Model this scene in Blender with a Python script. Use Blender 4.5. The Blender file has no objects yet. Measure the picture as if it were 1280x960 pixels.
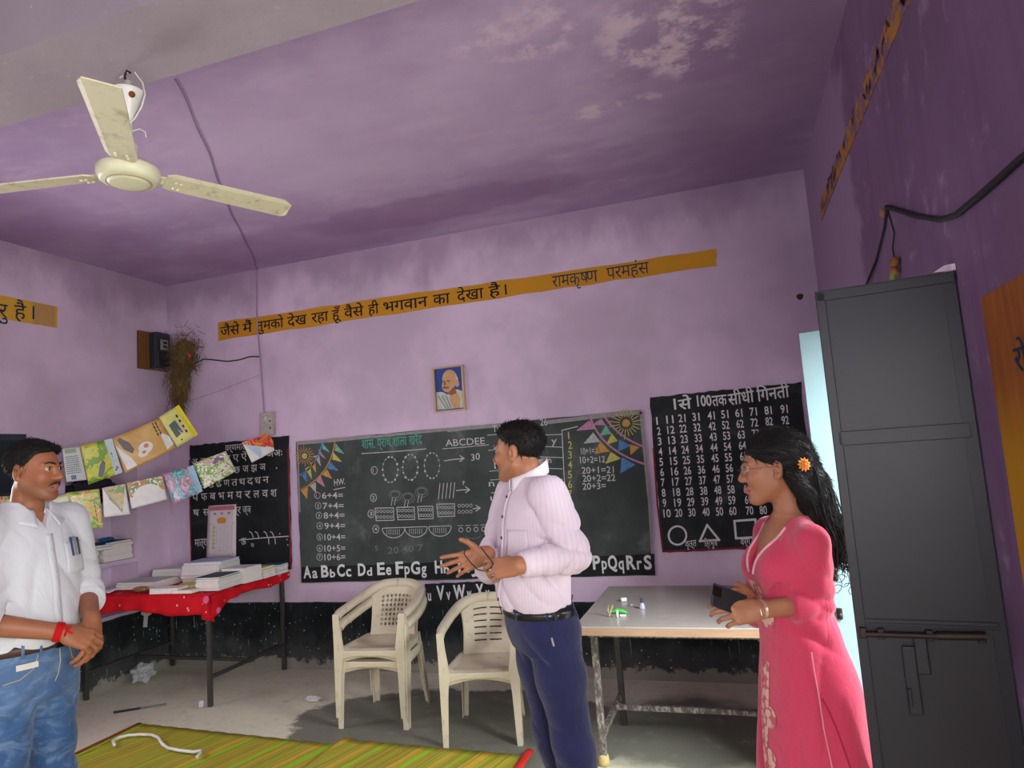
import bpy, bmesh, math, random
import numpy as np
from mathutils import Vector, Matrix, Euler, Quaternion
SC = bpy.context.scene
COL = SC.collection
random.seed(7)
# ------------------------------------------------------------------ camera
FPX, YAW, PITCH, ROLL, CAMZ = 836.28, -0.310587, 0.109631, -0.0704648, 1.6
_F = Vector((math.sin(YAW), math.cos(YAW), 0)); _r = Vector((math.cos(YAW), -math.sin(YAW), 0)); _u = Vector((0, 0, 1))
CF = _F*math.cos(PITCH) + _u*math.sin(PITCH); _u2 = _u*math.cos(PITCH) - _F*math.sin(PITCH)
CR = _r*math.cos(ROLL) + _u2*math.sin(ROLL); CU = _u2*math.cos(ROLL) - _r*math.sin(ROLL)
cam = bpy.data.cameras.new('camera'); cam.sensor_width = 36; cam.lens = 36*FPX/1280; cam.clip_start = .05
camo = bpy.data.objects.new('camera', cam); COL.objects.link(camo)
m3 = Matrix((CR, CU, -CF)).transposed()
camo.matrix_world = Matrix.Translation((0, 0, CAMZ)) @ m3.to_4x4()
SC.camera = camo
# ------------------------------------------------------------------ world, lights, exposure
w = bpy.data.worlds.new('sky'); SC.world = w; w.use_nodes = True
bg = w.node_tree.nodes['Background']; bg.inputs[0].default_value = (.86, .93, 1, 1); bg.inputs[1].default_value = 1.5
def area(name, loc, target, sx, sy, power, col=(1, 1, 1)):
    l = bpy.data.lights.new(name, 'AREA'); l.shape = 'RECTANGLE'; l.size = sx; l.size_y = sy; l.energy = power; l.color = col
    o = bpy.data.objects.new(name, l); COL.objects.link(o); o.location = loc
    o.rotation_euler = (Vector(target) - Vector(loc)).to_track_quat('-Z', 'Z').to_euler()
    return o
area('daylight_doorway', (2.4, 1.75, 2.5), (.5, 2.75, .9), 1.6, 2.0, 300, (.95, .98, 1))
area('daylight_courtyard', (1.75, .95, 2.5), (.35, 3.3, .9), 1.0, 1.5, 170, (.95, .98, 1))
area('daylight_rear_window', (-1.3, -3.75, 1.2), (-2.0, 2.0, .4), 2.4, 1.5, 45, (1, .99, .96))
area('unseen_left_fill', (-5.5, 2.35, 1.45), (-1.5, 2.9, 1.2), 1.0, 1.3, 55, (1, .985, .96))  # fill light added behind a made-up opening out of view
area('daylight_right_window', (1.1, -.1, 1.55), (-1.6, 2.6, .7), 1.5, 1.2, 88, (1, .985, .96))
SC.view_settings.view_transform = 'Standard'; SC.view_settings.look = 'None'
SC.view_settings.gamma = 1; SC.view_settings.use_curve_mapping = False
SC.view_settings.exposure = 0.45
SC.cycles.use_denoising = True
SC.cycles.max_bounces = 8; SC.cycles.diffuse_bounces = 6
# ------------------------------------------------------------------ helpers: pixel rays onto real planes of the room
D, XL, XR, H = 4.865, -4.897, .65, 3.43
CAMP = Vector((0, 0, CAMZ))
def ray(px, py): return CF + CR*((px-640)/FPX) - CU*((py-480)/FPX)
def ony(px, py, y=D): d = ray(px, py); return CAMP + d*(y/d.y)
def onx(px, py, x): d = ray(px, py); return CAMP + d*(x/d.x)
def onz(px, py, z=0): d = ray(px, py); return CAMP + d*((z-CAMZ)/d.z)
def onplane(px, py, p, n): d = ray(px, py); return CAMP + d*((Vector(p)-CAMP).dot(n)/d.dot(n))
# ------------------------------------------------------------------ tagging
def tag(o, label=None, cat=None, group=None, kind=None):
    if label: o['label'] = label
    if cat: o['category'] = cat
    if group: o['group'] = group
    if kind: o['kind'] = kind
    return o
def empty(name, loc=(0, 0, 0), rz=0, label=None, cat=None, group=None, parent=None):
    o = bpy.data.objects.new(name, None); COL.objects.link(o); o.location = loc; o.rotation_euler = (0, 0, rz); o.empty_display_size = .05
    if parent: o.parent = parent
    return tag(o, label, cat, group)
def copy_tree(o, parent=None):
    c = o.copy(); COL.objects.link(c)
    if parent: c.parent = parent
    for ch in list(o.children): copy_tree(ch, c)
    return c
# ------------------------------------------------------------------ materials
def lin(c): return tuple(((x/255)/12.92 if x/255 <= .04045 else ((x/255+.055)/1.055)**2.4) for x in c[:3]) + (1,)
class NT:
    def __init__(s, name, rough=.6, spec=.3, metal=0):
        s.m = bpy.data.materials.new(name); s.m.use_nodes = True; s.t = s.m.node_tree; s.b = s.t.nodes['Principled BSDF']
        s.b.inputs['Roughness'].default_value = rough; s.b.inputs['Specular IOR Level'].default_value = spec; s.b.inputs['Metallic'].default_value = metal
        s._p = None
    def new(s, typ, **k):
        n = s.t.nodes.new('ShaderNode'+typ)
        for a, v in k.items(): setattr(n, a, v)
        return n
    def put(s, sock, v):
        if isinstance(v, bpy.types.NodeSocket): s.t.links.new(v, sock)
        elif v is not None: sock.default_value = v
    def pos(s):
        if not s._p: s._p = s.new('TexCoord').outputs['Object']
        return s._p
    def xyz(s, v=None):
        n = s.new('SeparateXYZ'); s.put(n.inputs[0], v or s.pos()); return n.outputs
    def scale(s, v, sc, loc=(0, 0, 0)):
        n = s.new('Mapping'); s.put(n.inputs[0], v or s.pos()); n.inputs['Scale'].default_value = sc; n.inputs['Location'].default_value = loc; return n.outputs[0]
    def noise(s, sc=5, det=4, rough=.55, v=None, dist=0):
        n = s.new('TexNoise'); s.put(n.inputs['Vector'], v or s.pos()); n.inputs['Scale'].default_value = sc; n.inputs['Detail'].default_value = det
        n.inputs['Roughness'].default_value = rough; n.inputs['Distortion'].default_value = dist; return n.outputs[0]
    def voro(s, sc=5, v=None, feat='F1'):
        n = s.new('TexVoronoi', feature=feat); s.put(n.inputs['Vector'], v or s.pos()); n.inputs['Scale'].default_value = sc; return n.outputs[0]
    def wave(s, sc=5, dist=0, d='X', v=None, prof='SIN'):
        n = s.new('TexWave', bands_direction=d, wave_profile=prof); s.put(n.inputs['Vector'], v or s.pos()); n.inputs['Scale'].default_value = sc; n.inputs['Distortion'].default_value = dist; return n.outputs[1]
    def math(s, op, a, b=0.0, c=None):
        n = s.new('Math', operation=op); s.put(n.inputs[0], a); s.put(n.inputs[1], b)
        if c is not None: s.put(n.inputs[2], c)
        return n.outputs[0]
    def add(s, a, b): return s.math('ADD', a, b)
    def mul(s, a, b): return s.math('MULTIPLY', a, b)
    def ramp(s, x, a, b, lo=0., hi=1.):
        n = s.new('MapRange', interpolation_type='SMOOTHSTEP'); s.put(n.inputs[0], x)
        for i, v in enumerate((a, b, lo, hi)): n.inputs[i+1].default_value = v
        return n.outputs[0]
    def mix(s, f, a, b):
        n = s.new('Mix', data_type='RGBA'); s.put(n.inputs[0], f)
        s.put(n.inputs[6], lin(a) if isinstance(a, tuple) else a); s.put(n.inputs[7], lin(b) if isinstance(b, tuple) else b); return n.outputs[2]
    def attr(s, name): n = s.new('Attribute', attribute_name=name); return n.outputs
    def col(s, c): s.put(s.b.inputs['Base Color'], lin(c) if isinstance(c, tuple) else c); return s
    def rough(s, r): s.put(s.b.inputs['Roughness'], r); return s
    def bump(s, h, strength=.3, dist=.01):
        n = s.new('Bump'); n.inputs['Strength'].default_value = strength; n.inputs['Distance'].default_value = dist; s.put(n.inputs['Height'], h); s.t.links.new(n.outputs[0], s.b.inputs['Normal']); return s
    def blob(s, cx, cy, rx, ry, soft=.4, warp=.25, sc=2.2, axes='xy', seed=0):
        o = s.xyz(); ax = {'x': o[0], 'y': o[1], 'z': o[2]}
        dx = s.mul(s.add(ax[axes[0]], -cx), 1/rx); dy = s.mul(s.add(ax[axes[1]], -cy), 1/ry)
        d = s.math('SQRT', s.add(s.mul(dx, dx), s.mul(dy, dy)))
        nz = s.noise(sc, 5, .6, s.scale(None, (1, 1, 1), (seed*3.1, seed*1.7, seed)))
        d = s.add(d, s.mul(s.add(nz, -.5), warp*8))
        return s.ramp(d, 1+soft, 1-soft)
def plain(name, c, rough=.55, spec=.3, metal=0, var=.12, sc=9, bump=0):
    t = NT(name, rough, spec, metal)
    d = tuple(max(0, x*(1-var)) for x in c); l = tuple(min(255, x*(1+var*.6)) for x in c)
    t.col(t.mix(t.noise(sc, 4), d, l))
    if bump: t.bump(t.noise(sc*6, 4), bump, .004)
    return t.m
# ------------------------------------------------------------------ mesh collector
class MB:
    def __init__(s): s.v = []; s.f = []; s.mi = []; s.sm = []
    def addm(s, vs, fs, mi=0, smooth=False):
        b = len(s.v); s.v += [tuple(v) for v in vs]; s.f += [tuple(i+b for i in f) for f in fs]; s.mi += [mi]*len(fs); s.sm += [smooth]*len(fs); return s
    def box(s, c, size, mi=0, M=None, bevel=0):
        bm = bmesh.new(); bmesh.ops.create_cube(bm, size=1)
        for v in bm.verts: v.co = Vector((v.co.x*size[0], v.co.y*size[1], v.co.z*size[2]))
        if bevel: bmesh.ops.bevel(bm, geom=bm.edges[:], offset=bevel, segments=2, affect='EDGES', profile=.5)
        s.bm(bm, Matrix.Translation(c) @ (M.to_4x4() if M else Matrix()), mi); return s
    def bm(s, bm, M=Matrix(), mi=0, smooth=False):
        bm.verts.index_update()
        s.addm([M @ v.co for v in bm.verts], [[v.index for v in f.verts] for f in bm.faces], mi, smooth); bm.free(); return s
    def quadbox(s, a, b, c, d, n, mi=0, mi_side=None):
        # slab on quad a,b,c,d (ccw seen from n) extruded along -n
        q = [Vector(x) for x in (a, b, c, d)]; n = Vector(n)
        s.addm(q+[x-n for x in q], [(0, 1, 2, 3)], mi)
        s.addm(q+[x-n for x in q], [(7, 6, 5, 4), (0, 4, 5, 1), (1, 5, 6, 2), (2, 6, 7, 3), (3, 7, 4, 0)], mi if mi_side is None else mi_side); return s
    def tube(s, pts, r, mi=0, n=10, caps=True, smooth=True, closed=False):
        pts = [Vector(p) for p in pts]; rs = r if isinstance(r, (list, tuple)) else [r]*len(pts)
        t0 = (pts[1]-pts[0]).normalized(); up = Vector((0, 0, 1)) if abs(t0.z) < .9 else Vector((1, 0, 0))
        nx = (up - t0*up.dot(t0)).normalized(); vs = []
        for i, p in enumerate(pts):
            if closed: t = (pts[(i+1) % len(pts)]-pts[i-1]).normalized()
            else: t = (pts[min(i+1, len(pts)-1)]-pts[max(i-1, 0)]).normalized()
            nx = (nx - t*nx.dot(t)).normalized(); ny = t.cross(nx)
            vs += [p + nx*(rs[i]*math.cos(a)) + ny*(rs[i]*math.sin(a)) for a in (2*math.pi*k/n for k in range(n))]
        fs = []
        L = len(pts)
        for i in range(L if closed else L-1):
            j = (i+1) % L
            for k in range(n): fs.append((i*n+k, i*n+(k+1) % n, j*n+(k+1) % n, j*n+k))
        s.addm(vs, fs, mi, smooth)
        if caps and not closed: s.addm(vs, [tuple(reversed(range(n))), tuple((L-1)*n+k for k in range(n))], mi)
        return s
    def lathe(s, prof, c=(0, 0, 0), M=None, n=32, mi=0, smooth=True):
        vs = []; fs = []; c = Vector(c)
        for r, z in prof:
            for k in range(n):
                a = 2*math.pi*k/n; v = Vector((r*math.cos(a), r*math.sin(a), z)); vs.append(c + (M @ v if M else v))
        for i in range(len(prof)-1):
            for k in range(n): fs.append((i*n+k, i*n+(k+1) % n, (i+1)*n+(k+1) % n, (i+1)*n+k))
        s.addm(vs, fs, mi, smooth); return s
    def grid(s, fn, nu, nv, mi=0, smooth=True, thick=None):
        # fn(u,v)->Vector ; optional thickness vector fn
        vs = [fn(i/(nu-1), j/(nv-1)) for j in range(nv) for i in range(nu)]
        fs = [(j*nu+i, j*nu+i+1, (j+1)*nu+i+1, (j+1)*nu+i) for j in range(nv-1) for i in range(nu-1)]
        if thick is None: s.addm(vs, fs, mi, smooth); return s
        n0 = len(vs); th = Vector(thick)
        vs2 = vs+[Vector(v)-th for v in vs]
        bd = [i for i in range(nu)] + [j*nu+nu-1 for j in range(1, nv)] + [(nv-1)*nu+i for i in range(nu-2, -1, -1)] + [j*nu for j in range(nv-2, 0, -1)]
        fs2 = fs+[tuple(n0+i for i in reversed(f)) for f in fs]
        fs2 += [(bd[(i+1) % len(bd)], bd[i], n0+bd[i], n0+bd[(i+1) % len(bd)]) for i in range(len(bd))]
        s.addm(vs2, fs2, mi, smooth); return s
    def flatstroke(s, pts, wd, nrm, mi=0):
        # flat ribbon along pts in plane with normal nrm
        nrm = Vector(nrm); pts = [Vector(p) for p in pts]; vs = []
        if len(pts) > 2 and any((pts[i+1]-pts[i]).normalized().dot((pts[i]-pts[i-1]).normalized()) < .6 for i in range(1, len(pts)-1)):
            for i in range(len(pts)-1):
                t = (pts[i+1]-pts[i]).normalized()*wd*.45; lf = nrm*(.00025*(i+1)); s.flatstroke([pts[i]-t+lf, pts[i+1]+t+lf], wd, nrm, mi)
            return s
        for i, p in enumerate(pts):
            t = (pts[min(i+1, len(pts)-1)]-pts[max(i-1, 0)]).normalized(); sd = nrm.cross(t).normalized()*wd/2
            vs += [p-sd, p+sd]
        s.addm(vs, [(2*i, 2*i+2, 2*i+3, 2*i+1) for i in range(len(pts)-1)], mi); return s
    def build(s, name, mats, parent=None, mods=None, loc=None):
        me = bpy.data.meshes.new(name); me.from_pydata(s.v, [], s.f); 
        for m in (mats if isinstance(mats, (list, tuple)) else [mats]): me.materials.append(m)
        me.polygons.foreach_set('material_index', s.mi); me.polygons.foreach_set('use_smooth', s.sm); me.update()
        o = bpy.data.objects.new(name, me); COL.objects.link(o)
        if parent: o.parent = parent
        if loc is not None: o.location = loc
        return o
def localize(o):
    # move a single-mesh thing's origin to its own base
    me = o.data; n = len(me.vertices); a = np.empty(n*3, np.float32); me.vertices.foreach_get('co', a); a = a.reshape(-1, 3)
    c = (a.min(0)+a.max(0))/2; c[2] = a[:, 2].min(); a -= c; me.vertices.foreach_set('co', a.ravel()); me.update(); o.location = Vector(c.tolist()); return o
def text_geo(body, size=1., offset=0., space=1., shear=0.):
    c = bpy.data.curves.new('t', 'FONT'); c.body = body; c.size = size; c.offset = offset; c.space_character = space; c.resolution_u = 3; c.shear = shear
    o = bpy.data.objects.new('t', c); COL.objects.link(o); dg = bpy.context.evaluated_depsgraph_get(); dg.update()
    me = bpy.data.meshes.new_from_object(o.evaluated_get(dg)); vs = [v.co.copy() for v in me.vertices]; fs = [tuple(p.vertices) for p in me.polygons]
    bpy.data.objects.remove(o); bpy.data.curves.remove(c); bpy.data.meshes.remove(me); return vs, fs
def walltext(mb, body, p0, p1, h, out, mi=0, offset=0., jit=0., shear=0., up=(0, 0, 1), cap=.69):
    """lay text from p0 to p1 (baseline), cap height h metres, lifted along out"""
    dev = any('\u0900' <= ch <= '\u097f' for ch in body)
    vs, fs = text_geo(body, 1., 0. if dev else offset, shear=shear)
    if not vs: return
    p0 = Vector(p0); p1 = Vector(p1); x0 = min(v.x for v in vs); x1 = max(v.x for v in vs); ex = (p1-p0)/(x1-x0); up = Vector(up); s = h/cap
    if body in ('I', 'l', '1', '।', 'i'): ex = ex.normalized()*s   # narrow glyphs keep their own width
    nrm = up.cross(ex).normalized(); nrm = -nrm if (p0+nrm-CAMP).length > (p0-nrm-CAMP).length else nrm
    for k, (dx, dz) in enumerate(((0, 0), (1, .6), (-1, .3), (.5, -1)) if dev and offset > .003 else ((0, 0),)):
        mb.addm([p0+ex*(v.x-x0+dx*offset*.6)+up*((v.y+dz*offset*.6)*s)+Vector(out)+nrm*(k*.00025) for v in vs], fs, mi)
# ================================================================== the room shell
def lilac(name, base=(186, 152, 196), dado=True, streak=0., seed=0., alongx=True):
    t = NT(name, .75, .2); o = t.xyz(); p = t.pos()
    n1 = t.noise(1.3, 5, .6, t.scale(None, (1, 1, 1), (seed, 0, 0))); n2 = t.noise(7, 6, .65); n3 = t.noise(30, 3, .6)
    c = t.mix(t.ramp(n1, .35, .7), tuple(x*.93 for x in base), tuple(min(255, x*1.05) for x in base))
    c = t.mix(t.mul(t.ramp(n2, .55, .8), .35), c, (202, 176, 206))
    # damp, darker purple tide marks below the ceiling
    wob = t.add(o[2], t.mul(t.add(t.noise(1.7, 5, .6, t.scale(None, (1, 1, .6), (seed+3, 1, 0))), -.5), 1.3))
    damp = t.mul(t.ramp(wob, 3.0, 3.4), .55)
    c = t.mix(damp, c, (132, 104, 138))
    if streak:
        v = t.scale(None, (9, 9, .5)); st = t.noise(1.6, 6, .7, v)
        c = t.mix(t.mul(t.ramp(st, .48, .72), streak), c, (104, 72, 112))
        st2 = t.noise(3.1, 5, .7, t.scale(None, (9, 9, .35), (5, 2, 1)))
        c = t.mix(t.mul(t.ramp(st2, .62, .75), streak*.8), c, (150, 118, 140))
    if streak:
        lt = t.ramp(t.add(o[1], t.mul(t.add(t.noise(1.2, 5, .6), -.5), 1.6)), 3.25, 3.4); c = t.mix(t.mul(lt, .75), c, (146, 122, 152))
    else: c = t.mix(t.mul(t.mul(t.ramp(t.add(o[0], t.mul(o[2], .35)), .35, 1.5), t.ramp(o[2], 1.9, 2.6)), .45), c, (120, 88, 126))  # shade of the top right wall corner painted into the colour
    sc = t.noise(15, 7, .75, t.scale(None, (1, 1, .5), (7+seed, 0, 0)))
    c = t.mix(t.ramp(sc, .74, .78), c, (214, 200, 214))
    if dado:
        edge = t.add(o[2], t.mul(t.add(t.noise(6, 4), -.5), .02))
        blk = t.mix(t.ramp(t.noise(3, 6, .7), .4, .75), (20, 25, 27), (42, 50, 52))
        drip = t.noise(5, 4, .6, t.scale(None, (14, 14, .8), (0, 0, seed)))
        blk = t.mix(t.mul(t.ramp(drip, .66, .7), .7), blk, (150, 158, 162)); dust = t.mul(t.ramp(t.add(o[2], t.mul(t.add(t.noise(5, 5, .7), -.5), .5)), .34, .08), .5); blk = t.mix(dust, blk, (92, 94, 92))
        dots = t.voro(26, None); blk = t.mix(t.mul(t.ramp(dots, .15, .1), t.ramp(t.noise(4, 2), .42, .55)), blk, (190, 194, 196))
        low = t.add(o[2], t.mul(t.add(t.noise(9, 7, .75), -.5), .32))
        blk = t.mix(t.ramp(low, .085, .06), blk, (140, 136, 126))
        c = t.mix(t.ramp(edge, .536, .53), c, blk)
    t.col(c); t.bump(t.add(n2, t.mul(n3, .4)), .25, .01)
    return t.m
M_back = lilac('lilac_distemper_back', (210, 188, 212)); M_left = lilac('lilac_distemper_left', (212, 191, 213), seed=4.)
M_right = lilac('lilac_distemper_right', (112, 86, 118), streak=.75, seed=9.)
t = NT('concrete_floor', .62, .35)
c = t.mix(t.noise(2.2, 6, .65), (200, 198, 172), (228, 226, 200)); c = t.mix(t.mul(t.ramp(t.noise(14, 6, .7), .5, .75), .5), c, (150, 148, 132))
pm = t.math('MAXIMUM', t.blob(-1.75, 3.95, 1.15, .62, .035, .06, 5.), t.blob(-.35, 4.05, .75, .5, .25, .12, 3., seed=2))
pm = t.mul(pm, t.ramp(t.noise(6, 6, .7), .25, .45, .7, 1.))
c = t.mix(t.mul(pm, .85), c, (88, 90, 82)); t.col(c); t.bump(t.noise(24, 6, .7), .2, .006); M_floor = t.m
def ceiling_mat():
    t = NT('lilac_ceiling', .8, .15)
    c = t.mix(t.ramp(t.noise(1.1, 6, .62, t.scale(None, (1, 1.6, 1))), .36, .68), (164, 140, 177), (186, 164, 198))
    c = t.mix(t.mul(t.ramp(t.noise(3.2, 6, .7, t.scale(None, (.6, 1.3, 1), (4, 2, 0))), .5, .72), .4), c, (206, 180, 206))
    c = t.mix(t.mul(t.blob(-2.0, 3.15, 1.5, .75, .5, .12), .5), c, (200, 178, 208))  # bounced light at the ceiling centre painted as a paler blob
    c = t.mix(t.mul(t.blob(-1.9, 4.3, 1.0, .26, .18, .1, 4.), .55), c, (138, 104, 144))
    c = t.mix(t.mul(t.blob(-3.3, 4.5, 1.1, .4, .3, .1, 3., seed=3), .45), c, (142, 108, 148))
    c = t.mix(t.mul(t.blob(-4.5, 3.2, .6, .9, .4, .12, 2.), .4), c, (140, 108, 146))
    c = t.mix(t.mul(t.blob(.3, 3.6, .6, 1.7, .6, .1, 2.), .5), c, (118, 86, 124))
    pl = t.ramp(t.noise(5, 7, .7, t.scale(None, (1, 1, 1), (2, 7, 0))), .45, .6)
    for (cx, cy, rx, ry, sd) in ((-.7, 2.66, .28, .17, 1), (-.1, 2.9, .28, .36, 5), (-.38, 3.45, .24, .08, 7)):
        c = t.mix(t.mul(t.mul(t.blob(cx, cy, rx, ry, .35, .2, 5., seed=sd), pl), .8), c, (214, 192, 208))
    t.col(c); t.bump(t.noise(9, 7, .7), .25, .012); return t.m
M_ceil = ceiling_mat()
t = NT('greyish_lilac_beam', .8, .15); c = t.mix(t.noise(2, 6, .65), (146, 136, 144), (172, 160, 168)); c = t.mix(t.mul(t.ramp(t.noise(24, 6, .75), .62, .7), .4), c, (214, 200, 206)); t.col(c); t.bump(t.noise(12, 7, .7), .35, .012); M_beam = t.m
def slab(name, lo, hi, m):
    c = [(a+b)/2 for a, b in zip(lo, hi)]
    o = MB().box(c, [b-a for a, b in zip(lo, hi)]).build(name, m); return tag(o, kind='structure')
YB = -3.2
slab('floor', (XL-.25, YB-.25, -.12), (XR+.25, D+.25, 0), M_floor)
slab('ceiling', (XL-.25, YB-.25, H), (XR+.25, D+.25, H+.12), M_ceil)
slab('wall_back', (XL-.25, D, 0), (XR+.25, D+.25, H), M_back)
# walls with holes: built as a grid of blocks around rectangular openings
def holed(name, axis, x0, x1, a0, a1, holes, m, depth=None):
    """wall normal along axis; spans a0..a1 and 0..H; holes (b0,b1,z0,z1[,back]) with back=True keeping a rear skin"""
    As = sorted({a0, a1, *[h[0] for h in holes], *[h[1] for h in holes]}); Zs = sorted({0, H, *[h[2] for h in holes], *[h[3] for h in holes]})
    bm = bmesh.new(); mb = MB()
    for i in range(len(As)-1):
        for j in range(len(Zs)-1):
            ca, cz = (As[i]+As[i+1])/2, (Zs[j]+Zs[j+1])/2; lo, hi = x0, x1
            hit = [h for h in holes if h[0] < ca < h[1] and h[2] < cz < h[3]]
            if hit:
                if len(hit[0]) < 5: continue
                if hit[0][4] > 0: lo = x0
                lo, hi = (x0, hit[0][4])
            c = ((lo+hi)/2, ca, cz) if axis == 'x' else (ca, (lo+hi)/2, cz)
            s = (hi-lo, As[i+1]-As[i], Zs[j+1]-Zs[j]) if axis == 'x' else (As[i+1]-As[i], hi-lo, Zs[j+1]-Zs[j])
            mb.box(c, s)
    return tag(mb.build(name, m), kind='structure')
# left wall: two plastered recesses (shelf alcoves) and one unseen opening added for fill light
holed('wall_left', 'x', XL-.42, XL, YB, D, [(3.86, 4.52, .56, 1.83, XL-.3), (1.9, 2.85, .95, 2.3)], M_left)
DY0, DY1, DZ = 2.2, 3.06, 2.06
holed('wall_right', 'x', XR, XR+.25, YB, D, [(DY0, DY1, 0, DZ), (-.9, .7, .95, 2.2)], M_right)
holed('wall_front', 'y', YB-.25, YB, XL-.25, XR+.25, [(-2.6, 0, .9, 2.5)], M_left)
# roof beam crossing the room, lower than the ceiling slab
slab('trim_1', (XL-.05, 1.52, 3.08), (XR+.05, 1.845, H+.02), M_beam)['label'] = 'lilac plastered beam under the ceiling'
# alcove shelf boards (plastered into the wall)
for k, (y0, y1, z) in enumerate(((3.86, 4.52, .985), (3.86, 4.52, 1.46))):
    slab('trim_%d' % (k+2), (XL-.31, y0-.005, z-.035), (XL-.005, y1+.005, z), M_left)
t = NT('dark_slate_paint', .7, .2); t.col(t.mix(t.noise(8, 5), (44, 50, 58), (64, 72, 80))); M_slate = t.m
lbd = MB().box((XL+.007, 3.23, 1.79), (.012, .64, .46), 0, None, .002).build('slate_board', M_slate); tag(lbd, 'dark slate board on the left wall behind the man in the white shirt', 'board')
MB().box((XL+.0085, 3.23, 1.79), (.0125, .56, .37)).build('writing_surface', plain('slate_teal', (34, 46, 54), .6, .25), lbd)
# outside ground seen through nothing but lighting the doorway
t = NT('courtyard_earth', .9, .1); t.col(t.mix(t.noise(3, 4), (170, 160, 140), (200, 190, 170)))
slab('floor_outside', (XR+.25, -1, -.14), (6, 7, -.02), t.m)
# ------------------------------------------------------------------ doors (steel double leaf, both swung into the room)
t = NT('grey_steel_paint', .42, .45); sc = t.noise(60, 5, .8, t.scale(None, (1, 1, .25)))
c = t.mix(t.noise(4, 5, .6), (32, 32, 39), (49, 48, 57)); c = t.mix(t.ramp(sc, .76, .8), c, (150, 150, 150)); t.col(c); t.bump(t.noise(5, 4), .12, .01); M_steel = t.m
M_rust = plain('rusty_bolt', (58, 48, 44), .5, .5, .6, .3, 30)
t = NT('pale_blue_paint', .5, .35); c = t.mix(t.noise(5, 5), (140, 172, 176), (158, 190, 194)); c = t.mix(t.ramp(t.noise(28, 5, .8), .72, .76), c, (120, 130, 130)); t.col(c); M_blue = t.m
def leaf(name, hinge, free, z0, z1, m, mirror=1):
    h = Vector((hinge[0], hinge[1], 0)); f = Vector((free[0], free[1], 0)); ex = (f-h); L = ex.length; ex.normalize(); ny = Vector((-ex.y, ex.x, 0))*mirror
    M = Matrix((ex, ny, Vector((0, 0, 1)))).transposed()
    root = MB().box((h+f)/2+Vector((0, 0, (z0+z1)/2)), (L, .006, z1-z0), 0, M).build(name, m); tag(root, kind='structure')
    b = MB(); P = lambda x, y, z: h+ex*x+ny*y+Vector((0, 0, z))
    for x in (.018, L-.018): b.box(P(x, -.012, (z0+z1)/2), (.036, .022, z1-z0), 0, M, .003)
    for z in (z0+.02, z1-.02, z0+.575, z0+1.36): b.box(P(L/2, -.012, z), (L, .022, .04 if z != z0+.575 else .03), 0, M, .003)
    b.build('leaf_frame', m, root)
    return root, M, P, L, ny
XH = XR-.005
d1, M1, P1, L1, n1 = leaf('door_1', (XH, 2.17), (.285, 2.215), .03, 2.04, M_steel, 1)
b = MB()
for x in (.03, L1-.028): b.box(P1(x, .0045, 1.03), (.003, .003, 1.98), 0, M1)
for z in (1.575, 1.047): b.box(P1(L1/2, .0045, z), (L1-.02, .003, .004), 0, M1)
b.box(P1(L1/2, .0045, 1.6), (L1-.02, .003, .004), 0, M1); b.build('weld_seam', M_steel, d1)
b = MB(); b.box(P1(L1/2, .006, 1.588), (L1-.03, .006, .042), 0, M1, .002); b.box(P1(L1-.014, .006, 1.035), (.026, .006, 2.0), 0, M1, .002); b.box(P1(L1/2, .006, 2.022), (L1, .006, .03), 0, M1, .002); b.box(P1(L1/2, .006, 1.062), (L1-.03, .005, .012), 0, M1, .002); b.build('stiffener', M_steel, d1)
b = MB(); b.tube([P1(.05, .02, 1.035), P1(.175, .02, 1.03), P1(.34, .02, 1.028)], .0085, 0, 12)
b.tube([P1(.05, .02, 1.035), P1(.165, .02, 1.031)], .0115, 0, 12)
for x in (.06, .18, .3, .345): b.box(P1(x, .012, 1.03), (.018, .026, .03), 0, M1, .003)
bolt = b.build('bolt', M_rust, d1)
b = MB(); b.box(P1(.205, .014, .975), (.032, .02, .1), 0, M1, .004); b.box(P1(.236, .012, .905), (.034, .012, .185), 0, M1, .004); b.box(P1(.247, .022, .86), (.008, .012, .05), 0, M1, .002)
b.build('hasp', M_steel, d1)
d2, M2, P2, L2, n2 = leaf('door_2', (XH, 3.04), (.322, 3.14), .03, 2.05, M_blue, 1)
for z in (1.02, .865):
    b = MB(); b.box(P2(L2-.03, .008, z), (.022, .014, .045), 0, M2, .003); b.lathe([(0, .03), (.009, .03), (.009, 0), (0, 0)], P2(L2-.03, .012, z), Matrix.Rotation(math.pi/2, 3, 'X'), 12); b.build('latch_lug', M_rust, d2)
b = MB()
for y in (DY0+.0, DY1-.0): b.box((XR+.06, y, DZ/2), (.05, .03, DZ))
b.box((XR+.06, (DY0+DY1)/2, DZ), (.05, DY1-DY0, .03)); tag(b.build('trim_6', M_steel), kind='structure')
# ================================================================== boards painted on the back wall
def W(px, py, lift=.0): p = ony(px, py); p.y = D-lift; return p
def board_mat(name, a, b2, smear=.5):
    t = NT(name, .7, .25); c = t.mix(t.ramp(t.noise(2.5, 6, .65), .35, .7), a, b2)
    s = t.noise(2.4, 7, .72, t.scale(None, (1, 1, .7), (3, 0, 1)), .6)
    c = t.mix(t.mul(t.ramp(s, .5, .78), smear), c, (124, 132, 128)); t.col(c); return t.m
M_board = board_mat('chalkboard', (56, 64, 62), (76, 84, 82), .75); M_black = board_mat('black_paint', (20, 23, 25), (32, 36, 38), .12)
M_black2 = board_mat('black_paint_dusty', (22, 24, 27), (42, 46, 50), .3)
def emat(name, c, rough=.8, var=.1): return plain(name, c, rough, .1, 0, var, 40)
t = NT('chalk', .9, .05); t.col(t.mix(t.noise(60, 4, .7), (150, 154, 152), (226, 228, 226))); M_chalk = t.m
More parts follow.
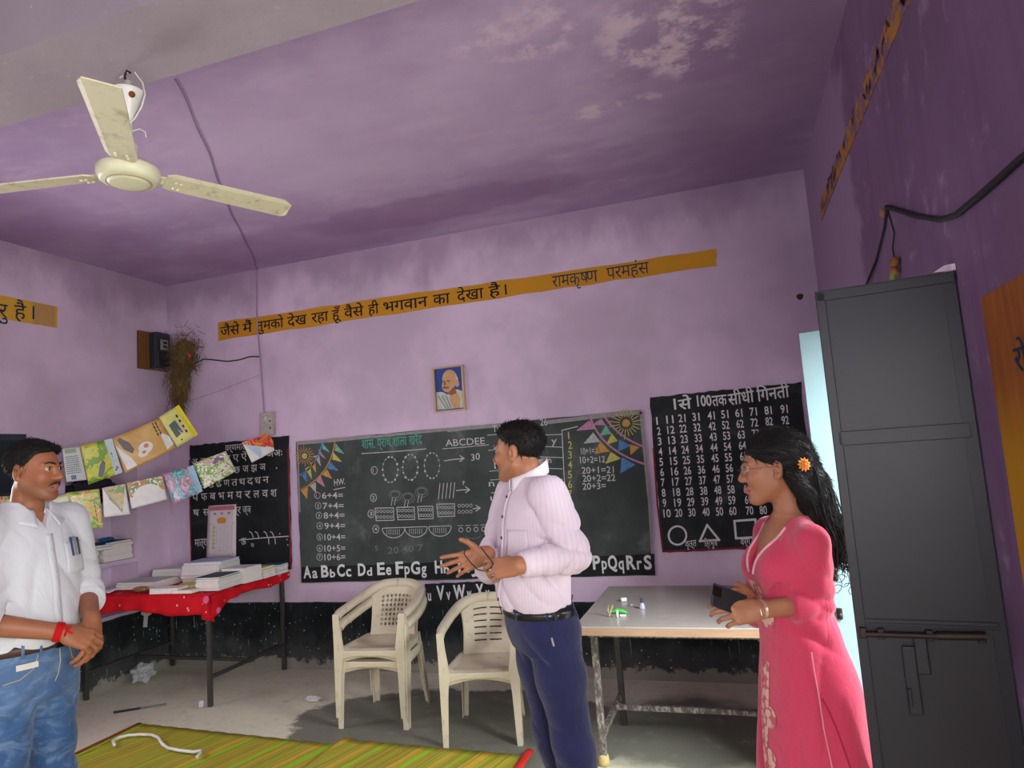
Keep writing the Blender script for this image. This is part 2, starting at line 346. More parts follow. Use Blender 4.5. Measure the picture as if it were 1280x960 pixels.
t = NT('chalk_faint', .9, .05); t.col(t.mix(t.noise(50, 4, .7), (84, 92, 90), (140, 146, 142))); M_faint = t.m
M_white = emat('white_paint', (226, 228, 228)); M_teal = emat('teal_chalk', (92, 170, 150), .9, .3)
CH = {'y': emat('yellow_chalk', (190, 186, 104), .9, .3), 'o': emat('orange_chalk', (196, 150, 84), .9, .3), 'p': emat('pink_chalk', (184, 136, 164), .9, .3),
      'b': emat('blue_chalk', (92, 136, 186), .9, .3), 'g': emat('green_chalk', (122, 182, 158), .9, .3), 'w': emat('grey_chalk', (178, 182, 180), .9, .3)}
NB = (0, -1, 0)
def slabquad(name, pxs, m, lift=.012, parent=None, mi_side=None, rag=0.):
    """painted board: px corner list in order tl, tr, br, bl; edges a little ragged"""
    c = [W(*q) for q in pxs]; tl, tr, br, bl = c; outl = []
    def edge(a, b2, n):
        for i in range(n):
            p = a.lerp(b2, i/n); p = p + Vector((random.uniform(-rag, rag), 0, random.uniform(-rag, rag))); outl.append(p)
    edge(bl, br, 24); edge(br, tr, 16); edge(tr, tl, 24); edge(tl, bl, 16); n = len(outl)
    mb = MB(); f = [Vector((p.x, D-lift, p.z)) for p in outl]; bk = [Vector((p.x, D-.0006, p.z)) for p in outl]
    mb.addm(f+bk, [tuple(range(n))], 0); mb.addm(f+bk, [((i+1) % n, i, n+i, n+(i+1) % n) for i in range(n)], 0 if mi_side is None else 1)
    return mb.build(name, [m] if mi_side is None else [m, mi_side], parent)
LIFT = .0145
class Writer:
    def flush(s, name, mats, parent):
        if s.mb.v: s.mb.build(name, mats, parent)
        s.mb = MB()
    def __init__(s, lift=LIFT): s.mb = MB(); s.l = lift
    def p(s, q): return W(q[0], q[1], s.l)
    def t(s, body, a, b, h, off=.012, mi=0, cap=.69, shear=0.): walltext(s.mb, body, s.p(a), s.p(b), h, (0, 0, 0), mi, off, 0, shear, cap=cap); return s
    def line(s, pts, wd=.008, mi=0): s.mb.flatstroke([s.p(q) for q in pts], wd, NB, mi); return s
    def ring(s, c, rx, ry, wd=.008, mi=0, n=20, a0=0, a1=2*math.pi):
        return s.line([(c[0]+rx*math.cos(a0+(a1-a0)*i/n), c[1]+ry*math.sin(a0+(a1-a0)*i/n)) for i in range(n+1)], wd, mi)
    def dot(s, c, r=1.2, mi=0):
        P = s.p(c)+Vector((0, -.0006, 0)); rr = r/165; s.mb.addm([P+Vector((rr*math.cos(a), 0, rr*math.sin(a))) for a in [k*math.pi/4 for k in range(8)]], [tuple(range(8))], mi); return s
    def tri(s, a, b, c, mi): s.mb.addm([s.p(a), s.p(b), s.p(c)], [(0, 1, 2)], mi); return s
# --- main chalkboard
M_plas = plain('cement_edge', (150, 148, 146), .85, .1, 0, .2, 20)
main = slabquad('blackboard', [(371, 552), (802, 513), (819, 719), (378, 728)], M_board, .013, None, M_plas, .004)
tag(main, 'big dusty chalkboard filled with sums and chalk bunting between the two smaller black boards', 'blackboard')
b = MB()
for (a, c, wd) in (((372, 554), (470, 545), .03), ((470, 546), (560, 537), .022), ((560, 538), (648, 529), .03), ((684, 528), (740, 521), .03), ((740, 521), (802, 515), .036), ((801, 515), (811, 620), .018), ((811, 620), (817, 716), .014), ((373, 556), (376, 640), .014)):
    b.flatstroke([W(*a, .0138), W((a[0]*2+c[0])/3, (a[1]*2+c[1])/3+random.uniform(-.6, .6), .0138), W((a[0]+2*c[0])/3, (a[1]+2*c[1])/3+random.uniform(-.6, .6), .0138), W(*c, .0138)], wd, NB)
b.build('worn_rim', M_plas, main)
strip = slabquad('letter_band', [(378, 709), (818, 692), (819, 718), (379, 727)], M_black, .0142, main, None, .003)
w1 = Writer(.0158)
for s_, x, y in (('Aa', 381, 722), ('Bb', 403, 721), ('Cc', 423, 720), ('Dd', 449, 719), ('Ee', 473, 718), ('Fp', 496, 717), ('Gg', 515, 717), ('Hh', 545, 716), ('Ii', 574, 715), ('Jj', 590, 715), ('Kk', 612, 714), ('Ll', 634, 713), ('Mm', 656, 712), ('Nn', 682, 712), ('Oo', 712, 711), ('Pp', 742, 711), ('Qq', 761, 711), ('Rr', 784, 711), ('S', 806, 711)):
    w1.flush('painted_letter', M_white, main)
    k = 9.5 if s_[0] not in 'MQRG' else 11.5
    w1.t(s_[0], (x, y), (x+k, y-.5), .092, .03)
    if len(s_) > 1: w1.t(s_[1], (x+k+1.5, y), (x+k+(8 if s_[1] not in 'ijl' else 4), y-.3), .062 if s_[1] in 'bdfhklt' else .085, .022)
for i in range(0): w1.dot((random.uniform(382, 816), random.choice((random.uniform(697, 702), random.uniform(718, 724)))-.02*0), random.uniform(.3, .9))
w1.flush('painted_letter', M_white, main)
c_ = Writer(.0152)
mats = [M_chalk, M_faint, M_teal] + [CH[k] for k in 'yopbgw']; K = {'y': 3, 'o': 4, 'p': 5, 'b': 6, 'g': 7, 'w': 8}
c_.t('शास. प्राथ.शाला खरैद', (454, 561), (529, 555), .07, .008, 2, .62); c_.line([(453, 567), (500, 564), (534, 561)], .006)
c_.flush('chalk_heading', mats, main); c_.t('ABCDEE', (558, 558), (607, 555), .052, .004); c_.line([(554, 561), (580, 559), (612, 556)], .005)
c_.flush('chalk_alphabet', mats, main)
for (x, y) in ((489, 587), (514, 584), (541, 582)):
    c_.ring((x, y), 9.5, 16, .006, 1)
    for k in range(14): c_.dot((x+9.5*math.cos(k*.449), y+16*math.sin(k*.449)), random.uniform(.9, 1.7))
def arrow(x0, y0, x1, y1): c_.line([(x0, y0), ((x0+x1)/2, (y0+y1)/2-.4), (x1, y1)], .007); c_.line([(x1-5, y1-3.5), (x1, y1), (x1-5, y1+3.5)], .007)
c_.flush('chalk_beads', mats, main); arrow(556, 576, 581, 573); c_.t('30', (590, 576), (601, 574), .05, .006)
for i, (x, y) in enumerate(((469, 588), (468, 622), (465, 642), (471, 661))):
    c_.flush('chalk_bullet', mats, main); c_.ring((x, y), 3.8, 4.8, .005); c_.t('1234'[i], (x-1.6, y+2.4), (x+1.6, y+2.2), .03, .006)
c_.flush('chalk_bullets', mats, main)
for (x, y) in ((495, 619), (511, 622), (528, 615)):
    c_.ring((x, y), 8, 6.5, .005, 1); c_.ring((x, y-1), 5.5, 4, .008, 1); c_.line([(x-3, y+3), (x-5, y+13)], .005); c_.line([(x+1, y+3), (x-1, y+12)], .005)
c_.flush('chalk_bundle', mats, main)
for k in range(5): c_.line([(549+k*4.6, 624-k*.4), (551+k*4.6, 604-k*.3)], .006)
c_.flush('chalk_sticks', mats, main); c_.t('?', (579, 606), (582, 606), .03, .006); arrow(571, 613, 588, 612)
c_.flush('chalk_bundles', mats, main)
for (x, y, ww) in ((470, 635, 23), (497, 634, 22), (523, 633, 19), (547, 630, 22)):
    c_.line([(x, y), (x+ww, y-.5), (x+ww+.5, y+15), (x+1.5, y+15.5), (x, y)], .006)
    for r in (4, 11):
        for k in range(5): c_.ring((x+3+k*(ww-5)/4.2, y+r), 1.5, 1.7, .004, 0, 8)
for r in (632, 639.5):
    for k in range(4): c_.ring((575+k*4.8, r-k*.1), 1.8, 2, .004, 0, 8)
arrow(592, 636, 601, 635)
c_.flush('chalk_boxes', mats, main)
for (x, y) in ((493, 660), (521, 659), (551, 658)):
    c_.line([(x-14, y), (x, y-.6), (x+14, y-1)], .006); c_.ring((x, y), 14, 12, .006, 0, 16, 0, math.pi)
    for k in range(7):
        for r in (3, 6.5): c_.line([(x-8+k*2.6, y+r-1.5), (x-8.6+k*2.6, y+r+1.5)], .004)
for k in range(4): c_.ring((577+k*9.5, 662-k*.3), 2.6, 2.8, .005, 0, 10); c_.line([(573+k*9.5, 657-k*.3), (580+k*9.5, 656.5-k*.3)], .004)
arrow(612, 662, 625, 661)
for k in range(4): c_.line([(604+k*4.6, 682), (607+k*4.6, 673)], .005, 1)
c_.line([(613, 684), (640, 682)], .005); c_.ring((592, 668), 10, 5, .005, 1, 12, .3, 2.8)
c_.flush('chalk_drawing', mats, main)
for i, (s_, x, y) in enumerate((('6+4=', 404, 623), ('7+4=', 405, 636), ('8+4=', 406, 648), ('9+4=', 407, 661), ('10+4=', 407, 675), ('10+5=', 407, 689), ('10+6=', 407, 700))):
    c_.flush('chalk_sum', mats, main); c_.t(s_, (x, y), (x+26, y-.4), .05, .008); c_.ring((x-6, y-4), 3.6, 4, .004); c_.t(str(i+1), (x-7.3, y-2), (x-4.7, y-2), .024, .004)
c_.flush('chalk_sum', mats, main); c_.t('HW.', (419, 607), (433, 605), .05, .008); c_.line([(418, 612), (433, 609)], .006)
def sun(x, y, r, R, cm, rm, n=18):
    c_.ring((x, y), r*.55, r*.55, .02, cm, 14); c_.dot((x, y), r*.8, cm)
    for k in range(n): a = 2*math.pi*k/n+.1; rr = R*random.uniform(.75, 1); c_.line([(x+r*1.3*math.cos(a), y+r*1.3*math.sin(a)), (x+rr*math.cos(a), y+rr*math.sin(a))], .006, rm)
c_.flush('chalk_drawing', mats, main)
sun(382, 570, 4, 13, K['y'], K['o']); c_.flush('chalk_sun', mats, main); sun(783, 529, 6, 22, K['o'], K['y'], 20)
c_.flush('chalk_sun', mats, main)
def bunting(cord, cm, flags, wd=.014):
    n = 14; pts = []
    for i in range(n+1):
        u = i/n; a, b2, c2 = cord; pts.append(((1-u)**2*a[0]+2*u*(1-u)*b2[0]+u*u*c2[0], (1-u)**2*a[1]+2*u*(1-u)*b2[1]+u*u*c2[1]))
    c_.line(pts, wd, cm)
    for f in flags: c_.tri(*f[:3], K[f[3]]); c_.line([f[0], f[1], f[2], f[0]], .005, K[f[3]])
c_.flush('chalk_figures', mats, main)
bunting(((405, 551), (397, 585), (375, 594)), K['b'], [((404, 554), (405, 561), (413, 565), 'g'), ((400, 562), (402, 569), (408, 573), 'p'), ((394, 570), (400, 570), (402, 582), 'w'), ((389, 579), (395, 577), (396, 590), 'o'), ((383, 586), (389, 583), (391, 598), 'y'), ((377, 592), (384, 590), (385, 602), 'b')])
bunting(((420, 550), (416, 592), (378, 612)), K['o'], [((421, 555), (420, 563), (431, 567), 'g'), ((418, 566), (417, 574), (428, 577), 'y'), ((414, 578), (411, 585), (424, 588), 'b'), ((410, 587), (404, 593), (416, 598), 'o'), ((402, 595), (397, 601), (407, 608), 'p'), ((396, 603), (389, 607), (396, 615), 'w'), ((386, 607), (377, 612), (385, 623), 'o')], .01)
c_.flush('chalk_bunting', mats, main)
bunting(((738, 520), (750, 562), (806, 580)), K['p'], [((737, 526), (722, 538), (744, 536), 'p'), ((742, 541), (731, 554), (750, 552), 'w'), ((751, 552), (744, 567), (762, 564), 'o'), ((764, 565), (758, 579), (776, 573), 'y'), ((778, 572), (776, 591), (794, 581), 'b')])
bunting(((754, 517), (770, 545), (804, 558)), K['p'], [((752, 524), (741, 531), (757, 531), 'p'), ((758, 532), (751, 544), (764, 542), 'g'), ((765, 542), (759, 555), (772, 551), 'y'), ((775, 550), (773, 564), (788, 557), 'b'), ((788, 556), (789, 568), (799, 559), 'o')])
c_.flush('chalk_bunting', mats, main)
for i in range(7): c_.flush('chalk_numeral', mats, main); c_.t(str(i+1), (711, 549+i*12.2), (716, 548.6+i*12.2), .055, .006, K['y'])
for i, (s_, x, y, x1) in enumerate((('10+1=11', 727, 568, 750), ('10+2=12', 726, 579, 757), ('20+1=21', 728, 592, 768), ('20+2=22', 729, 602, 770), ('20+3=', 729, 612, 758))): c_.flush('chalk_sum', mats, main); c_.t(s_, (x, y), (x1, y-1.2), .047, .007)
c_.flush('chalk_sum', mats, main); c_.line([(703, 538), (706, 600), (712, 660)], .006); c_.line([(703, 538), (723, 533)], .006)
for i, y in enumerate((546, 560, 573, 587, 600)): c_.flush('chalk_rule', mats, main); c_.line([(676, y-2), (704, y-3 if i < 1 else y-1)], .005)
for i, y in enumerate((543, 562, 588, 599, 615, 627, 639, 648)): c_.flush('chalk_rule', mats, main); c_.line([(610+i*1.2, y+1), (660, y-3)], .005)
for s_, x, y in (('Tu', 617, 540), ('a', 618, 562), ('h', 619, 586), ('n', 612, 608), ('a', 627, 606), ('u', 614, 626), ('v', 629, 625), ('26', 676, 532), ('y', 690, 555), ('m', 683, 579)): c_.flush('chalk_letter', mats, main); c_.t(s_, (x, y), (x+(7 if len(s_) < 2 else 9), y-.4), .05 if s_[0] in 'Th2' else .036*1.38, .006)
for i in range(0): c_.dot((random.uniform(380, 800), random.uniform(560, 700)-(0)), random.uniform(.2, .6), 1)
c_.flush('chalk_letter', mats, main); c_.t('5', (470, 688), (474, 688), .04, .004, 1); c_.t('20 40 7', (486, 692), (530, 688), .05, .004, 1)
c_.mb.build('chalk_writing', mats, main)
# --- lower letter patch (black paint between board and dado)
low = slabquad('letter_patch', [(532, 729.5), (664, 724.5), (668, 751), (534, 756)], M_black, .0125, None, None, .004)
tag(low, 'small black patch with white letters T to Z below the big chalkboard, behind the chairs', 'alphabet patch')
w2 = Writer(.0142)
for s_, x, y in (('Tt', 514, 751), ('Uu', 533, 750), ('Vv', 547, 749), ('Ww', 568, 748), ('Xx', 596, 747), ('Yy', 619, 746), ('Zz', 648, 745)):
    if x < 534 or s_ == 'Zz': continue
    k = 10 if s_[0] != 'W' else 15
    w2.flush('painted_letter', M_white, low); w2.t(s_[0], (x, y), (x+k, y-.5), .1, .032); w2.t(s_[1], (x+k+2, y), (x+k+7.5, y-.3), .062*1.35, .022)
w2.flush('painted_letter', M_white, low); w2.t('u', (536, 750), (540, 750), .08, .02)
w2.mb.build('painted_lettering', M_white, low)
# --- small Hindi letter board on the left
M_redp = plain('red_paint', (120, 24, 38), .6, .3)
lb = slabquad('letter_board', [(238, 557), (361, 545), (365, 711), (241, 714)], M_black, .012, None, None, .006)
tag(lb, 'small black board of Hindi letters with a red edge behind the book table', 'blackboard')
b = MB(); b.flatstroke([W(238, 575, .0135), W(239, 640, .0135), W(241, 712, .0135)], .012, NB); b.flatstroke([W(361.5, 560, .0135), W(363, 640, .0135), W(365, 710, .0135)], .016, NB); b.build('red_border', M_redp, lb)
w3 = Writer(.0138)
w3.t('वर्णमाला', (283, 564), (312, 561), .05, .004, 0, .62)
def row(chars, x0, y0, x1, y1, h=.07, off=.012, skip=()):
    w3.flush('chalk_row', M_chalk, lb); cs = chars.split(' '); n = len(cs)
    for i, ch in enumerate(cs):
        u = i/max(1, n-1); x = x0+(x1-x0)*u; y = y0+(y1-y0)*u; wpx = 7.5 if len(ch) < 2 else 10
        w3.t(ch, (x, y), (x+wpx, y-.5), h, off, 0, .62)
row('अ आ इ ई उ ए ऐ ओ औ अं अः', 241, 581, 344, 570, .05); row('क ख ग घ च छ ज झ ञ', 241, 597, 326, 588, .055)
row('ट ठ ड ढ ण त थ द ध न', 242, 611, 330, 604, .055); row('प फ ब भ म य र ल व श', 242, 626, 340, 621, .06); row('ष स ह क्ष त्र ज्ञ', 243, 645, 305, 641, .055)
w3.flush('chalk_lettering', M_chalk, lb); w3.t('मात्राएं', (245, 683), (265, 681), .06, .01, 0, .62); w3.t('ऊ', (303, 681), (309, 680), .055, .01, 0, .62)
w3.line([(300, 675), (330, 672), (362, 670)], .008)
for k, (x, s_) in enumerate(((318, 'े'), (325, 'ै'), (336, 'ी'), (344, 'ो'))): w3.line([(x, 672-.1*k), (x-2, 666), (x-5, 664)], .008); w3.line([(x+1, 672), (x+1.5, 680)], .008) if k > 1 else None
w3.dot((351, 667), 1); w3.dot((360, 674), 1); w3.dot((361, 681), 1); w3.dot((347, 585), 1.2); w3.t('ल', (315, 683), (319, 684), .03, .01, 0, .62)
w3.mb.build('chalk_lettering', M_chalk, lb)
# --- number board on the right
nb = slabquad('number_board', [(812, 497), (1001, 478), (1022, 682), (829, 690)], M_black2, .012, None, None, .005)
tag(nb, 'black board of numbers 1 to 100 with circle, triangle and square, behind the woman', 'blackboard')
b = MB(); b.flatstroke([W(817, 560, .0135), W(822, 630, .0135), W(829, 689, .0135)], .012, NB); b.flatstroke([W(828, 689, .0135), W(900, 686, .0135), W(955, 683, .0135)], .014, NB); b.build('red_border', M_redp, nb)
w4 = Writer(.0138)
w4.t('1', (843, 512), (848, 511), .074, .02); w4.t('से', (849, 513), (865, 510), .07, .026, 0, .62); w4.t('100', (872, 508), (890, 507), .074, .02); w4.t('तक', (891, 508), (909, 506), .07, .022, 0, .62)
w4.t('सीधी', (911, 507), (943, 502), .075, .022, 0, .62); w4.t('गिनती'.replace('गि', 'िग'), (947, 502), (987, 496), .075, .022, 0, .62)
colx = [(821, 830), (833.5, 844.5), (848.5, 861), (866, 878.5), (885, 895.5), (902, 912), (919.5, 933), (937.5, 950), (956, 968), (976, 988)]
w4.flush('painted_heading', M_white, nb)
for c in range(10):
    xa, xb = colx[c]
    for r in range(10):
        u = r/9; n = c*10+r+1
        xt = xa+(xb-xa)*u; yt = (531-c*1.6)*(1-u)+(646.5-c*.55)*u
        s_ = str(n); ww = 4.5 if n < 10 else 9
        if n == 100: ww = 13
        w4.t(s_, (xt, yt), (xt+ww, yt-.6), .054, .014)
    w4.flush('number_column', M_white, nb)
w4.ring((847, 669), 11, 11.5, .013, 0, 30); w4.flush('painted_shape', M_white, nb); w4.line([(875, 676), (884, 656), (899, 674.5), (875, 676), (884, 656)], .014); w4.flush('painted_shape', M_white, nb); w4.line([(918, 651), (944, 649), (946, 671), (920, 672.5), (918, 651), (944, 649)], .014)
w4.flush('painted_shape', M_white, nb); w4.t('वृत्त', (857, 684), (871, 682), .04, .012, 0, .62); w4.flush('painted_word', M_white, nb); w4.t('त्रिभुज'.replace('त्रि', 'ित्र'), (881, 683), (897, 682), .04, .012, 0, .62); w4.flush('painted_word', M_white, nb); w4.t('वर्ग', (926, 681), (938, 680), .04, .012, 0, .62)
w4.mb.build('painted_lettering', M_white, nb)
# ------------------------------------------------------------------ slogan bands
def band_mat(name, c, wear, wc):
    t = NT(name, .7, .2); k = t.mix(t.noise(5, 5), tuple(x*.93 for x in c), c); k = t.mix(t.mul(t.ramp(t.noise(16, 7, .75), *((.58, .68) if wear < .9 else (.46, .54))), wear), k, wc); t.col(k); return t.m
M_yel = band_mat('ochre_paint', (206, 146, 36), .35, (196, 150, 96)); M_yel2 = band_mat('ochre_paint_worn', (166, 112, 46), .95, (112, 84, 104)); M_yel3 = band_mat('yellow_paint', (222, 172, 60), .3, (214, 180, 110))
M_ink = plain('black_lettering', (24, 24, 34), .7, .2); M_inkb = plain('blue_black_lettering', (34, 52, 74), .7, .2)
sl = slabquad('slogan_band', [(273, 403), (896, 311), (895, 332), (273, 426)], M_yel, .003, None, None, .006)
tag(sl, 'long ochre band with a Hindi sentence painted high across the back wall', 'slogan')
w5 = Writer(.0045)
for s_, x0, x1 in (('जैसे', 276, 300), ('मैं', 304, 316), ('तुमको', 321, 355), ('देख', 360, 384), ('रहा', 390, 411), ('हूँ', 416, 427), ('वैसे', 431, 455), ('ही', 461, 474), ('भगवान', 480, 535), ('का', 542, 563), ('देखा', 572, 605), ('है', 612, 626), ('।', 632, 634)):
    f = lambda x: 420.5-(x-276)*.1463
    w5.t(s_, (x0, f(x0)), (x1, f(x1)), .08, .018, 0, .62); w5.flush('painted_word', [M_ink, M_inkb], sl)
w5.t('रामकृ', (691, 359.5), (726, 354.6), .085, .003, 1, .62); w5.t('ष', (726, 354.5), (736, 353.2), .085, .003, 1, .62); w5.t('ण', (733, 353.5), (748, 351.6), .085, .003, 1, .62)
w5.flush('painted_word', [M_ink, M_inkb], sl); w5.t('परमहंस', (759, 349.5), (812, 341.5), .085, .003, 1, .62)
w5.mb.build('painted_lettering', [M_ink, M_inkb], sl)
# left wall band
XLl = XL+.003
b = MB(); yb0, yb1 = 2.6, 3.79
b.quadbox((XLl, yb1, 2.85), (XLl, yb0, 2.85), (XLl, yb0, 3.02), (XLl, yb1, 3.02), (.004, 0, 0))
sl2 = b.build('slogan_band', M_yel3); tag(sl2, 'short yellow band end with Hindi lettering high on the left wall', 'slogan')
b = MB(); b.quadbox((XLl+.001, yb1-.02, 2.853), (XLl+.001, 3.6, 2.853), (XLl+.001, 3.6, 3.017), (XLl+.001, yb1-.02, 3.017), (.002, 0, 0)); b.build('faded_end', band_mat('faded_ochre', (196, 152, 92), .5, (190, 160, 120)), sl2)
b = MB()
def LW(px, py): p = onx(px, py, XL); p.x = XL+.0055; return p
walltext(b, 'शत्रु', LW(-36, 392), LW(9, 398.5), .1, (0, 0, 0), 0, .006, cap=.62); walltext(b, 'है', LW(17, 398), LW(32, 399.5), .1, (0, 0, 0), 0, .006, cap=.62); walltext(b, '।', LW(40, 399), LW(42, 399), .1, (0, 0, 0), 0, .006, cap=.62)
b.build('painted_lettering', M_inkb, sl2)
# right wall: broken ochre band and orange panel
XRl = XR-.0045
b = MB()
b.quadbox((XRl, 4.35, 2.9), (XRl, 4.35, 3.0), (XRl, 2.15, 3.0), (XRl, 2.15, 2.9), (-.004, 0, 0))
sl3 = b.build('slogan_band', M_yel2); tag(sl3, 'worn flaking ochre band high on the right wall above the steel door', 'slogan')
b = MB()
for i in range(34):
    y = random.uniform(2.2, 4.3); z = random.uniform(2.915, 2.97); b.flatstroke([(XRl-.003, y, z), (XRl-.003, y+random.uniform(-.03, .03), z+.03), (XRl-.003, y+random.uniform(-.05, .05), z+random.uniform(-.01, .04))], .008, (-1, 0, 0))
b.build('flaked_lettering', M_ink, sl3)
t = NT('orange_panel_paint', .6, .3); gr = t.noise(4, 6, .7, t.scale(None, (10, 10, .7))); o_ = t.xyz(); k = t.mix(t.ramp(gr, .35, .7), (128, 70, 30), (156, 92, 36)); k = t.mix(t.ramp(o_[2], 1.75, 1.45), k, (176, 126, 22)); t.col(k); M_pan = t.m
b = MB(); b.quadbox((XRl, 2.0, .3), (XRl, 2.0, 1.925), (XRl, .9, 1.925), (XRl, .9, .3), (-.004, 0, 0)); pan = b.build('painted_panel', M_pan); tag(pan, 'orange brown painted panel with dark Hindi letters on the right wall beside the door', 'painted panel')
b = MB()
def RW(px, py): p = onx(px, py, XR); p.x = XR-.0055; return p
for s_, y0, y1, z, hh in (('रोज', 1.845, 1.70, 1.715, .055), ('के', 1.80, 1.70, 1.50, .07), ('नियम'.replace('नि', 'िन'), 1.62, 1.3, 1.715, .055), ('स्वच्छ', 1.6, 1.3, 1.50, .06)):
    b = MB(); walltext(b, s_, (XR-.0055, y0, z), (XR-.0055, y1, z), hh, (0, 0, 0), 0, .012, cap=.62); b.build('painted_word', M_inkb, pan)

# ================================================================== ceiling fan
M_fan = plain('cream_enamel', (222, 220, 186), .4, .4, 0, .1, 14); M_fanw = plain('white_enamel', (226, 224, 214), .35, .5, 0, .08, 20)
t = NT('grimy_blade', .5, .35); o_ = t.xyz(); gr = t.noise(12, 6, .75); t.col(t.mix(t.ramp(gr, .5, .75), (214, 208, 176), (150, 138, 104))); M_blade = t.m
M_wire = plain('dark_cable', (34, 32, 36), .6, .3); M_pwire = plain('purple_painted_cable', (146, 118, 150), .7, .2)
hk = onz(160, 82, 3.08); FZ = 2.68
fan = empty('ceiling_fan', (hk.x, hk.y, FZ), 0, 'cream three-blade ceiling fan hanging from the lilac beam', 'ceiling fan')
b = MB(); b.lathe([(0, -.043), (.055, -.042), (.064, -.039), (.068, -.034), (.082, -.033), (.092, -.028), (.099, -.016), (.101, -.004), (.101, .01), (.097, .016), (.08, .028), (.05, .042), (.03, .056), (0, .056)], n=48); b.build('motor_housing', M_fan, fan)
b = MB(); b.lathe([(.0675, -.0365), (.0705, -.0385), (.0735, -.0345)], n=48); b.build('trim_ring', plain('tan_ring', (176, 166, 128), .5, .3), fan)
b = MB(); b.lathe([(0, .05), (.012, .05), (.012, .34), (0, .34)], n=16); b.lathe([(0, .06), (.026, .06), (.03, .1), (.014, .12)], n=20); b.build('downrod', M_fanw, fan)
b = MB(); b.lathe([(.013, .19), (.0515, .292), (.053, .3), (.049, .303), (.012, .2)], n=40, smooth=False); can = b.build('canopy', M_fanw, fan)
b = MB(); b.lathe([(0, 0), (.01, 0), (.011, .002), (0, .003)], (.046*.9, -.023, .27), Matrix.Rotation(math.radians(120), 3, (0.45, .9, 0)), 14); b.build('rust_spot', plain('rust', (130, 76, 44), .8, .1), can)
b = MB(); b.tube([(0, 0, .33), (-.012, 0, .35), (-.016, 0, .365), (-.004, 0, .382), (.01, 0, .37)], .004, 0, 8); b.build('hook', M_rust, fan)
b = MB(); b.tube([(.02, .01, .375), (.05, .015, .33), (.066, .01, .28), (.06, .0, .23), (.03, 0, .195), (.012, 0, .185)], .0028, 0, 8); b.tube([(.012, 0, .15), (.04, .01, .158), (.06, .015, .145), (.063, .015, .125)], .002, 0, 8); b.tube([(0, 0, .375), (-.03, .01, .377), (-.06, .02, .38)], .002, 0, 6); b.build('supply_wire', M_fanw, fan)
for k, a in enumerate((-49, 64.5, -168.5)):
    R = Matrix.Rotation(math.radians(a), 3, 'Z') @ Matrix.Rotation(math.radians(-11), 3, 'X')
    out = [(.115, -.04), (.14, -.052), (.3, -.055), (.45, -.057), (.555, -.059), (.59, -.042), (.6, .03), (.588, .054), (.45, .052), (.3, .048), (.14, .044), (.12, .034)]
    b = MB(); n = len(out); L3 = [R @ Vector((x, y, -.006+.012*(y*y)/.004)) for x, y in out]; Z = R @ Vector((0, 0, .0025))
    b.addm([v+Z for v in L3]+[v-Z for v in L3], [tuple(range(n)), tuple(n+i for i in reversed(range(n)))]+[((i+1) % n, i, n+i, n+(i+1) % n) for i in range(n)])
    bl = b.build('blade', M_blade, fan)
    b = MB(); b.box(R @ Vector((.11, 0, .002)), (.09, .045, .004), 0, R, .001); 
    for (x, y) in ((.15, -.018), (.15, .018), (.168, -.018), (.168, .018)): b.lathe([(0, -.014), (.005, -.013), (.006, -.009)], R @ Vector((x, y, 0)), R, 10)
    b.build('blade_bracket', M_fan, bl)
# ================================================================== wiring
cA = Vector((-2.25, 2.3, H-.006)); cB = Vector((-3.87, D-.006, H-.006))
b = MB(); b.tube([cA.lerp(cB, u)+Vector((.012*math.sin(u*9)+.006*math.sin(u*31), 0, 0)) for u in [k/24 for k in range(25)]], .003, 0, 8); tag(b.build('ceiling_cable', M_pwire), 'purple painted cable running across the ceiling from the beam to the back wall', 'cable')
M_cond = plain('lilac_conduit', (176, 146, 184), .6, .3)
b = MB(); b.tube([Vector((-3.872, D-.011, H)), W(322, 400, .011), W(326, 446, .011), W(331, 516, .011)], .006, 0, 10); tag(b.build('conduit', M_cond), 'thin lilac conduit pipe running down the back wall to the switch box', 'conduit')
b = MB(); b.tube([W(x, y, .008) for x, y in ((233, 463), (243, 455), (256, 449), (268, 450), (285, 452), (300, 450), (313, 446), (325, 446))], .0055, 0, 8); tag(b.build('wall_cable', M_wire), 'dark cable looping along the back wall from the straw nest to the conduit', 'cable')
sw = empty('switch_box', W(337, 530, .0), 0, 'small dirty switch box on the back wall above the letter board', 'switch box')
b = MB(); b.box((0, -.026, 0), (.135, .05, .2), 0, None, .006); b.build('box', plain('dirty_ivory', (178, 170, 164), .6, .3, 0, .25, 25), sw)
b = MB(); b.lathe([(0, .012), (.022, .01), (.026, 0), (0, 0)], (0, -.051, .05), Matrix.Rotation(math.pi/2, 3, 'X'), 20); b.build('bulb_holder', plain('ivory', (206, 200, 184), .4, .4), sw)
b = MB(); 
for z in (.03, -.03): b.lathe([(0, .004), (.008, .003), (.008, 0)], (.045, -.051, z-.01), Matrix.Rotation(math.pi/2, 3, 'X'), 10)
b.build('screw', M_rust, sw)
b = MB(); ph_ = W(1000, 371, .0005); b.addm([ph_+Vector((.022*math.cos(a)*(1+.2*math.sin(3*a)), 0, .022*math.sin(a))) for a in [2*math.pi*k/14 for k in range(14)]], [tuple(range(14))]); tag(b.build('wall_hole', M_wire), 'small dark hole in the back wall near the right corner', 'hole')
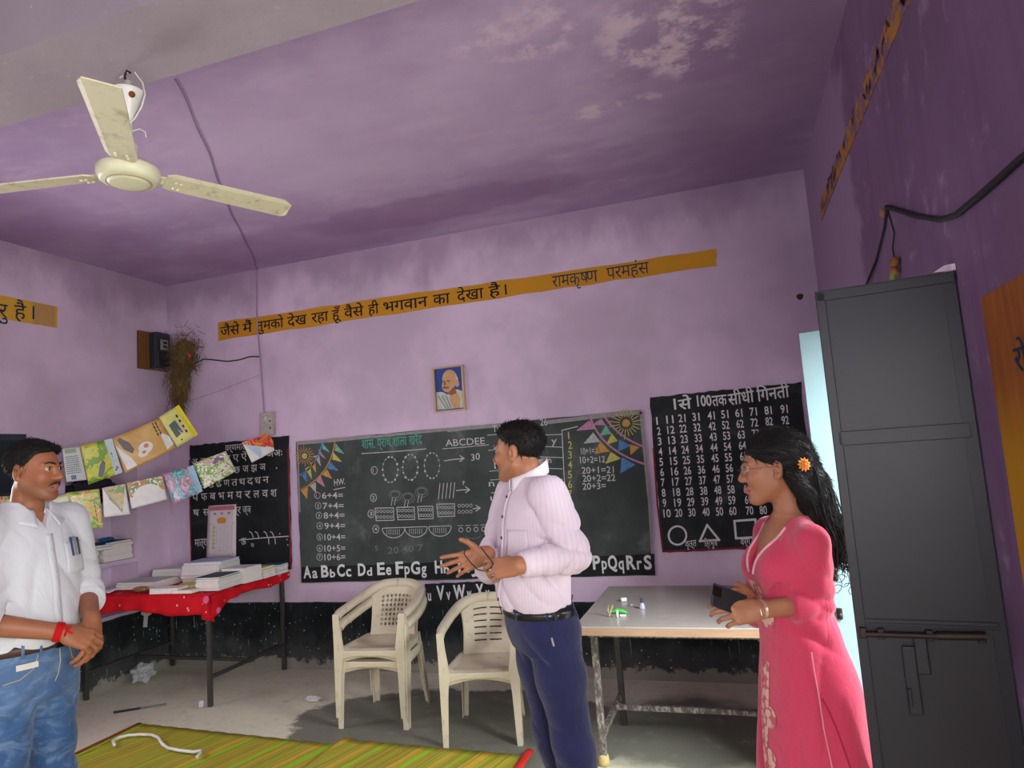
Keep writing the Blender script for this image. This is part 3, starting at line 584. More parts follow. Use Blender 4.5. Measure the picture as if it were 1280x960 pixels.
# right wall cable + loose wires
def Rw(px, py, l=.01): p = onx(px, py, XR); p.x = XR-l; return p
b = MB(); b.tube([Rw(1112, 258), Rw(1125, 262), Rw(1150, 270), Rw(1180, 274), Rw(1200, 268), Rw(1228, 245), Rw(1255, 222), Rw(1285, 195), Rw(1330, 168)], .0085, 0, 8); b.tube([Rw(1112, 258, .008), Rw(1108, 285, .008), Rw(1098, 325, .008), Rw(1088, 352, .012), Rw(1080, 372, .02)], .005, 0, 8); b.tube([Rw(1112, 260, .008), Rw(1120, 290, .006), Rw(1118, 310, .006), Rw(1124, 330, .012)], .003, 0, 6)
tag(b.build('wall_cable', M_wire), 'sagging grey cable on the right wall above the steel door', 'cable')
b = MB(); b.lathe([(0, .02), (.012, .015), (.016, 0), (.01, -.014), (0, -.016)], Rw(1109, 266, .012), None, 12); tag(b.build('cable_plug', plain('clay', (150, 104, 96), .8, .1)), 'clay lump holding the cable on the right wall', 'wall plug')
b = MB(); pc = Rw(1125, 332, .02)
for k in range(9): b.lathe([(0, .018), (.012, .012), (.014, 0), (0, -.008)], pc+Vector((random.uniform(-.006, .004), random.uniform(-.02, .02), random.uniform(-.02, .02))), Euler((random.random()*3, random.random()*3, 0)).to_matrix(), 8)
b.tube([pc+Vector((0, 0, -.01)), pc+Vector((-.004, .02, -.04)), pc+Vector((-.004, .03, -.07))], [.012, .014, .006], 1, 8)
tag(b.build('mud_nest', [plain('mud', (140, 96, 62), .9, .05), plain('dry_leaf', (110, 124, 70), .8, .1)]), 'little brown mud nest on the right wall above the steel door', 'insect nest')
b = MB(); q0 = Rw(1172, 340, .012); q1 = Rw(1196, 337, .012); q2 = Rw(1195, 329, .012); b.addm([q0, q1, q2, Rw(1186, 331, .012)]+[v+Vector((.01, 0, 0)) for v in (q0, q1, q2, Rw(1186, 331, .012))], [(0, 1, 2, 3), (7, 6, 5, 4), (0, 3, 7, 4), (3, 2, 6, 7), (2, 1, 5, 6), (1, 0, 4, 5)]); tag(b.build('daylight_leak', plain('pink_daylight', (240, 214, 232), .8, .1)), 'pale pink patch painted for daylight leaking at the steel door top corner', 'light patch')  # daylight leaking at the lintel gap, painted as a pale patch
# ================================================================== portrait
pc = [W(543, 459), W(581, 457.5), W(582, 514), W(543.5, 515)]
pic = empty('framed_picture', ((pc[0]+pc[2])/2).to_tuple(), 0, 'small framed portrait of an elderly moustached man in a white shawl on blue', 'picture'); pic.location.y = D
pw = (pc[1]-pc[0]).length; ph = (pc[0]-pc[3]).length
M_frame = plain('pale_wood', (206, 172, 132), .5, .3)
b = MB()
for sx in (-1, 1): b.box((sx*(pw/2-.007), -.016, 0), (.014, .03, ph), 0, None, .002)
for sz in (-1, 1): b.box((0, -.016, sz*(ph/2-.006)), (pw-.028, .028, .012), 0, None, .002)
b.build('frame', M_frame, pic)
b = MB(); b.box((0, -.008, 0), (pw-.02, .012, ph-.02)); b.build('backing', plain('portrait_blue', (52, 78, 150), .5, .3, 0, .2, 12), pic)
def poly(mb, pts, y, mi=0): P = [Vector((x*pw/2, y, z*ph/2)) for x, z in pts]; mb.addm(P, [tuple(range(len(P)))], mi)
def oval(cx, cz, rx, rz, n=22, a0=0): return [(cx+rx*math.cos(a0+2*math.pi*k/n), cz+rz*math.sin(a0+2*math.pi*k/n)) for k in range(n)]
Ms = [plain('painted_skin', (206, 160, 116), .5, .3, 0, .15, 30), plain('painted_shawl', (196, 202, 190), .5, .3, 0, .15, 30), plain('painted_shade', (148, 98, 66), .5, .3), plain('painted_hair', (96, 80, 70), .5, .3), plain('painted_fold', (140, 148, 146), .5, .3)]
b = MB(); y = -.0145
poly(b, [(-.86, -.88), (-.86, -.1), (-.5, -.1), (-.1, -.25), (.2, -.2), (.5, -.05), (.84, -.15), (.84, -.88)], y, 1)
poly(b, [(.1, -.2), (.45, -.1), (.7, -.5), (.62, -.88), (.2, -.88), (0, -.5)], y-.0003, 0)
poly(b, [(-.2, .0), (.4, .0), (.45, -.22), (.1, -.3), (-.1, -.22)], y-.0004, 2)
poly(b, oval(.08, .42, .5, .42), y-.0006, 0); poly(b, oval(-.12, .14, .34, .28), y-.0008, 0); poly(b, oval(.55, .2, .13, .16), y-.0009, 0)
poly(b, [(-.4, .13), (-.15, .1), (.05, .06), (.0, .02), (-.2, .03), (-.4, .06)], y-.0012, 3)
poly(b, [(-.42, .4), (-.28, .37), (-.28, .33), (-.42, .35)], y-.0012, 3); poly(b, [(-.12, .4), (.1, .36), (.1, .31), (-.12, .34)], y-.0012, 3)
poly(b, [(-.3, .36), (-.2, .36), (-.18, .18), (-.34, .17)], y-.0011, 2); poly(b, [(.45, .6), (.62, .45), (.6, .3), (.5, .4)], y-.0012, 1)
for k in range(3): poly(b, [(-.8+k*.25, -.25), (-.7+k*.25, -.25), (-.2+k*.15, -.85), (-.3+k*.15, -.85)], y-.0003, 4)
b.build('portrait', Ms, pic)
# ================================================================== meter + straw nest in the corner
mb_ = empty('electricity_meter', (XL, 4.66, 2.78), 0, 'black electricity meter on a brown wooden board high in the left corner', 'meter')
t = NT('old_brown_wood', .6, .2); g = t.wave(14, 3, 'Y'); t.col(t.mix(g, (96, 62, 36), (146, 100, 56))); M_bwood = t.m
b = MB(); b.box((.014, .03, 0), (.026, .33, .34), 0, None, .003); b.build('backboard', M_bwood, mb_)
M_bk = plain('black_plastic', (44, 48, 56), .35, .5, 0, .2, 20)
b = MB(); b.box((.07, .05, 0), (.09, .17, .335), 0, None, .02); b.box((.085, .05, -.08), (.085, .15, .15), 0, None, .01); mc = b.build('meter_case', M_bk, mb_)
b = MB(); b.box((.116, .055, .05), (.008, .085, .1), 0, None, .004); b.build('dial_window', plain('grey_dial', (150, 156, 156), .25, .5, 0, .3, 60), mb_)
b = MB(); 
for z in (.07, .035): b.box((.121, .06, z), (.003, .04, .018))
b.build('dial_marks', M_ink, mb_)
t = NT('dry_straw', .85, .1); t.col(t.mix(t.noise(40, 3), (74, 58, 36), (142, 118, 74))); M_straw = t.m
rs = random.Random(3); b = MB()
def blade_(p, d, L, r=.0022):
    d = Vector(d).normalized(); q = p+d*L; m_ = p.lerp(q, .5)+Vector((rs.uniform(-.02, .02), rs.uniform(-.02, .02), rs.uniform(-.03, .005)))
    b.tube([p, m_, q], [r, r, r*.4], 0, 4, False, False)
def clamp_(p): return Vector((max(p.x, XL+.012), min(p.y, D-.012), p.z))
cN = Vector((-4.61, 4.77, 2.74))
for i in range(520):
    p = cN+Vector((rs.gauss(0, .065), rs.gauss(0, .045), rs.gauss(0, .09))); blade_(clamp_(p), (rs.uniform(-1, 1), rs.uniform(-1, .6), rs.uniform(-1.2, .7)), rs.uniform(.05, .12))
cN2 = Vector((-4.68, 4.77, 2.52))
for i in range(560):
    z = rs.uniform(-.28, .14); k = 1-max(0, -z)/.42; p = cN2+Vector((rs.gauss(.0, .05*k), rs.gauss(0, .035*k), z)); blade_(clamp_(p), (rs.uniform(-.5, .5), rs.uniform(-.5, .4), -1), rs.uniform(.06, .15))
core = bmesh.new(); bmesh.ops.create_icosphere(core, subdivisions=3, radius=1)
for v in core.verts: v.co *= 1+.25*math.sin(7*v.co.x+3*v.co.z)*math.sin(5*v.co.y)
c2 = core.copy(); b.bm(core, Matrix.Translation(cN) @ Matrix.Diagonal((.09, .07, .12, 1))); b.bm(c2, Matrix.Translation(cN2+Vector((0, .02, -.02))) @ Matrix.Diagonal((.075, .06, .22, 1)))
ne = b.build('straw_nest', M_straw); tag(ne, 'shaggy straw bird nest hanging beside the electricity meter in the left corner', 'bird nest')
for v in ne.data.vertices: v.co.x = max(v.co.x, XL+.004); v.co.y = min(v.co.y, D-.004)
b = MB(); b.tube([cN+Vector((.1, -.06, -.02)), cN+Vector((.115, -.065, -.04)), cN+Vector((.1, -.06, -.06)), cN+Vector((.12, -.05, -.03))], .008, 0, 6); b.build('red_scrap', plain('red_thread', (214, 84, 60), .7, .2), ne)
# ================================================================== tables
M_tube = plain('worn_black_tube', (58, 56, 54), .5, .4, 0, .35, 40)
t = NT('chipped_steel_tube', .55, .4); t.col(t.mix(t.ramp(t.noise(50, 5, .8, t.scale(None, (1, 1, .4))), .45, .62), (82, 76, 70), (160, 154, 146))); M_tube2 = t.m
t = NT('brown_tabletop', .5, .3); t.col(t.mix(t.noise(6, 4), (110, 78, 56), (140, 104, 76))); M_top = t.m
TZ = .775
tl = empty('book_table', (-4.25, 4.42, 0), 0, 'steel-legged table along the back wall under the red cloth, loaded with books', 'table')
def TL(x, y, z): return Vector((x+4.25, y-4.42, z))
b = MB(); b.box(TL(-4.25, 4.415, TZ-.014), (1.2, .87, .028), 0, None, .003); b.build('tabletop', M_top, tl)
b = MB()
for y in (4.02, 4.81): b.box(TL(-4.25, y, TZ-.045), (1.14, .028, .03))
for x in (-4.81, -3.69): b.box(TL(x, 4.415, TZ-.045), (.028, .79, .03))
b.build('apron_rail', M_tube, tl)
for (x, y) in ((-3.695, 4.01), (-3.69, 4.83), (-4.85, 4.0), (-4.85, 4.83)):
    b = MB(); b.box(TL(x, y, (TZ-.03)/2), (.03, .03, TZ-.03), 0, None, .004); b.build('leg', M_tube, tl)
for x in (-3.69, -4.85):
    b = MB(); b.box(TL(x, 4.42, .2), (.025, .8, .025), 0, None, .003); b.build('side_rail', M_tube, tl)
b = MB(); b.box(TL(-4.25, 4.42, .2), (1.12, .025, .025), 0, None, .003); b.build('cross_rail', M_tube, tl)
# red cloth
t = NT('red_print_cloth', .8, .1); o_ = t.xyz()
v1 = t.voro(7.5, t.scale(None, (1, 1, 1), (.3, .1, .2))); fl = t.ramp(v1, .22, .17); dots = t.ramp(t.voro(17, t.scale(None, (1, 1, 1), (.3, .7, .2))), .16, .12)
c = t.mix(t.noise(9, 3), (176, 18, 30), (208, 30, 40)); c = t.mix(t.mul(dots, .8), c, (236, 190, 170)); c = t.mix(t.mul(fl, .85), c, (226, 110, 150)); t.col(c); M_cloth = t.m
x0, x1, y0, y1, zt = -4.86, -3.635, 3.965, 4.855, TZ+.006
b = MB(); cu = 40
def front(u, v):
    x = x0+(x1-x0)*u; d = (.125+.018*math.sin(9*u+1)+.03*max(0, u-.9)*10)*v; wv = .012*math.sin(38*u)*v
    return Vector((x, y0-.012*v**.5-wv*1.0-.004, zt-d+.004*0))
def right(u, v):
    y = y0+(y1-y0)*u; d = (.06+.1*max(0, 1-u*5)+.012*math.sin(11*u))*v; return Vector((x1+.01*v**.5+.012*math.sin(30*u)*v+.004, y, zt-d))
def topg(u, v): return Vector((x0+(x1-x0)*u, y0+(y1-y0)*v, zt+.003*math.sin(20*u)*math.sin(14*v)))
b.grid(topg, 41, 21); b.grid(front, 81, 7); b.grid(lambda u, v: right(1-u, v), 61, 7)
b.addm([Vector((x1, y0-.004, zt)), Vector((x1+.02, y0-.03, zt-.05)), Vector((x1+.03, y0-.035, zt-.13)), Vector((x1+.015, y0+.02, zt-.19)), Vector((x1-.05, y0-.035, zt-.16)), Vector((x1-.06, y0-.01, zt-.02))], [(0, 1, 2), (0, 2, 3, 4), (0, 4, 5), (1, 0, 3, 2)], 0, True)
cl = b.build('tablecloth', M_cloth); tag(cl, 'red tablecloth with pink flowers and white dots over the book table', 'tablecloth')
so = cl.modifiers.new('solid', 'SOLIDIFY'); so.thickness = .0035; so.offset = 0
# right table
rt = empty('plywood_table', (0, 0, 0), 0, 'bare grey-topped plywood table with worn steel legs between the man and the woman', 'table')
t = NT('grey_laminate', .24, .6); c = t.mix(t.noise(2.5, 6, .65), (158, 152, 144), (184, 178, 170)); c = t.mix(t.mul(t.ramp(t.noise(7, 5, .7, t.scale(None, (1, 3, 1))), .55, .75), .5), c, (132, 128, 124))
for (x, y) in ((-.62, 4.12), (-.35, 4.13)): c = t.mix(t.mul(t.blob(x, y, .05, .02, .4, .15, 20.), .6), c, (190, 168, 60))
t.col(c); M_gtop = t.m
t = NT('raw_wood_edge', .7, .2); t.col(t.mix(t.noise(5, 5, .6, t.scale(None, (1, 6, 12))), (140, 112, 88), (190, 160, 128))); M_wedge = t.m
RX0, RX1, RY0, RY1, RZ = -.825, .42, 3.285, 4.25, .762
b = MB(); b.box(((RX0+RX1)/2, (RY0+RY1)/2, RZ-.004), (RX1-RX0, RY1-RY0, .008), 0, None, .002); b.build('tabletop', M_gtop, rt)
b = MB(); b.box(((RX0+RX1)/2, RY0+.012, RZ-.026), (RX1-RX0, .024, .036), 0, None, .002); b.box(((RX0+RX1)/2, RY1-.012, RZ-.026), (RX1-RX0, .024, .036), 0, None, .002)
for x in (RX0+.012, RX1-.012): b.box((x, (RY0+RY1)/2, RZ-.026), (.024, RY1-RY0-.05, .036), 0, None, .002)
b.build('edge_trim', M_wedge, rt)
b = MB(); b.box(((RX0+RX1)/2, RY0+.09, RZ-.055), (RX1-RX0-.1, .03, .03), 0, None, .002); b.box(((RX0+RX1)/2, RY1-.14, RZ-.055), (RX1-RX0-.1, .03, .03), 0, None, .002); b.build('apron_rail', M_tube2, rt)
for (x, y) in ((-.79, 3.56), (-.77, 4.09), (.37, 3.56), (.37, 4.09)):
    b = MB(); b.box((x, y, (RZ-.04)/2), (.034, .034, RZ-.04), 0, None, .004); b.build('leg', M_tube2 if y < 4 else M_tube, rt)
for x in (-.78, .37):
    b = MB(); b.box((x, 3.825, .16), (.028, .54, .028), 0, None, .003); b.build('side_rail', M_tube2, rt)
b = MB(); b.box((-.205, 3.9, .17), (1.15, .028, .028), 0, None, .003); b.build('cross_rail', M_tube2, rt)
b = MB(); b.box((-.205, 3.825, RZ-.055), (.03, .56, .03)); b.build('under_rail', M_tube2, rt)
b = MB(); b.lathe([(0, .0), (.024, .002), (.03, .02), (.026, .05), (.02, .058), (0, .058)], (-.79, 3.56, 0), None, 12); b.build('leg_wrap', plain('straw_rope', (190, 170, 120), .9, .1, 0, .3, 60), rt)
# ---- things on the right table
def ontop(px, py): return onz(px, py, RZ)
def chalkbit(px, py, L, rz, m, label, r=.007, up=False):
    p = ontop(px, py); b = MB(); d = Vector((math.cos(rz), math.sin(rz), 0))*L/2
    if up: b.lathe([(0, 0), (r, 0), (r, L), (0, L)], p+Vector((0, 0, .0005)), None, 12)
    else: b.tube([p-d+Vector((0, 0, r)), p+d+Vector((0, 0, r))], r, 0, 10)
    return tag(localize(b.build('chalk_stick', m)), label, 'chalk', 'chalk pieces on the plywood table')
chalkbit(780, 752, .03, .4, M_white, 'thick white chalk end toward the back of the plywood table', .011); chalkbit(790, 758, .014, .2, M_white, 'tiny white chalk crumb beside the little bottle', .006)
chalkbit(772, 772, .035, 1.5, M_white, 'white chalk stub under the green clip', .006, True); chalkbit(779, 771, .03, .1, M_white, 'white chalk lying at the right of the green clip', .006)
p = ontop(803, 761); b = MB(); b.lathe([(0, 0), (.014, 0), (.015, .004), (.013, .022), (.007, .03), (.007, .034)], p, None, 16, 0); b.lathe([(.0085, .032), (.009, .05), (.006, .056), (0, .056)], p, None, 14, 1)
tag(localize(b.build('ink_bottle', [plain('pale_bottle', (176, 182, 206), .3, .5), plain('dark_cap', (58, 60, 84), .4, .4)])), 'tiny pale bottle with a dark cap standing on the plywood table', 'bottle')
p = ontop(772, 768); b = MB(); b.tube([p+Vector((-.03, 0, .012)), p+Vector((0, .002, .02)), p+Vector((.03, .006, .014)), p+Vector((.05, .0, .008))], [.004, .011, .009, .004], 0, 8); tag(localize(b.build('plastic_clip', plain('bright_green', (74, 206, 74), .4, .4))), 'bright green plastic clip on the plywood table', 'clip')
p = ontop(763, 771); b = MB(); b.tube([p+Vector((0, 0, .003)), p+Vector((-.012, .01, .03)), p+Vector((-.006, .02, .055)), p+Vector((.008, .012, .04)), p+Vector((.014, 0, .06))], .0035, 0, 8); b.tube([p+Vector((-.004, 0, .003)), p+Vector((.006, 0, .03)), p+Vector((.016, .004, .055))], .004, 0, 8)
tag(localize(b.build('metal_clasp', plain('brass', (206, 196, 140), .3, .5, .6))), 'bent brass clasp beside the green clip on the plywood table', 'clasp')
# ================================================================== plastic chairs
t = NT('beige_moulded_plastic', .48, .35); c = t.mix(t.noise(4, 5, .6), (194, 184, 158), (212, 202, 178)); c = t.mix(t.mul(t.ramp(t.noise(18, 6, .75), .54, .72), .6), c, (150, 134, 110)); t.col(c); M_pl = t.m
def shell(fn, nu, nv, th, keep=None):
    """surface fn(u,v)->(Vector,normal); cells kept by keep(i,j); closed thickness"""
    P = [[fn(i/(nu-1), j/(nv-1)) for i in range(nu)] for j in range(nv)]; vs = []; fs = []
    nn = [[None]*nu for _ in range(nv)]
    for j in range(nv):
        for i in range(nu):
            du = P[j][min(i+1, nu-1)]-P[j][max(i-1, 0)]; dv = P[min(j+1, nv-1)][i]-P[max(j-1, 0)][i]; nn[j][i] = du.cross(dv).normalized()
    for j in range(nv):
        for i in range(nu): vs.append(P[j][i])
    n0 = len(vs)
    for j in range(nv):
        for i in range(nu): vs.append(P[j][i]-nn[j][i]*th)
    K = lambda i, j: 0 <= i < nu-1 and 0 <= j < nv-1 and (keep is None or keep(i, j)); id_ = lambda i, j: j*nu+i
    for j in range(nv-1):
        for i in range(nu-1):
            if not K(i, j): continue
            a, b2, c2, d2 = id_(i, j), id_(i+1, j), id_(i+1, j+1), id_(i, j+1)
            fs += [(a, b2, c2, d2), (d2+n0, c2+n0, b2+n0, a+n0)]
            for (ii, jj, e, f) in ((i, j-1, a, b2), (i+1, j, b2, c2), (i, j+1, c2, d2), (i-1, j, d2, a)):
                if not K(ii, jj): fs.append((f, e, e+n0, f+n0))
    return vs, fs
def make_chair(label, pattern):
    root = empty('plastic_chair', (0, 0, 0), 0, label, 'chair', 'plastic chairs by the blackboard')
    # seat: front edge y=-.235, back y=.17
    def seat(u, v):
        x = (u-.5)*(.43-.05*v); y = -.225+.40*v; z = .415-.022*math.sin(math.pi*min(1, v*1.1))*(1-(2*u-1)**2*.7)-.01*v
        if v < .16: z -= .09*((.16-v)/.16)**2*(0.55+.45*(2*u-1)**2)+.0; y -= .0
        if abs(u-.5) > .42: z += .012*(1-abs(v-.5))
        return Vector((x, y, z))
    b = MB(); b.addm(*shell(lambda u, v: seat(u, v), 25, 25, .008), 0, True)
    # apron under the seat front and sides
    def apr(u, v):
        x = (u-.5)*.42; return Vector((x, -.218-.012*(1-(2*u-1)**2), .405-(.035+.045*abs(2*u-1)**4)*v))
    b.addm(*shell(apr, 25, 5, .006), 0, True)
    for s in (-1, 1):
        def sap(u, v, s=s): return Vector((s*(.212-.03*u), -.2+.38*u, .405-.05*v))
        b.addm(*shell(sap, 12, 4, .005), 0, True)
    b.build('seat', M_pl, root)
    # backrest panel: from seat rear up to the top hood
    def back(u, v):
        w_ = .33+.05*v-.06*math.sin(math.pi*v)*.5; a = (u-.5)
        y = .165+.105*v+.03*v*v; z = .395+.325*v
        y -= .10*(2*a)**2*(.25+.75*v)*.5
        z -= .05*(2*abs(a))**2.6*max(0, v-.6)/.4
        return Vector((a*w_, y, z))
    if pattern == 'slots':
        nu, nv = 33, 45
        def keep(i, j):
            v = j/(nv-1); row = [k for k in range(6) if j == 11+k*5]
            if row and (7 <= i <= 14 or 17 <= i <= 24): return False
            return True
    else:
        nu, nv = 47, 45
        def keep(i, j): return not (9 <= i <= 37 and 8 <= j <= 36 and i % 4 in (1, 2) and j % 4 in (1, 2))
    b = MB(); b.addm(*shell(back, nu, nv, .007, keep), 0, True); b.build('backrest', M_pl, root)
    # hood / arms: one swept band each side from the top of the back to the arm front
    for s in (-1, 1):
        path = [(.0, .293, .73), (.09, .286, .726), (.15, .262, .713), (.19, .222, .696), (.213, .15, .678), (.228, .06, .66), (.236, -.05, .644), (.236, -.14, .634), (.23, -.2, .618)]
        wd = [.06, .062, .064, .062, .058, .054, .052, .05, .044]
        pts = [Vector((s*x, y, z)) for x, y, z in path]
        # smooth path
        sp = []
        for i in range(len(pts)-1):
            p0, p1, p2, p3 = pts[max(i-1, 0)], pts[i], pts[i+1], pts[min(i+2, len(pts)-1)]
            for k in range(5):
                q = k/5; sp.append((.5*((2*p1)+(p2-p0)*q+(2*p0-5*p1+4*p2-p3)*q*q+(3*p1-p0-3*p2+p3)*q**3), wd[i]+(wd[i+1]-wd[i])*q))
        sp.append((pts[-1], wd[-1])); n = len(sp); vs = []
        prof = [(-.5, -.012), (-.44, .006), (0, .012), (.44, .006), (.5, -.012), (.5, -.03), (.42, -.03), (.38, -.006), (0, .0), (-.38, -.006), (-.42, -.03), (-.5, -.03)]
        for i, (p, w_) in enumerate(sp):
            tt = (sp[min(i+1, n-1)][0]-sp[max(i-1, 0)][0]).normalized()
            u = i/(n-1); lean = (1-min(1, u*1.6))
            upv = Vector((0, -.35, 1)).lerp(Vector((0, -1, .25)), lean).normalized() if u < .62 else Vector((0, 0, 1))
            upv = (upv-tt*upv.dot(tt)).normalized(); sd = tt.cross(upv)*s
            vs += [p+sd*(a*w_)+upv*c_ for a, c_ in prof]
        m_ = len(prof); fs = [(i*m_+k, i*m_+(k+1) % m_, (i+1)*m_+(k+1) % m_, (i+1)*m_+k) for i in range(n-1) for k in range(m_)]
        if s > 0: fs = [tuple(reversed(f)) for f in fs]
        fs += [tuple(range(m_)), tuple((n-1)*m_+k for k in range(m_))]
        b = MB(); b.addm(vs, fs, 0, True); b.build('armrest', M_pl, root)
        # front leg: channel from arm front to floor
        def chan(name, rows):
            b = MB(); vs = []; fs = []
            for (x, y, z, wx, wy) in rows:
                t_ = .007
                ring = [(x, y), (x-wx, y), (x-wx, y+t_), (x-t_, y+t_), (x-t_, y+wy), (x, y+wy)]
                vs += [Vector((s*a, c_, z)) for a, c_ in ring]
            for i in range(len(rows)-1):
                for k in range(6): fs.append((i*6+k, i*6+(k+1) % 6, (i+1)*6+(k+1) % 6, (i+1)*6+k))
            fs += [tuple(range(6)), tuple((len(rows)-1)*6+k for k in range(6))]
            if s < 0: fs = [tuple(reversed(f)) for f in fs]
            b.addm(vs, fs); b.build(name, M_pl, root)
        chan('leg', [(.248, -.222, .628, .042, .05), (.245, -.228, .55, .045, .055), (.242, -.23, .42, .062, .075), (.242, -.232, .36, .058, .07), (.24, -.236, .28, .048, .06), (.236, -.245, 0, .032, .045)])
        # rear leg (mirrored channel facing back)
        b = MB(); vs = []; fs = []; rows = [(.185, .2, .41, .05, -.06), (.19, .215, .3, .045, -.05), (.205, .25, 0, .034, -.04)]
        for (x, y, z, wx, wy) in rows:
            t_ = .007; vs += [Vector((s*a, c_, z)) for a, c_ in [(x, y), (x-wx, y), (x-wx, y-t_), (x-t_, y-t_), (x-t_, y+wy), (x, y+wy)]]
        for i in range(2):
            for k in range(6): fs.append((i*6+k, i*6+(k+1) % 6, (i+1)*6+(k+1) % 6, (i+1)*6+k))
        fs += [tuple(range(6)), tuple(12+k for k in range(6))]
        b.addm(vs, fs); b.build('leg', M_pl, root)
    return root
ch1 = make_chair('single beige plastic chair with slotted back beside the man in navy trousers', 'slots')
ch1.location = (-1.55, 3.905, 0); ch1.rotation_euler = (0, 0, math.radians(12)); ch1.scale = (.96, .96, .985)
ch2 = make_chair('lower beige plastic chair of the stacked pair at the left', 'weave')
ch2.location = (-2.30, 4.05, 0); ch2.rotation_euler = (0, 0, math.radians(5.5)); ch2.scale = (.98, .98, .985)
ch3 = copy_tree(ch2); ch3['label'] = 'upper beige plastic chair of the stacked pair with woven-pattern back'; ch3.location = (-2.305, 4.035, .07)
# ================================================================== books, papers
rb = random.Random(11)
M_page = plain('page_edges', (226, 222, 212), .8, .1, 0, .08, 60)
PAL = {k: plain('cover_'+k, c, .5, .3, 0, .1, 12) for k, c in dict(white=(232, 232, 232), grey=(196, 196, 202), blue=(52, 74, 150), pale=(190, 206, 230), tan=(206, 190, 158), yellow=(232, 214, 84), navy=(44, 54, 84), teal=(40, 96, 140), brown=(150, 126, 90), cream=(234, 226, 196)).items()}
def book(c, w_, d_, h, rz, cov, label, group, soft=.004, nm='notebook'):
    """closed softcover: pages block between two covers with a folded spine; pages show at three sides"""
    R = Matrix.Rotation(rz, 3, 'Z'); b = MB(); c = Vector(c); tk = min(.0018, h*.2)
    def sl(z0, z1, inset, mi):
        n = 8; vs = []
        for z in (z0, z1):
            for (x, y) in ((-w_/2+inset*.0, -d_/2+inset), (w_/2-inset, -d_/2+inset), (w_/2-inset, d_/2-inset), (-w_/2, d_/2-inset)):
                bulge = soft*math.sin(x*40+y*30+c.x*50); vs.append(c+R @ Vector((x, y, z+bulge*.4)))
        b.addm(vs, [(3, 2, 1, 0), (4, 5, 6, 7), (0, 1, 5, 4), (1, 2, 6, 5), (2, 3, 7, 6), (3, 0, 4, 7)], mi)
    sl(0, tk, 0, 0); sl(tk, h-tk, .003, 1); sl(h-tk, h, 0, 0)
    b.box(c+R @ Vector((-w_/2-.0005, 0, h/2)), (.0015, d_, h), 0, R)
    o = b.build(nm, [PAL[cov], M_page]); localize(o); return tag(o, label, 'book', group)
def stack(x, y, z, rz, items, where, group, nm='notebook'):
    zz = z
    n = len(items)
    for i, (w_, d_, h, cov) in enumerate(items):
        h = h*1.25
        rank = 'topmost' if i == n-1 else ('bottom' if i == 0 else ['second', 'third', 'fourth', 'fifth', 'sixth', 'seventh', 'eighth'][i-1])
        tail = '' if rank in ('topmost', 'bottom') else ' from the bottom'
        book((x+rb.uniform(-.006, .006), y+rb.uniform(-.006, .006), zz), w_, d_, h, rz+rb.uniform(-.05, .05), cov, '%s %s, %s%s %s' % ({'grey': 'grey', 'pale': 'pale blue'}.get(cov, cov), nm.replace('_', ' '), rank, tail, where), group, .003, nm)
        zz += h+.0006
    return zz
ZB = TZ+.0125; G1 = 'books and notebooks on the red cloth'
stack(-4.53, 4.28, ZB, .05, [(.36, .27, .03, 'white'), (.35, .26, .012, 'grey')], 'of the flat pile at the red table left front', G1)
stack(-4.50, 4.58, ZB, .02, [(.36, .26, .03, 'grey'), (.35, .25, .03, 'white'), (.34, .24, .02, 'white')], 'of the long pile, red table left rear', G1)
stack(-4.12, 4.52, ZB, .12, [(.33, .28, .03, 'tan'), (.36, .3, .018, 'grey'), (.34, .27, .03, 'white'), (.34, .27, .03, 'pale'), (.33, .26, .018, 'pale')], 'of the big blue-labelled pile', G1)
stack(-4.0, 4.24, ZB, .5, [(.3, .22, .014, 'tan'), (.28, .2, .008, 'yellow')], 'of the low pile before the blue-labelled pile', G1)
stack(-4.08, 4.04, ZB, .1, [(.25, .13, .016, 'white'), (.24, .12, .014, 'white')], 'of the white pair at the red table front edge', G1)
stack(-3.91, 4.045, ZB, .03, [(.17, .12, .02, 'tan')], 'paperback single at the red table front edge', G1)
stack(-3.77, 4.2, ZB, .06, [(.2, .26, .013, 'grey'), (.2, .26, .013, 'grey'), (.2, .26, .013, 'white'), (.19, .26, .013, 'grey'), (.2, .26, .013, 'grey'), (.2, .25, .01, 'navy')], 'of the stack at the red table right corner', G1)
stack(-3.755, 4.44, ZB, -.08, [(.22, .2, .016, 'white'), (.22, .2, .016, 'white'), (.22, .2, .016, 'white'), (.22, .2, .016, 'white'), (.21, .2, .014, 'white'), (.21, .2, .01, 'white')], 'of the tall white stack on the red table', G1)
stack(-3.745, 4.62, ZB, -.05, [(.22, .15, .016, 'white'), (.22, .15, .018, 'white'), (.21, .15, .018, 'tan'), (.2, .14, .012, 'yellow')], 'of the third stack along the red table right edge', G1)
stack(-3.735, 4.775, ZB, .05, [(.22, .13, .018, 'white'), (.22, .13, .016, 'blue'), (.22, .13, .016, 'white'), (.21, .12, .01, 'teal')], 'of the stack at the red table rear corner', G1)
# blue printed labels on the big pile
b = MB(); zt2 = ZB+.0305+.0186+.0306+.0306+.0186
b.box((-4.17, 4.52, zt2+.0014), (.12, .05, .0012), 0, Matrix.Rotation(.12, 3, 'Z')); tag(localize(b.build('paper_slip', PAL['blue'])), 'blue paper slip lying on top of the blue-labelled pile', 'paper')
b = MB(); b.box((-4.02, 4.44, zt2+.0014), (.11, .06, .0012), 0, Matrix.Rotation(.2, 3, 'Z')); tag(localize(b.build('paper_slip', PAL['navy'])), 'dark blue paper slip near the front of the blue-labelled pile', 'paper')
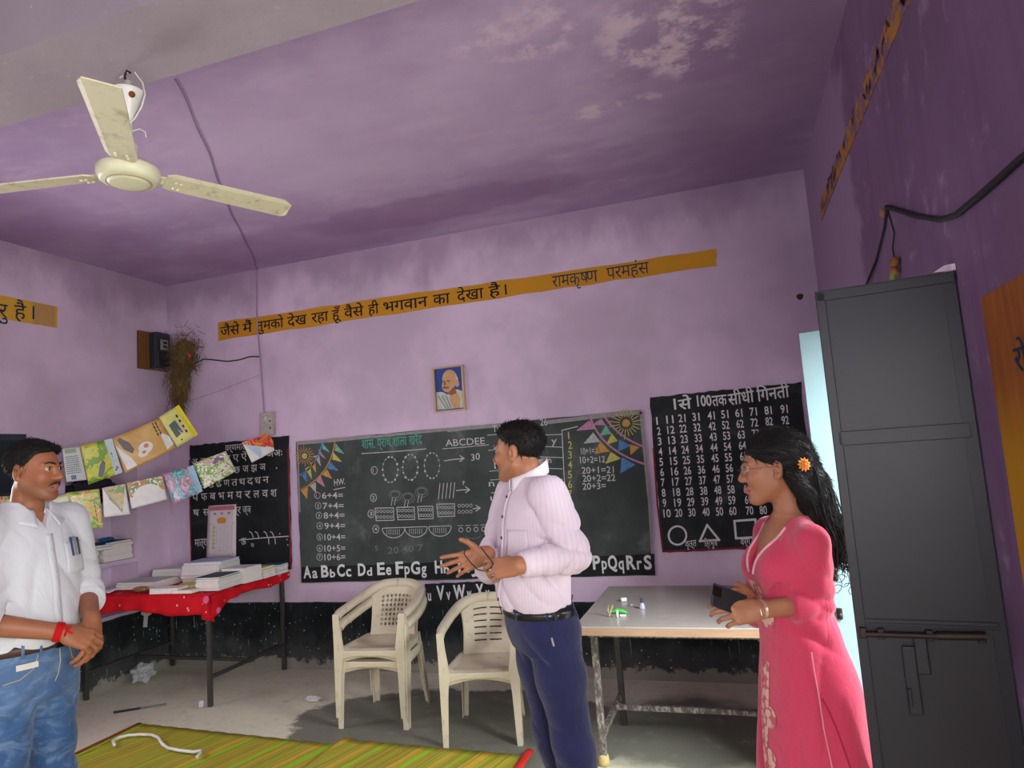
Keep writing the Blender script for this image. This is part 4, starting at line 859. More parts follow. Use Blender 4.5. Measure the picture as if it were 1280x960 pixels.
# loose paper + crumpled brown bag
b = MB(); b.grid(lambda u, v: Vector((-4.80+.16*u, 3.985+.1*v+.03*u, ZB+.002+.03*u*(1-u)+.02*v*u)), 10, 8, thick=(0, 0, .0012)); tag(localize(b.build('loose_paper', PAL['white'])), 'loose white sheet at the left front of the red cloth', 'paper')
def crumple(c, r, m, label, name, cat, seed, sub=4, amp=.35):
    rr = random.Random(seed); bm = bmesh.new(); bmesh.ops.create_icosphere(bm, subdivisions=sub, radius=1)
    ds = [Vector((rr.gauss(0, 1), rr.gauss(0, 1), rr.gauss(0, 1))).normalized() for _ in range(26)]
    for v in bm.verts:
        n = v.co.normalized(); f = 1-amp*max(abs(n.dot(d))**6 for d in ds[:13])+amp*.5*math.sin(9*n.dot(ds[20]))*math.sin(7*n.dot(ds[21])); v.co = n*f
    mb = MB(); mb.bm(bm, Matrix.Translation(c) @ Matrix.Diagonal((*r, 1))); o = mb.build(name, m); localize(o); return tag(o, label, cat)
crumple((-4.36, 4.05, ZB+.024), (.085, .05, .024), plain('brown_paper', (140, 112, 78), .8, .1, 0, .25, 30), 'crumpled brown paper bag at the front of the red cloth', 'paper_bag', 'bag', 4)
# ---- alcove shelf books
ZS = .986; G2 = 'books on the alcove shelf'; xs = XL-.15
stack(xs+.02, 4.1, ZS, 1.57, [(.2, .16, .012, 'yellow'), (.19, .15, .01, 'white'), (.2, .15, .016, 'cream'), (.18, .14, .01, 'yellow'), (.2, .15, .03, 'grey')], 'of the left pile on the alcove shelf', G2)
stack(xs+.01, 4.37, ZS, 1.57, [(.27, .21, .024, 'white'), (.26, .2, .022, 'white'), (.27, .2, .022, 'white'), (.26, .2, .02, 'white'), (.27, .21, .02, 'grey'), (.25, .2, .014, 'navy')], 'of the right pile on the alcove shelf', G2)
stack(xs+.01, 4.16, ZS+.101, 1.4, [(.3, .2, .02, 'navy'), (.28, .2, .014, 'teal')], 'lying across the two alcove piles', G2)
crumple((xs+.02, 4.33, ZS+.175), (.07, .08, .022), PAL['teal'], 'crumpled blue cloth on top of the alcove shelf books', 'blue_cloth', 'cloth', 8)
crumple((xs+.03, 4.17, 1.46+.12), (.1, .28, .12), plain('dark_recess', (52, 46, 62), .8, .1, 0, .3, 12), 'dark lump added for the shaded upper alcove shelf behind the hanging booklets', 'dark_recess_fill', 'dark fill', 9)  # dark lump added to deepen the shade of the upper recess
# ================================================================== booklets hung on two strings across the corner
def chord(A, B): A = Vector(A); B = Vector(B); d = (B-A); n = Vector((-d.y, d.x, 0)).normalized(); return (A, n if n.y < 0 else -n)
P1_, N1_ = chord((-4.865, 3.42, 0), (-3.85, D-.03, 0)); P2_, N2_ = chord((-4.865, 3.3, 0), (-3.8, D-.05, 0))
def OP(px, py, k, l=0.): P, N = ((P1_, N1_), (P2_, N2_))[k]; return onplane(px, py, P+N*l, N)
def cover_mat(name, cols, sc=14):
    t = NT(name, .3, .5); n = t.noise(sc, 3, .6, t.scale(None, (1, 1, 1), (len(name)*1.3, 0, 0)), 1.2); rmp = t.new('ValToRGB'); cr = rmp.color_ramp
    while len(cr.elements) < len(cols): cr.elements.new(.5)
    for i, c in enumerate(cols): cr.elements[i].position = .32+.36*i/(len(cols)-1); cr.elements[i].color = lin(c)
    cr.interpolation = 'CONSTANT' if len(cols) > 3 else 'EASE'
    t.t.links.new(n, rmp.inputs[0]); t.col(rmp.outputs[0]); return t.m
SM = {'w': plain('booklet_paper', (236, 236, 226), .5, .3, 0, .05, 30)}
def booklet(k, corners, mat_, label, th=.006, extra=None, back=True, l=0.):
    N = ((P1_, N1_), (P2_, N2_))[k][1]; c = [OP(*q, k, l+.012) for q in corners]  # tl,tr,br,bl
    root = empty('hanging_booklet', ((c[0]+c[1]+c[2]+c[3])/4-N*.0).to_tuple(), 0, label, 'booklet', 'booklets hung on the strings'); o = root.location; L_ = [v-o for v in c]
    def curl(u, v): # slight sag and curl
        p = L_[0].lerp(L_[1], u).lerp(L_[3].lerp(L_[2], u), v); return p+N*(.012*math.sin(math.pi*u)*v+.01*v*v)
    b = MB(); b.grid(lambda u, v: curl(u, 1-v), 13, 11, thick=N*.0015); b.build('cover', mat_, root)
    b = MB(); b.grid(lambda u, v: curl(.015+.97*u, 1-(.015+.97*v))-N*.003, 13, 11, thick=N*th); b.build('pages', SM['w'], root)
    if back: b = MB(); b.grid(lambda u, v: curl(u, 1-v)-N*(th+.0036), 13, 11, thick=N*.0015); b.build('back_cover', SM['w'], root)
    if extra:
        for nm, m_, polys in extra:
            b = MB()
            for pl in polys: b.addm([curl(u, v)+N*(.0011+.0006*(nm != 'printed_panel')) for u, v in pl], [tuple(range(len(pl)))])
            b.build(nm, m_, root)
    return root
circ = lambda cx, cy, rx, ry, n=14: [(cx+rx*math.cos(2*math.pi*i/n), cy+ry*math.sin(2*math.pi*i/n)) for i in range(n)]
fm = lambda n, c: plain('print_'+n, c, .4, .4, 0, .1, 20)
bird = fm('grey', (108, 112, 126)); ink = fm('ink', (40, 40, 40)); wht = fm('white', (236, 236, 232))
def lines(u0, u1, v0, v1, n, vert=False): # rows of little marks standing for print
    out = []
    for i in range(n):
        a = v0+(v1-v0)*i/n; h = (v1-v0)/n*.45; x = u0
        while x < u1-.01:
            ln = min(rb.uniform(.05, .11), u1-x); q = [(x, a), (x+ln, a), (x+ln, a+h), (x, a+h)]; out.append([(y, 1-x_) for x_, y in q] if vert else q); x += ln+.025
    return out
booklet(0, [(78, 561), (99.5, 558), (108.7, 599.7), (83, 602.7)], fm('pale_grey', (206, 212, 208)), 'pale grey printed page, first on the upper string beside the man', extra=[('printed_panel', fm('greenish', (140, 158, 130)), [[(.1, .04), (.75, .04), (.75, .16), (.1, .16)]]), ('printed_text', bird, lines(.1, .8, .25, .8, 9)), ('printed_mark', fm('blueish', (96, 124, 160)), [[(.25, .82), (.5, .82), (.5, .95), (.25, .95)]])])
booklet(0, [(100.6, 557.4), (140, 548), (152.8, 590.5), (110.7, 605.8)], cover_mat('yellow_green_art', [(120, 160, 40), (196, 206, 60), (226, 206, 70), (150, 180, 50)], 9), 'yellow green picture booklet with a grey bird on the upper string', extra=[('printed_panel', fm('sky_strip', (196, 216, 216)), [[(.74, 0), (1, 0), (1, 1), (.78, 1)]]), ('printed_title', fm('teal_title', (40, 110, 126)), lines(.1, .62, .82, .93, 1, True)), ('printed_picture', bird, [[(.3, .88), (.42, .62), (.56, .5), (.6, .6), (.52, .8), (.4, .95)]]), ('printed_mark', fm('red_dot', (206, 90, 60)), [circ(.88, .82, .05, .05)])])
booklet(0, [(141, 548), (200, 522.5), (220, 560), (156.5, 591.5)], cover_mat('tan_art', [(206, 160, 84), (222, 182, 110)], 5), 'big tan booklet with a grey animal picture on the upper string', extra=[('printed_picture', fm('dark_grey', (104, 100, 96)), [[(.06, .1), (.12, .05), (.26, .3), (.3, .52), (.24, .6), (.12, .4)]]), ('printed_panel', wht, [circ(.5, .6, .14, .16), circ(.42, .72, .1, .1), [(.0, .2), (.2, .72), (.24, .95), (.05, .95)], [(.86, .35), (.99, .6), (.99, .86), (.84, .92)]]), ('printed_detail', fm('orange', (214, 140, 70)), [circ(.52, .56, .05, .06), circ(.44, .7, .04, .04)]), ('printed_title', ink, lines(.55, .95, .8, .92, 2, True)), ('printed_spot', fm('pinkish', (226, 120, 110)), [circ(.22, .47, .03, .04)])], l=.012)
booklet(0, [(199, 521.5), (223.5, 506), (247, 543), (221.5, 559)], fm('pale_yellow', (226, 226, 130)), 'pale yellow booklet at the upper right end of the upper string', extra=[('printed_panel', fm('bright_yellow', (246, 226, 20)), [[(.8, 0), (1, 0), (1, 1), (.8, 1)]]), ('printed_picture', fm('slate_green', (70, 100, 96)), [[(.16, .34), (.5, .3), (.52, .72), (.16, .76)]]), ('printed_figure', fm('peach', (226, 190, 160)), [circ(.52, .45, .08, .08), [(.4, .55), (.62, .5), (.66, .72), (.4, .74)]]), ('printed_dot', ink, [circ(.66, .24, .045, .05), circ(.66, .4, .045, .05), circ(.66, .58, .045, .05), circ(.66, .74, .045, .05), circ(.3, .88, .03, .03)])], l=.024)
booklet(1, [(-4, 621), (26, 619), (21, 640), (-6, 649)], cover_mat('red_green_art', [(190, 70, 50), (226, 206, 150), (110, 150, 60), (214, 120, 60)], 22), 'bright red and green booklet at the far left behind the man')
booklet(1, [(64, 623), (86, 616), (88, 652), (70, 657)], cover_mat('pale_green_art', [(170, 190, 130), (206, 216, 170), (226, 230, 200)], 8), 'pale green booklet just behind the man on the lower string')
booklet(1, [(83, 616), (124, 611), (129, 659), (102, 661)], cover_mat('lime_art', [(130, 170, 60), (190, 210, 110), (226, 170, 90), (214, 226, 190), (160, 190, 70)], 13), 'lime green booklet with orange figures on the lower string', extra=[('printed_title', fm('crimson', (190, 50, 70)), lines(.15, .75, .76, .84, 1, True)), ('printed_picture', fm('yellow_branch', (226, 196, 60)), [[(.1, .75), (.9, .82), (.9, .88), (.1, .8)]])], l=.006)
booklet(1, [(128, 610), (156.5, 605), (162.6, 642.5), (130, 646.5)], wht, 'half-folded white booklet with a green picture on the lower string', extra=[('printed_picture', cover_mat('green_peach_art', [(120, 160, 80), (214, 180, 130), (150, 186, 110), (90, 140, 150)], 16), [[(.02, .02), (.98, .02), (.9, .3), (.72, .88), (.3, .5)]]), ('folded_edge', fm('fold_grey', (176, 176, 170)), [[(.02, .02), (.08, .02), (.74, .86), (.68, .92)]])])
booklet(1, [(158.5, 604), (203, 594.7), (209, 624), (164.6, 636)], wht, 'wide booklet with an orange and green picture strip above blank paper', extra=[('printed_picture', cover_mat('orange_green_art', [(230, 230, 214), (206, 120, 50), (90, 140, 60), (236, 236, 226), (226, 170, 60)], 22), [[(0, 0), (1, 0), (1, .56), (0, .6)]])])
booklet(1, [(204, 592.7), (241.8, 581.5), (253, 614), (217, 630)], cover_mat('festival_art', [(190, 60, 150), (150, 200, 226), (40, 160, 140), (226, 120, 160), (170, 206, 230), (226, 90, 70)], 14), 'blue and magenta festival booklet on the lower string', extra=[('printed_panel', fm('sky_blue', (160, 200, 226)), [[(.78, 0), (1, 0), (1, 1), (.82, 1)]]), ('printed_title', fm('magenta_title', (200, 60, 120)), lines(.1, .8, .86, .92, 1, True))], l=.005)
booklet(1, [(241.9, 579.4), (282.5, 563.8), (295, 588.8), (255.4, 610.6)], cover_mat('meadow_art', [(226, 230, 190), (130, 170, 70), (236, 236, 214), (200, 170, 180), (206, 206, 90)], 15), 'white and green floral booklet crossing the letter board', extra=[('printed_picture', fm('violet', (150, 90, 150)), [circ(.66, .18, .1, .09), circ(.78, .26, .08, .08), circ(.56, .26, .07, .07)])])
booklet(1, [(303, 553), (334.6, 541), (347, 560.6), (314.8, 578.3)], wht, 'folded orange and red booklet nearest the switch box', extra=[('printed_picture', cover_mat('orange_red_art', [(226, 120, 40), (214, 50, 50), (236, 160, 60), (200, 60, 40)], 14), [[(0, 0), (1, 0), (1, 1), (.5, .5), (.02, .12)]]), ('printed_panel', fm('pale_sky', (186, 216, 236)), [[(.02, .14), (.5, .52), (.4, .9), (.3, .98)]]), ('printed_spot', fm('plum', (96, 60, 110)), [circ(.62, .2, .11, .14)])])
M_str = plain('thin_string', (120, 100, 124), .8, .1)
b = MB(); b.tube([(XL+.01, 3.42-.03, 1.76)]+[OP(*q, 0, -.004) for q in ((88, 562), (100, 557.5), (140, 549), (170, 535), (200, 522), (223, 506))]+[OP(270, 490, 0), (-3.835, D-.016, 2.48)], .0011, 0, 6); tag(b.build('hanging_string', M_str), 'thin string holding the upper row of booklets across the corner', 'string')
b = MB(); b.tube([(XL+.01, 3.25, 1.57)]+[OP(*q, 1, -.004) for q in ((12, 622), (60, 622), (84, 616.5), (124, 611.5), (158, 605), (203, 595), (242, 581), (282, 564.5), (303, 553.5), (333, 541.5))]+[(-3.79, D-.055, 2.0)], .0011, 0, 6); tag(b.build('hanging_string', M_str), 'thin string holding the lower row of booklets to the switch box', 'string')
# ---- calendar on the letter board
cc = [W(262.5, 632, .02), W(297, 630, .02), W(297.5, 695.5, .026), W(260.5, 697.5, .026)]
cal = empty('calendar', ((cc[0]+cc[2])/2).to_tuple(), 0, 'white wall calendar with a pink heading hanging on the letter board', 'calendar'); L_ = [v-cal.location for v in cc]
cp = lambda u, v, l=0.: L_[0].lerp(L_[1], u).lerp(L_[3].lerp(L_[2], u), v)+Vector((0, -.006*math.sin(math.pi*u)*v-l, 0))
b = MB(); b.grid(lambda u, v: cp(u, 1-v), 9, 9, thick=(0, -.002, 0)); b.build('sheet', plain('calendar_paper', (214, 206, 208), .5, .3, 0, .06, 30), cal)
def cpoly(nm, m_, pls, l=.0006):
    b = MB()
    for pl in pls: b.addm([cp(u, v, l) for u, v in pl], [tuple(range(len(pl)))])
    b.build(nm, m_, cal)
rect = lambda a, b2, c, d: [(a, b2), (c, b2), (c, d), (a, d)]
cpoly('heading', fm('pink_heading', (196, 110, 126)), [rect(.05, .02, .95, .1)]); cpoly('deity_picture', fm('gold', (216, 150, 60)), [circ(.5, .29, .17, .06), rect(.36, .28, .64, .35)])
cpoly('heading_marks', fm('faded_red', (186, 120, 130)), [rect(.2+.25*i, .14, .3+.25*i, .18) for i in range(3)]+[rect(.04, .35, .96, .36)]); cpoly('day_column', fm('yellow_green', (190, 180, 90)), [rect(.2, .4+.075*i, .28, .45+.075*i) for i in range(6)])
cpoly('date_grid', fm('grid_grey', (160, 152, 164)), [rect(.34+.13*j, .4, .345+.13*j, .84) for j in range(5)]+[rect(.18, .4+.075*i, .9, .403+.075*i) for i in range(7)]); cpoly('foot_line', fm('foot_tan', (190, 170, 120)), [rect(.08, .92, .92, .94), rect(.4, .86, .62, .87)])
# ================================================================== mats and litter on the floor
t = NT('striped_plastic_mat', .5, .3); o_ = t.xyz()
MATA = 1.3
def mat_mat(name, rot):
    t = NT(name, .5, .35); n = t.new('Mapping'); t.put(n.inputs[0], t.pos()); n.inputs['Rotation'].default_value = (0, 0, rot); o_ = t.xyz(n.outputs[0])
    st = t.noise(1, 2, .5, t.scale(n.outputs[0], (0.0, 13, 0))); st2 = t.noise(1, 3, .7, t.scale(n.outputs[0], (.02, 60, 0), (3, 1, 0)))
    c = t.mix(t.ramp(st2, .4, .6), (146, 138, 40), (196, 184, 66)); c = t.mix(t.ramp(st, .56, .6), c, (160, 206, 44)); c = t.mix(t.ramp(st, .44, .4), c, (218, 178, 62))
    c = t.mix(t.mul(t.ramp(t.noise(1, 1, .5, t.scale(n.outputs[0], (0, 38, 0), (0, 9, 0))), .68, .7), .7), c, (116, 70, 34)); c = t.mix(t.mul(t.wave(42, 0, 'X', n.outputs[0]), .18), c, (110, 100, 30))
    t.col(c); t.bump(t.wave(60, 0, 'Y', n.outputs[0]), .3, .003); return t.m
def floormat(name, pts, z, ang, label, fold=None):
    # pts: quad on floor tl,tr,br,bl ; gentle ripples
    P = [Vector((x, y, z)) for x, y in pts]
    def f(u, v):
        p = P[3].lerp(P[2], u).lerp(P[0].lerp(P[1], u), v); r = .004*abs(math.sin(p.x*23+p.y*9)); 
        return p+Vector((0, 0, r+(fold(u, v) if fold else 0)))
    b = MB(); b.grid(f, 90, 40, thick=(0, 0, .003)); o = b.build(name, [mat_mat(name+'_straw', -ang), M_redb]); tag(o, label, 'mat'); return o
M_redb = plain('red_binding', (150, 60, 40), .7, .2)
m1 = floormat('floor_mat', [(-3.97, 3.66), (-2.38, 3.565), (-2.45, 1.2), (-3.97, 1.2)], .0045, MATA, 'yellow green woven floor mat with the white strip lying on it')
b = MB(); b.grid(lambda u, v: Vector((-3.975+.03*u, 1.2+2.46*v, .011+.001*u)), 2, 40, thick=(0, 0, .003)); b.build('red_binding', M_redb, m1)
b = MB(); b.grid(lambda u, v: Vector((-3.93+.03*u, 1.2+2.45*v, .0116+.001*u)), 2, 40, thick=(0, 0, .001)); b.build('green_edge', plain('bright_edge', (160, 200, 60), .5, .3), m1)
m2 = floormat('floor_mat', [(-2.36, 3.62), (-1.2, 3.58), (-1.22, 1.2), (-2.42, 1.2)], .0125, MATA, 'striped yellow green woven mat in front of the chairs', lambda u, v: .012*math.exp(-(u*18)**2))
b = MB(); b.grid(lambda u, v: Vector((-1.235+.05*u, 3.35+.27*v, .021+.012*math.sin(3*u))), 6, 8, thick=(0, 0, .003)); b.build('red_corner', plain('red_tape', (200, 50, 40), .6, .2), m2)
b = MB(); pts = [(143, 931), (141, 926), (148, 922), (160, 919), (175, 918), (190, 918.5), (198, 922), (203, 930), (210, 935), (225, 938), (243, 940), (252, 938), (250, 942), (246, 946)]
b.tube([onz(*q, .026) for q in pts], .009, 0, 8); tag(b.build('white_strip', plain('white_plastic', (232, 232, 226), .5, .3)), 'twisted white plastic strip lying on the left floor mat', 'strip')
b = MB(); pa, pb = onz(142, 890.5, .009), onz(208, 880, .009); b.tube([pa, pa.lerp(pb, .5)], .008, 0, 8); b.tube([pa.lerp(pb, .5), pb], .0065, 1, 8); tag(b.build('floor_rod', [plain('black_rod', (30, 30, 32), .5, .4), plain('grey_rod', (120, 122, 122), .4, .5, .4)]), 'black and grey rod lying on the concrete floor by the left table', 'rod')
t = NT('clear_plastic', .25, .5); t.b.inputs['Alpha'].default_value = .55; t.col((206, 212, 214)); M_poly = t.m
crumple(onz(391, 873, .018), (.075, .03, .018), plain('crumpled_white', (206, 208, 206), .5, .4, 0, .2, 30), 'crumpled white wrapper on the floor left of the stacked chairs', 'wrapper', 'litter', 5, 4, .5)
pbag = onx(174, 824, XL+.06); crumple((XL+.19, pbag.y-.08, .086), (.105, .13, .085), M_poly, 'clear crumpled polythene bag on the floor under the book table', 'plastic_bag', 'bag', 12, 4, .45)
crumple((-3.74, 3.97, .03), (.02, .02, .03), plain('pale_scrap', (206, 196, 214), .6, .2), 'pale crumpled scrap at the foot of the book table leg', 'paper_scrap', 'litter', 6, 3)
# small peeled white plaster patch below the red cloth
b = MB(); q = [onx(x, y, XL+.002) for x, y in ((178, 763), (190, 763), (189, 768), (185, 770), (184, 784), (179, 784), (180, 770), (176, 768))]; b.addm(q+[v-Vector((.004, 0, 0)) for v in q], [tuple(range(8))]+[((i+1) % 8, i, 8+i, 8+(i+1) % 8) for i in range(8)]); tag(b.build('plaster_patch', plain('bare_plaster', (206, 208, 196), .9, .1)), 'bare white plaster patch on the dark dado under the red cloth', 'plaster patch')
# ================================================================== people: distance-field sculpting
import openvdb
from mathutils.bvhtree import BVHTree
class SDF:
    k = 1.0
    def __init__(s, lo, hi, h):
        s.lo = np.array(lo, np.float32); s.h = h; n = np.ceil((np.array(hi)-np.array(lo))/h).astype(int)+1
        s.ax = [s.lo[i]+h*np.arange(n[i], dtype=np.float32) for i in range(3)]; s.D = np.full(n, .2, np.float32)
    def sl(s, lo, hi, pad):
        out = []
        for i in range(3):
            a = max(0, int((lo[i]-pad-s.lo[i])/s.h)); b = min(len(s.ax[i]), int((hi[i]+pad-s.lo[i])/s.h)+2)
            out.append(slice(a, max(a, b)))
        return tuple(out)
    def P(s, sl): return s.ax[0][sl[0]][:, None, None], s.ax[1][sl[1]][None, :, None], s.ax[2][sl[2]][None, None, :]
    def put(s, sl, d, k, op='u'):
        a = s.D[sl]
        if a.size == 0: return
        k = max(k, 1e-5)
        if op == 'u': h = np.clip(.5+.5*(a-d)/k, 0, 1); s.D[sl] = a+(d-a)*h-k*h*(1-h)
        else: d = -d; h = np.clip(.5-.5*(a-d)/k, 0, 1); s.D[sl] = a+(d-a)*h+k*h*(1-h)
    def cap(s, a, b, ra, rb=None, k=.02, flat=None, op='u'):
        a = np.array(a, np.float32); b = np.array(b, np.float32); rb = ra if rb is None else rb; ra, rb = ra*s.k, rb*s.k; R = max(ra, rb)*(1 if flat is None else max(1, 1/flat[1]))+k+.012
        sl = s.sl(np.minimum(a, b), np.maximum(a, b), R); X, Y, Z = s.P(sl); px, py, pz = X-a[0], Y-a[1], Z-a[2]; d = b-a
        if flat is not None:
            n = np.array(flat[0], np.float32); n = n/np.linalg.norm(n); q = (px*n[0]+py*n[1]+pz*n[2])*(1/flat[1]-1); px, py, pz = px+n[0]*q, py+n[1]*q, pz+n[2]*q; d = d+n*(d@n)*(1/flat[1]-1)
        t = np.clip((px*d[0]+py*d[1]+pz*d[2])/max(d@d, 1e-9), 0, 1)
        dd = np.sqrt((px-t*d[0])**2+(py-t*d[1])**2+(pz-t*d[2])**2)-(ra+(rb-ra)*t)
        if flat is not None: dd = dd*min(1, flat[1]+.25)
        s.put(sl, dd, k, op)
    def chain(s, pts, rs, k=.02, flat=None):
        for i in range(len(pts)-1): s.cap(pts[i], pts[i+1], rs[i], rs[i+1], k, flat)
    def ell(s, c, r, k=.02, R=None, op='u'):
        c = np.array(c, np.float32); r = np.array(r, np.float32)*s.k; m = float(r.max())+k+.012; sl = s.sl(c, c, m); X, Y, Z = s.P(sl); p = [X-c[0], Y-c[1], Z-c[2]]
        if R is not None: R = np.array(R, np.float32); p = [p[0]*R[0][i]+p[1]*R[1][i]+p[2]*R[2][i] for i in range(3)]
        k0 = np.sqrt((p[0]/r[0])**2+(p[1]/r[1])**2+(p[2]/r[2])**2); k1 = np.sqrt((p[0]/r[0]**2)**2+(p[1]/r[1]**2)**2+(p[2]/r[2]**2)**2)+1e-6
        s.put(sl, k0*(k0-1)/k1, k, op)
    def col(s, rows, k=.02, pw=2.0):
        rows = sorted(rows); rz = np.array([r[0] for r in rows]); q = np.linspace(rz[0], rz[-1], 120); V = []
        for j in range(1, 5):
            v = np.array([r[j] for r in rows]); m = np.gradient(v, rz); i = np.clip(np.searchsorted(rz, q)-1, 0, len(rz)-2); hh = rz[i+1]-rz[i]; t = (q-rz[i])/hh
            V.append((2*t**3-3*t**2+1)*v[i]+(t**3-2*t**2+t)*hh*m[i]+(-2*t**3+3*t**2)*v[i+1]+(t**3-t**2)*hh*m[i+1])
        R = max(V[2].max(), V[3].max())+k+.03
        sl = s.sl((V[0].min(), V[1].min(), rz[0]), (V[0].max(), V[1].max(), rz[-1]), R); X, Y, Z = s.P(sl); z = Z.ravel(); f = lambda v: np.interp(z, q, v).astype(np.float32)[None, None, :]
        cx, cy, rx, ry = map(f, V); px, py = X-cx, Y-cy; k0 = (np.abs(px/rx)**pw+np.abs(py/ry)**pw)**(1/pw); d = (k0-1)*np.minimum(rx, ry)*.5+.5*(k0*(k0-1)/(np.sqrt((px/rx**2)**2+(py/ry**2)**2)+1e-6))
        d = np.maximum(d, np.maximum(rz[0]-Z, Z-rz[-1])); s.put(sl, d, k)
    def cut(s, n, c):
        n = np.array(n, np.float32); X, Y, Z = s.ax[0][:, None, None], s.ax[1][None, :, None], s.ax[2][None, None, :]; s.D = np.maximum(s.D, n[0]*X+n[1]*Y+n[2]*Z-c).astype(np.float32)
    def cutf(s, f):
        X, Y, Z = s.ax[0][:, None, None], s.ax[1][None, :, None], s.ax[2][None, None, :]; s.D = np.maximum(s.D, f(X, Y, Z)).astype(np.float32)
    def fold(s, c, r, d, freq, amp, warp=(0, 0, 0), ph=0., sharp=True):
        c = np.array(c, np.float32); r = np.broadcast_to(np.array(r, np.float32), (3,)); sl = s.sl(c-r*1.6, c+r*1.6, 0); X, Y, Z = s.P(sl); X, Y, Z = X-c[0], Y-c[1], Z-c[2]
        if s.D[sl].size == 0: return
        w = np.exp(-((X/r[0])**2+(Y/r[1])**2+(Z/r[2])**2)*1.6); d = np.array(d, float); d = d/np.linalg.norm(d)
        a = freq*(X*d[0]+Y*d[1]+Z*d[2])+warp[0]*np.sin(14*X+2)+warp[1]*np.sin(14*Y+1)+warp[2]*np.sin(12*Z)+ph; g = np.sin(a)
        if sharp: g = 1-2*np.abs(np.sin(a/2))**.7
        s.D[sl] += (1.6*amp*w*g).astype(np.float32)
    def mesh(s):
        g = openvdb.FloatGrid(.2); g.copyFromArray(s.D); p, q = g.convertToQuads(0.0); return p*s.h+s.lo, q[:, ::-1]
    def build(s, name, mats, parent=None, col=None, smooth=2):
        p, q = s.mesh(); me = bpy.data.meshes.new(name); me.vertices.add(len(p)); 
        # light smoothing to remove voxel steps
        e = np.concatenate([q[:, [0, 1]], q[:, [1, 2]], q[:, [2, 3]], q[:, [3, 0]]]); cnt = np.zeros(len(p)); np.add.at(cnt, e[:, 0], 1); np.add.at(cnt, e[:, 1], 1)
        for _ in range(smooth):
            a = np.zeros_like(p); np.add.at(a, e[:, 0], p[e[:, 1]]); np.add.at(a, e[:, 1], p[e[:, 0]]); p = p*.5+.5*a/np.maximum(cnt, 1)[:, None]
        me.vertices.foreach_set('co', p.astype(np.float32).ravel()); me.loops.add(q.size); me.loops.foreach_set('vertex_index', q.astype(np.int32).ravel()); me.polygons.add(len(q)); me.polygons.foreach_set('loop_start', np.arange(0, q.size, 4, dtype=np.int32)); me.update(calc_edges=True)
        me.polygons.foreach_set('use_smooth', [True]*len(q))
        for m in (mats if isinstance(mats, (list, tuple)) else [mats]): me.materials.append(m)
        if col is not None:
            c = col(p); at = me.color_attributes.new('Col', 'FLOAT_COLOR', 'POINT'); at.data.foreach_set('color', np.concatenate([c, np.ones((len(p), 1))], 1).astype(np.float32).ravel())
        me.validate(); o = bpy.data.objects.new(name, me); COL.objects.link(o)
        if parent: o.parent = parent
        return o
def comb(o, M, n, L, fn, r=.0011, seed=1, lift=.0022):
    """short strands lying on a hair mesh, combed along fn(local point)->direction (head frame)"""
    rr = random.Random(seed); me = o.data; ps = me.polygons; b = MB(); Mi = M.inverted(); R3 = M.to_3x3(); N = len(ps)
    for _ in range(n):
        p = ps[rr.randrange(N)]; c = Vector(p.center); nn = Vector(p.normal); q = Mi @ c; d = R3 @ Vector(fn(q, rr)); d = (d-nn*d.dot(nn)); 
        if d.length < 1e-4: continue
        d.normalize(); l = L*rr.uniform(.6, 1.2); w_ = nn.cross(d)*rr.uniform(-.15, .15)*l
        b.tube([c-nn*.001, c+d*l*.35+nn*lift*rr.uniform(.6, 1.3), c+d*l*.7+nn*lift*.8-nn*l*l*2+w_*.5, c+d*l+nn*lift*.4*rr.random()-nn*l*l*5.5+w_], [r, r, r*.8, r*.3], 0, 3, False)
    return b.build('hair_strands', M_hair, o)
def bvh_of(o): me = o.data; return BVHTree.FromPolygons([v.co for v in me.vertices], [tuple(p.vertices) for p in me.polygons])
V3 = lambda *a: Vector(a)
def hand(S, W, X, Y, Z, curls, thumb, sc=1., spread=(6, 2, -3, -8), k=.009):
    """W wrist, X finger direction, Y towards the thumb, Z back of the hand. curls per finger (3 angles), thumb: three points in hand frame"""
    X = Vector(X).normalized(); Z = Vector(Z); Z = (Z-X*Z.dot(X)).normalized(); Y0 = Vector(Y); Y = Z.cross(X); Y = Y if Y.dot(Y0) > 0 else -Y; W = Vector(W)
    T = lambda x, y, z=0.: W+(X*x+Y*y+Z*z)*sc
    base = [(.090, .027, .0), (.094, .006, .003), (.089, -.015, .0), (.080, -.034, -.004)]; L = [(.043, .026, .021), (.048, .030, .022), (.044, .028, .021), (.034, .020, .018)]; rad = [.0095, .0098, .0092, .0082]
    S.cap(T(-.015, 0), T(.03, 0), .024*sc, .026*sc, .02, (tuple(Z), .72))
    for (x, y, z) in base: S.cap(T(.02, y*.75, -.002), T(x, y, z-.002), .0155*sc, .0118*sc, .012)
    S.cap(T(.03, .012, -.008), T(.07, -.01, -.006), .015*sc, .014*sc, .012)
    tips = []
    for f in range(4):
        x, y, z = base[f]; p = T(x, y, z); ang = 0; sp = math.radians(spread[f]); r = rad[f]*sc
        for j in range(3):
            ang += math.radians(curls[f][j]); d = (X*math.cos(sp)+Y*math.sin(sp))*math.cos(ang)-Z*math.sin(ang); q = p+d*(L[f][j]*sc); S.cap(p, q, r, r*.92, .0035 if j else .006); r *= .91; p = q
        tips.append(p)
    t0 = T(.02, .016, -.006); t1, t2, t3 = [T(*q) for q in thumb]; S.cap(t0, t1, .0165*sc, .0125*sc, .012); S.cap(t1, t2, .0118*sc, .0108*sc, .006); S.cap(t2, t3, .0108*sc, .0085*sc, .004); tips.append(t3)
    return tips
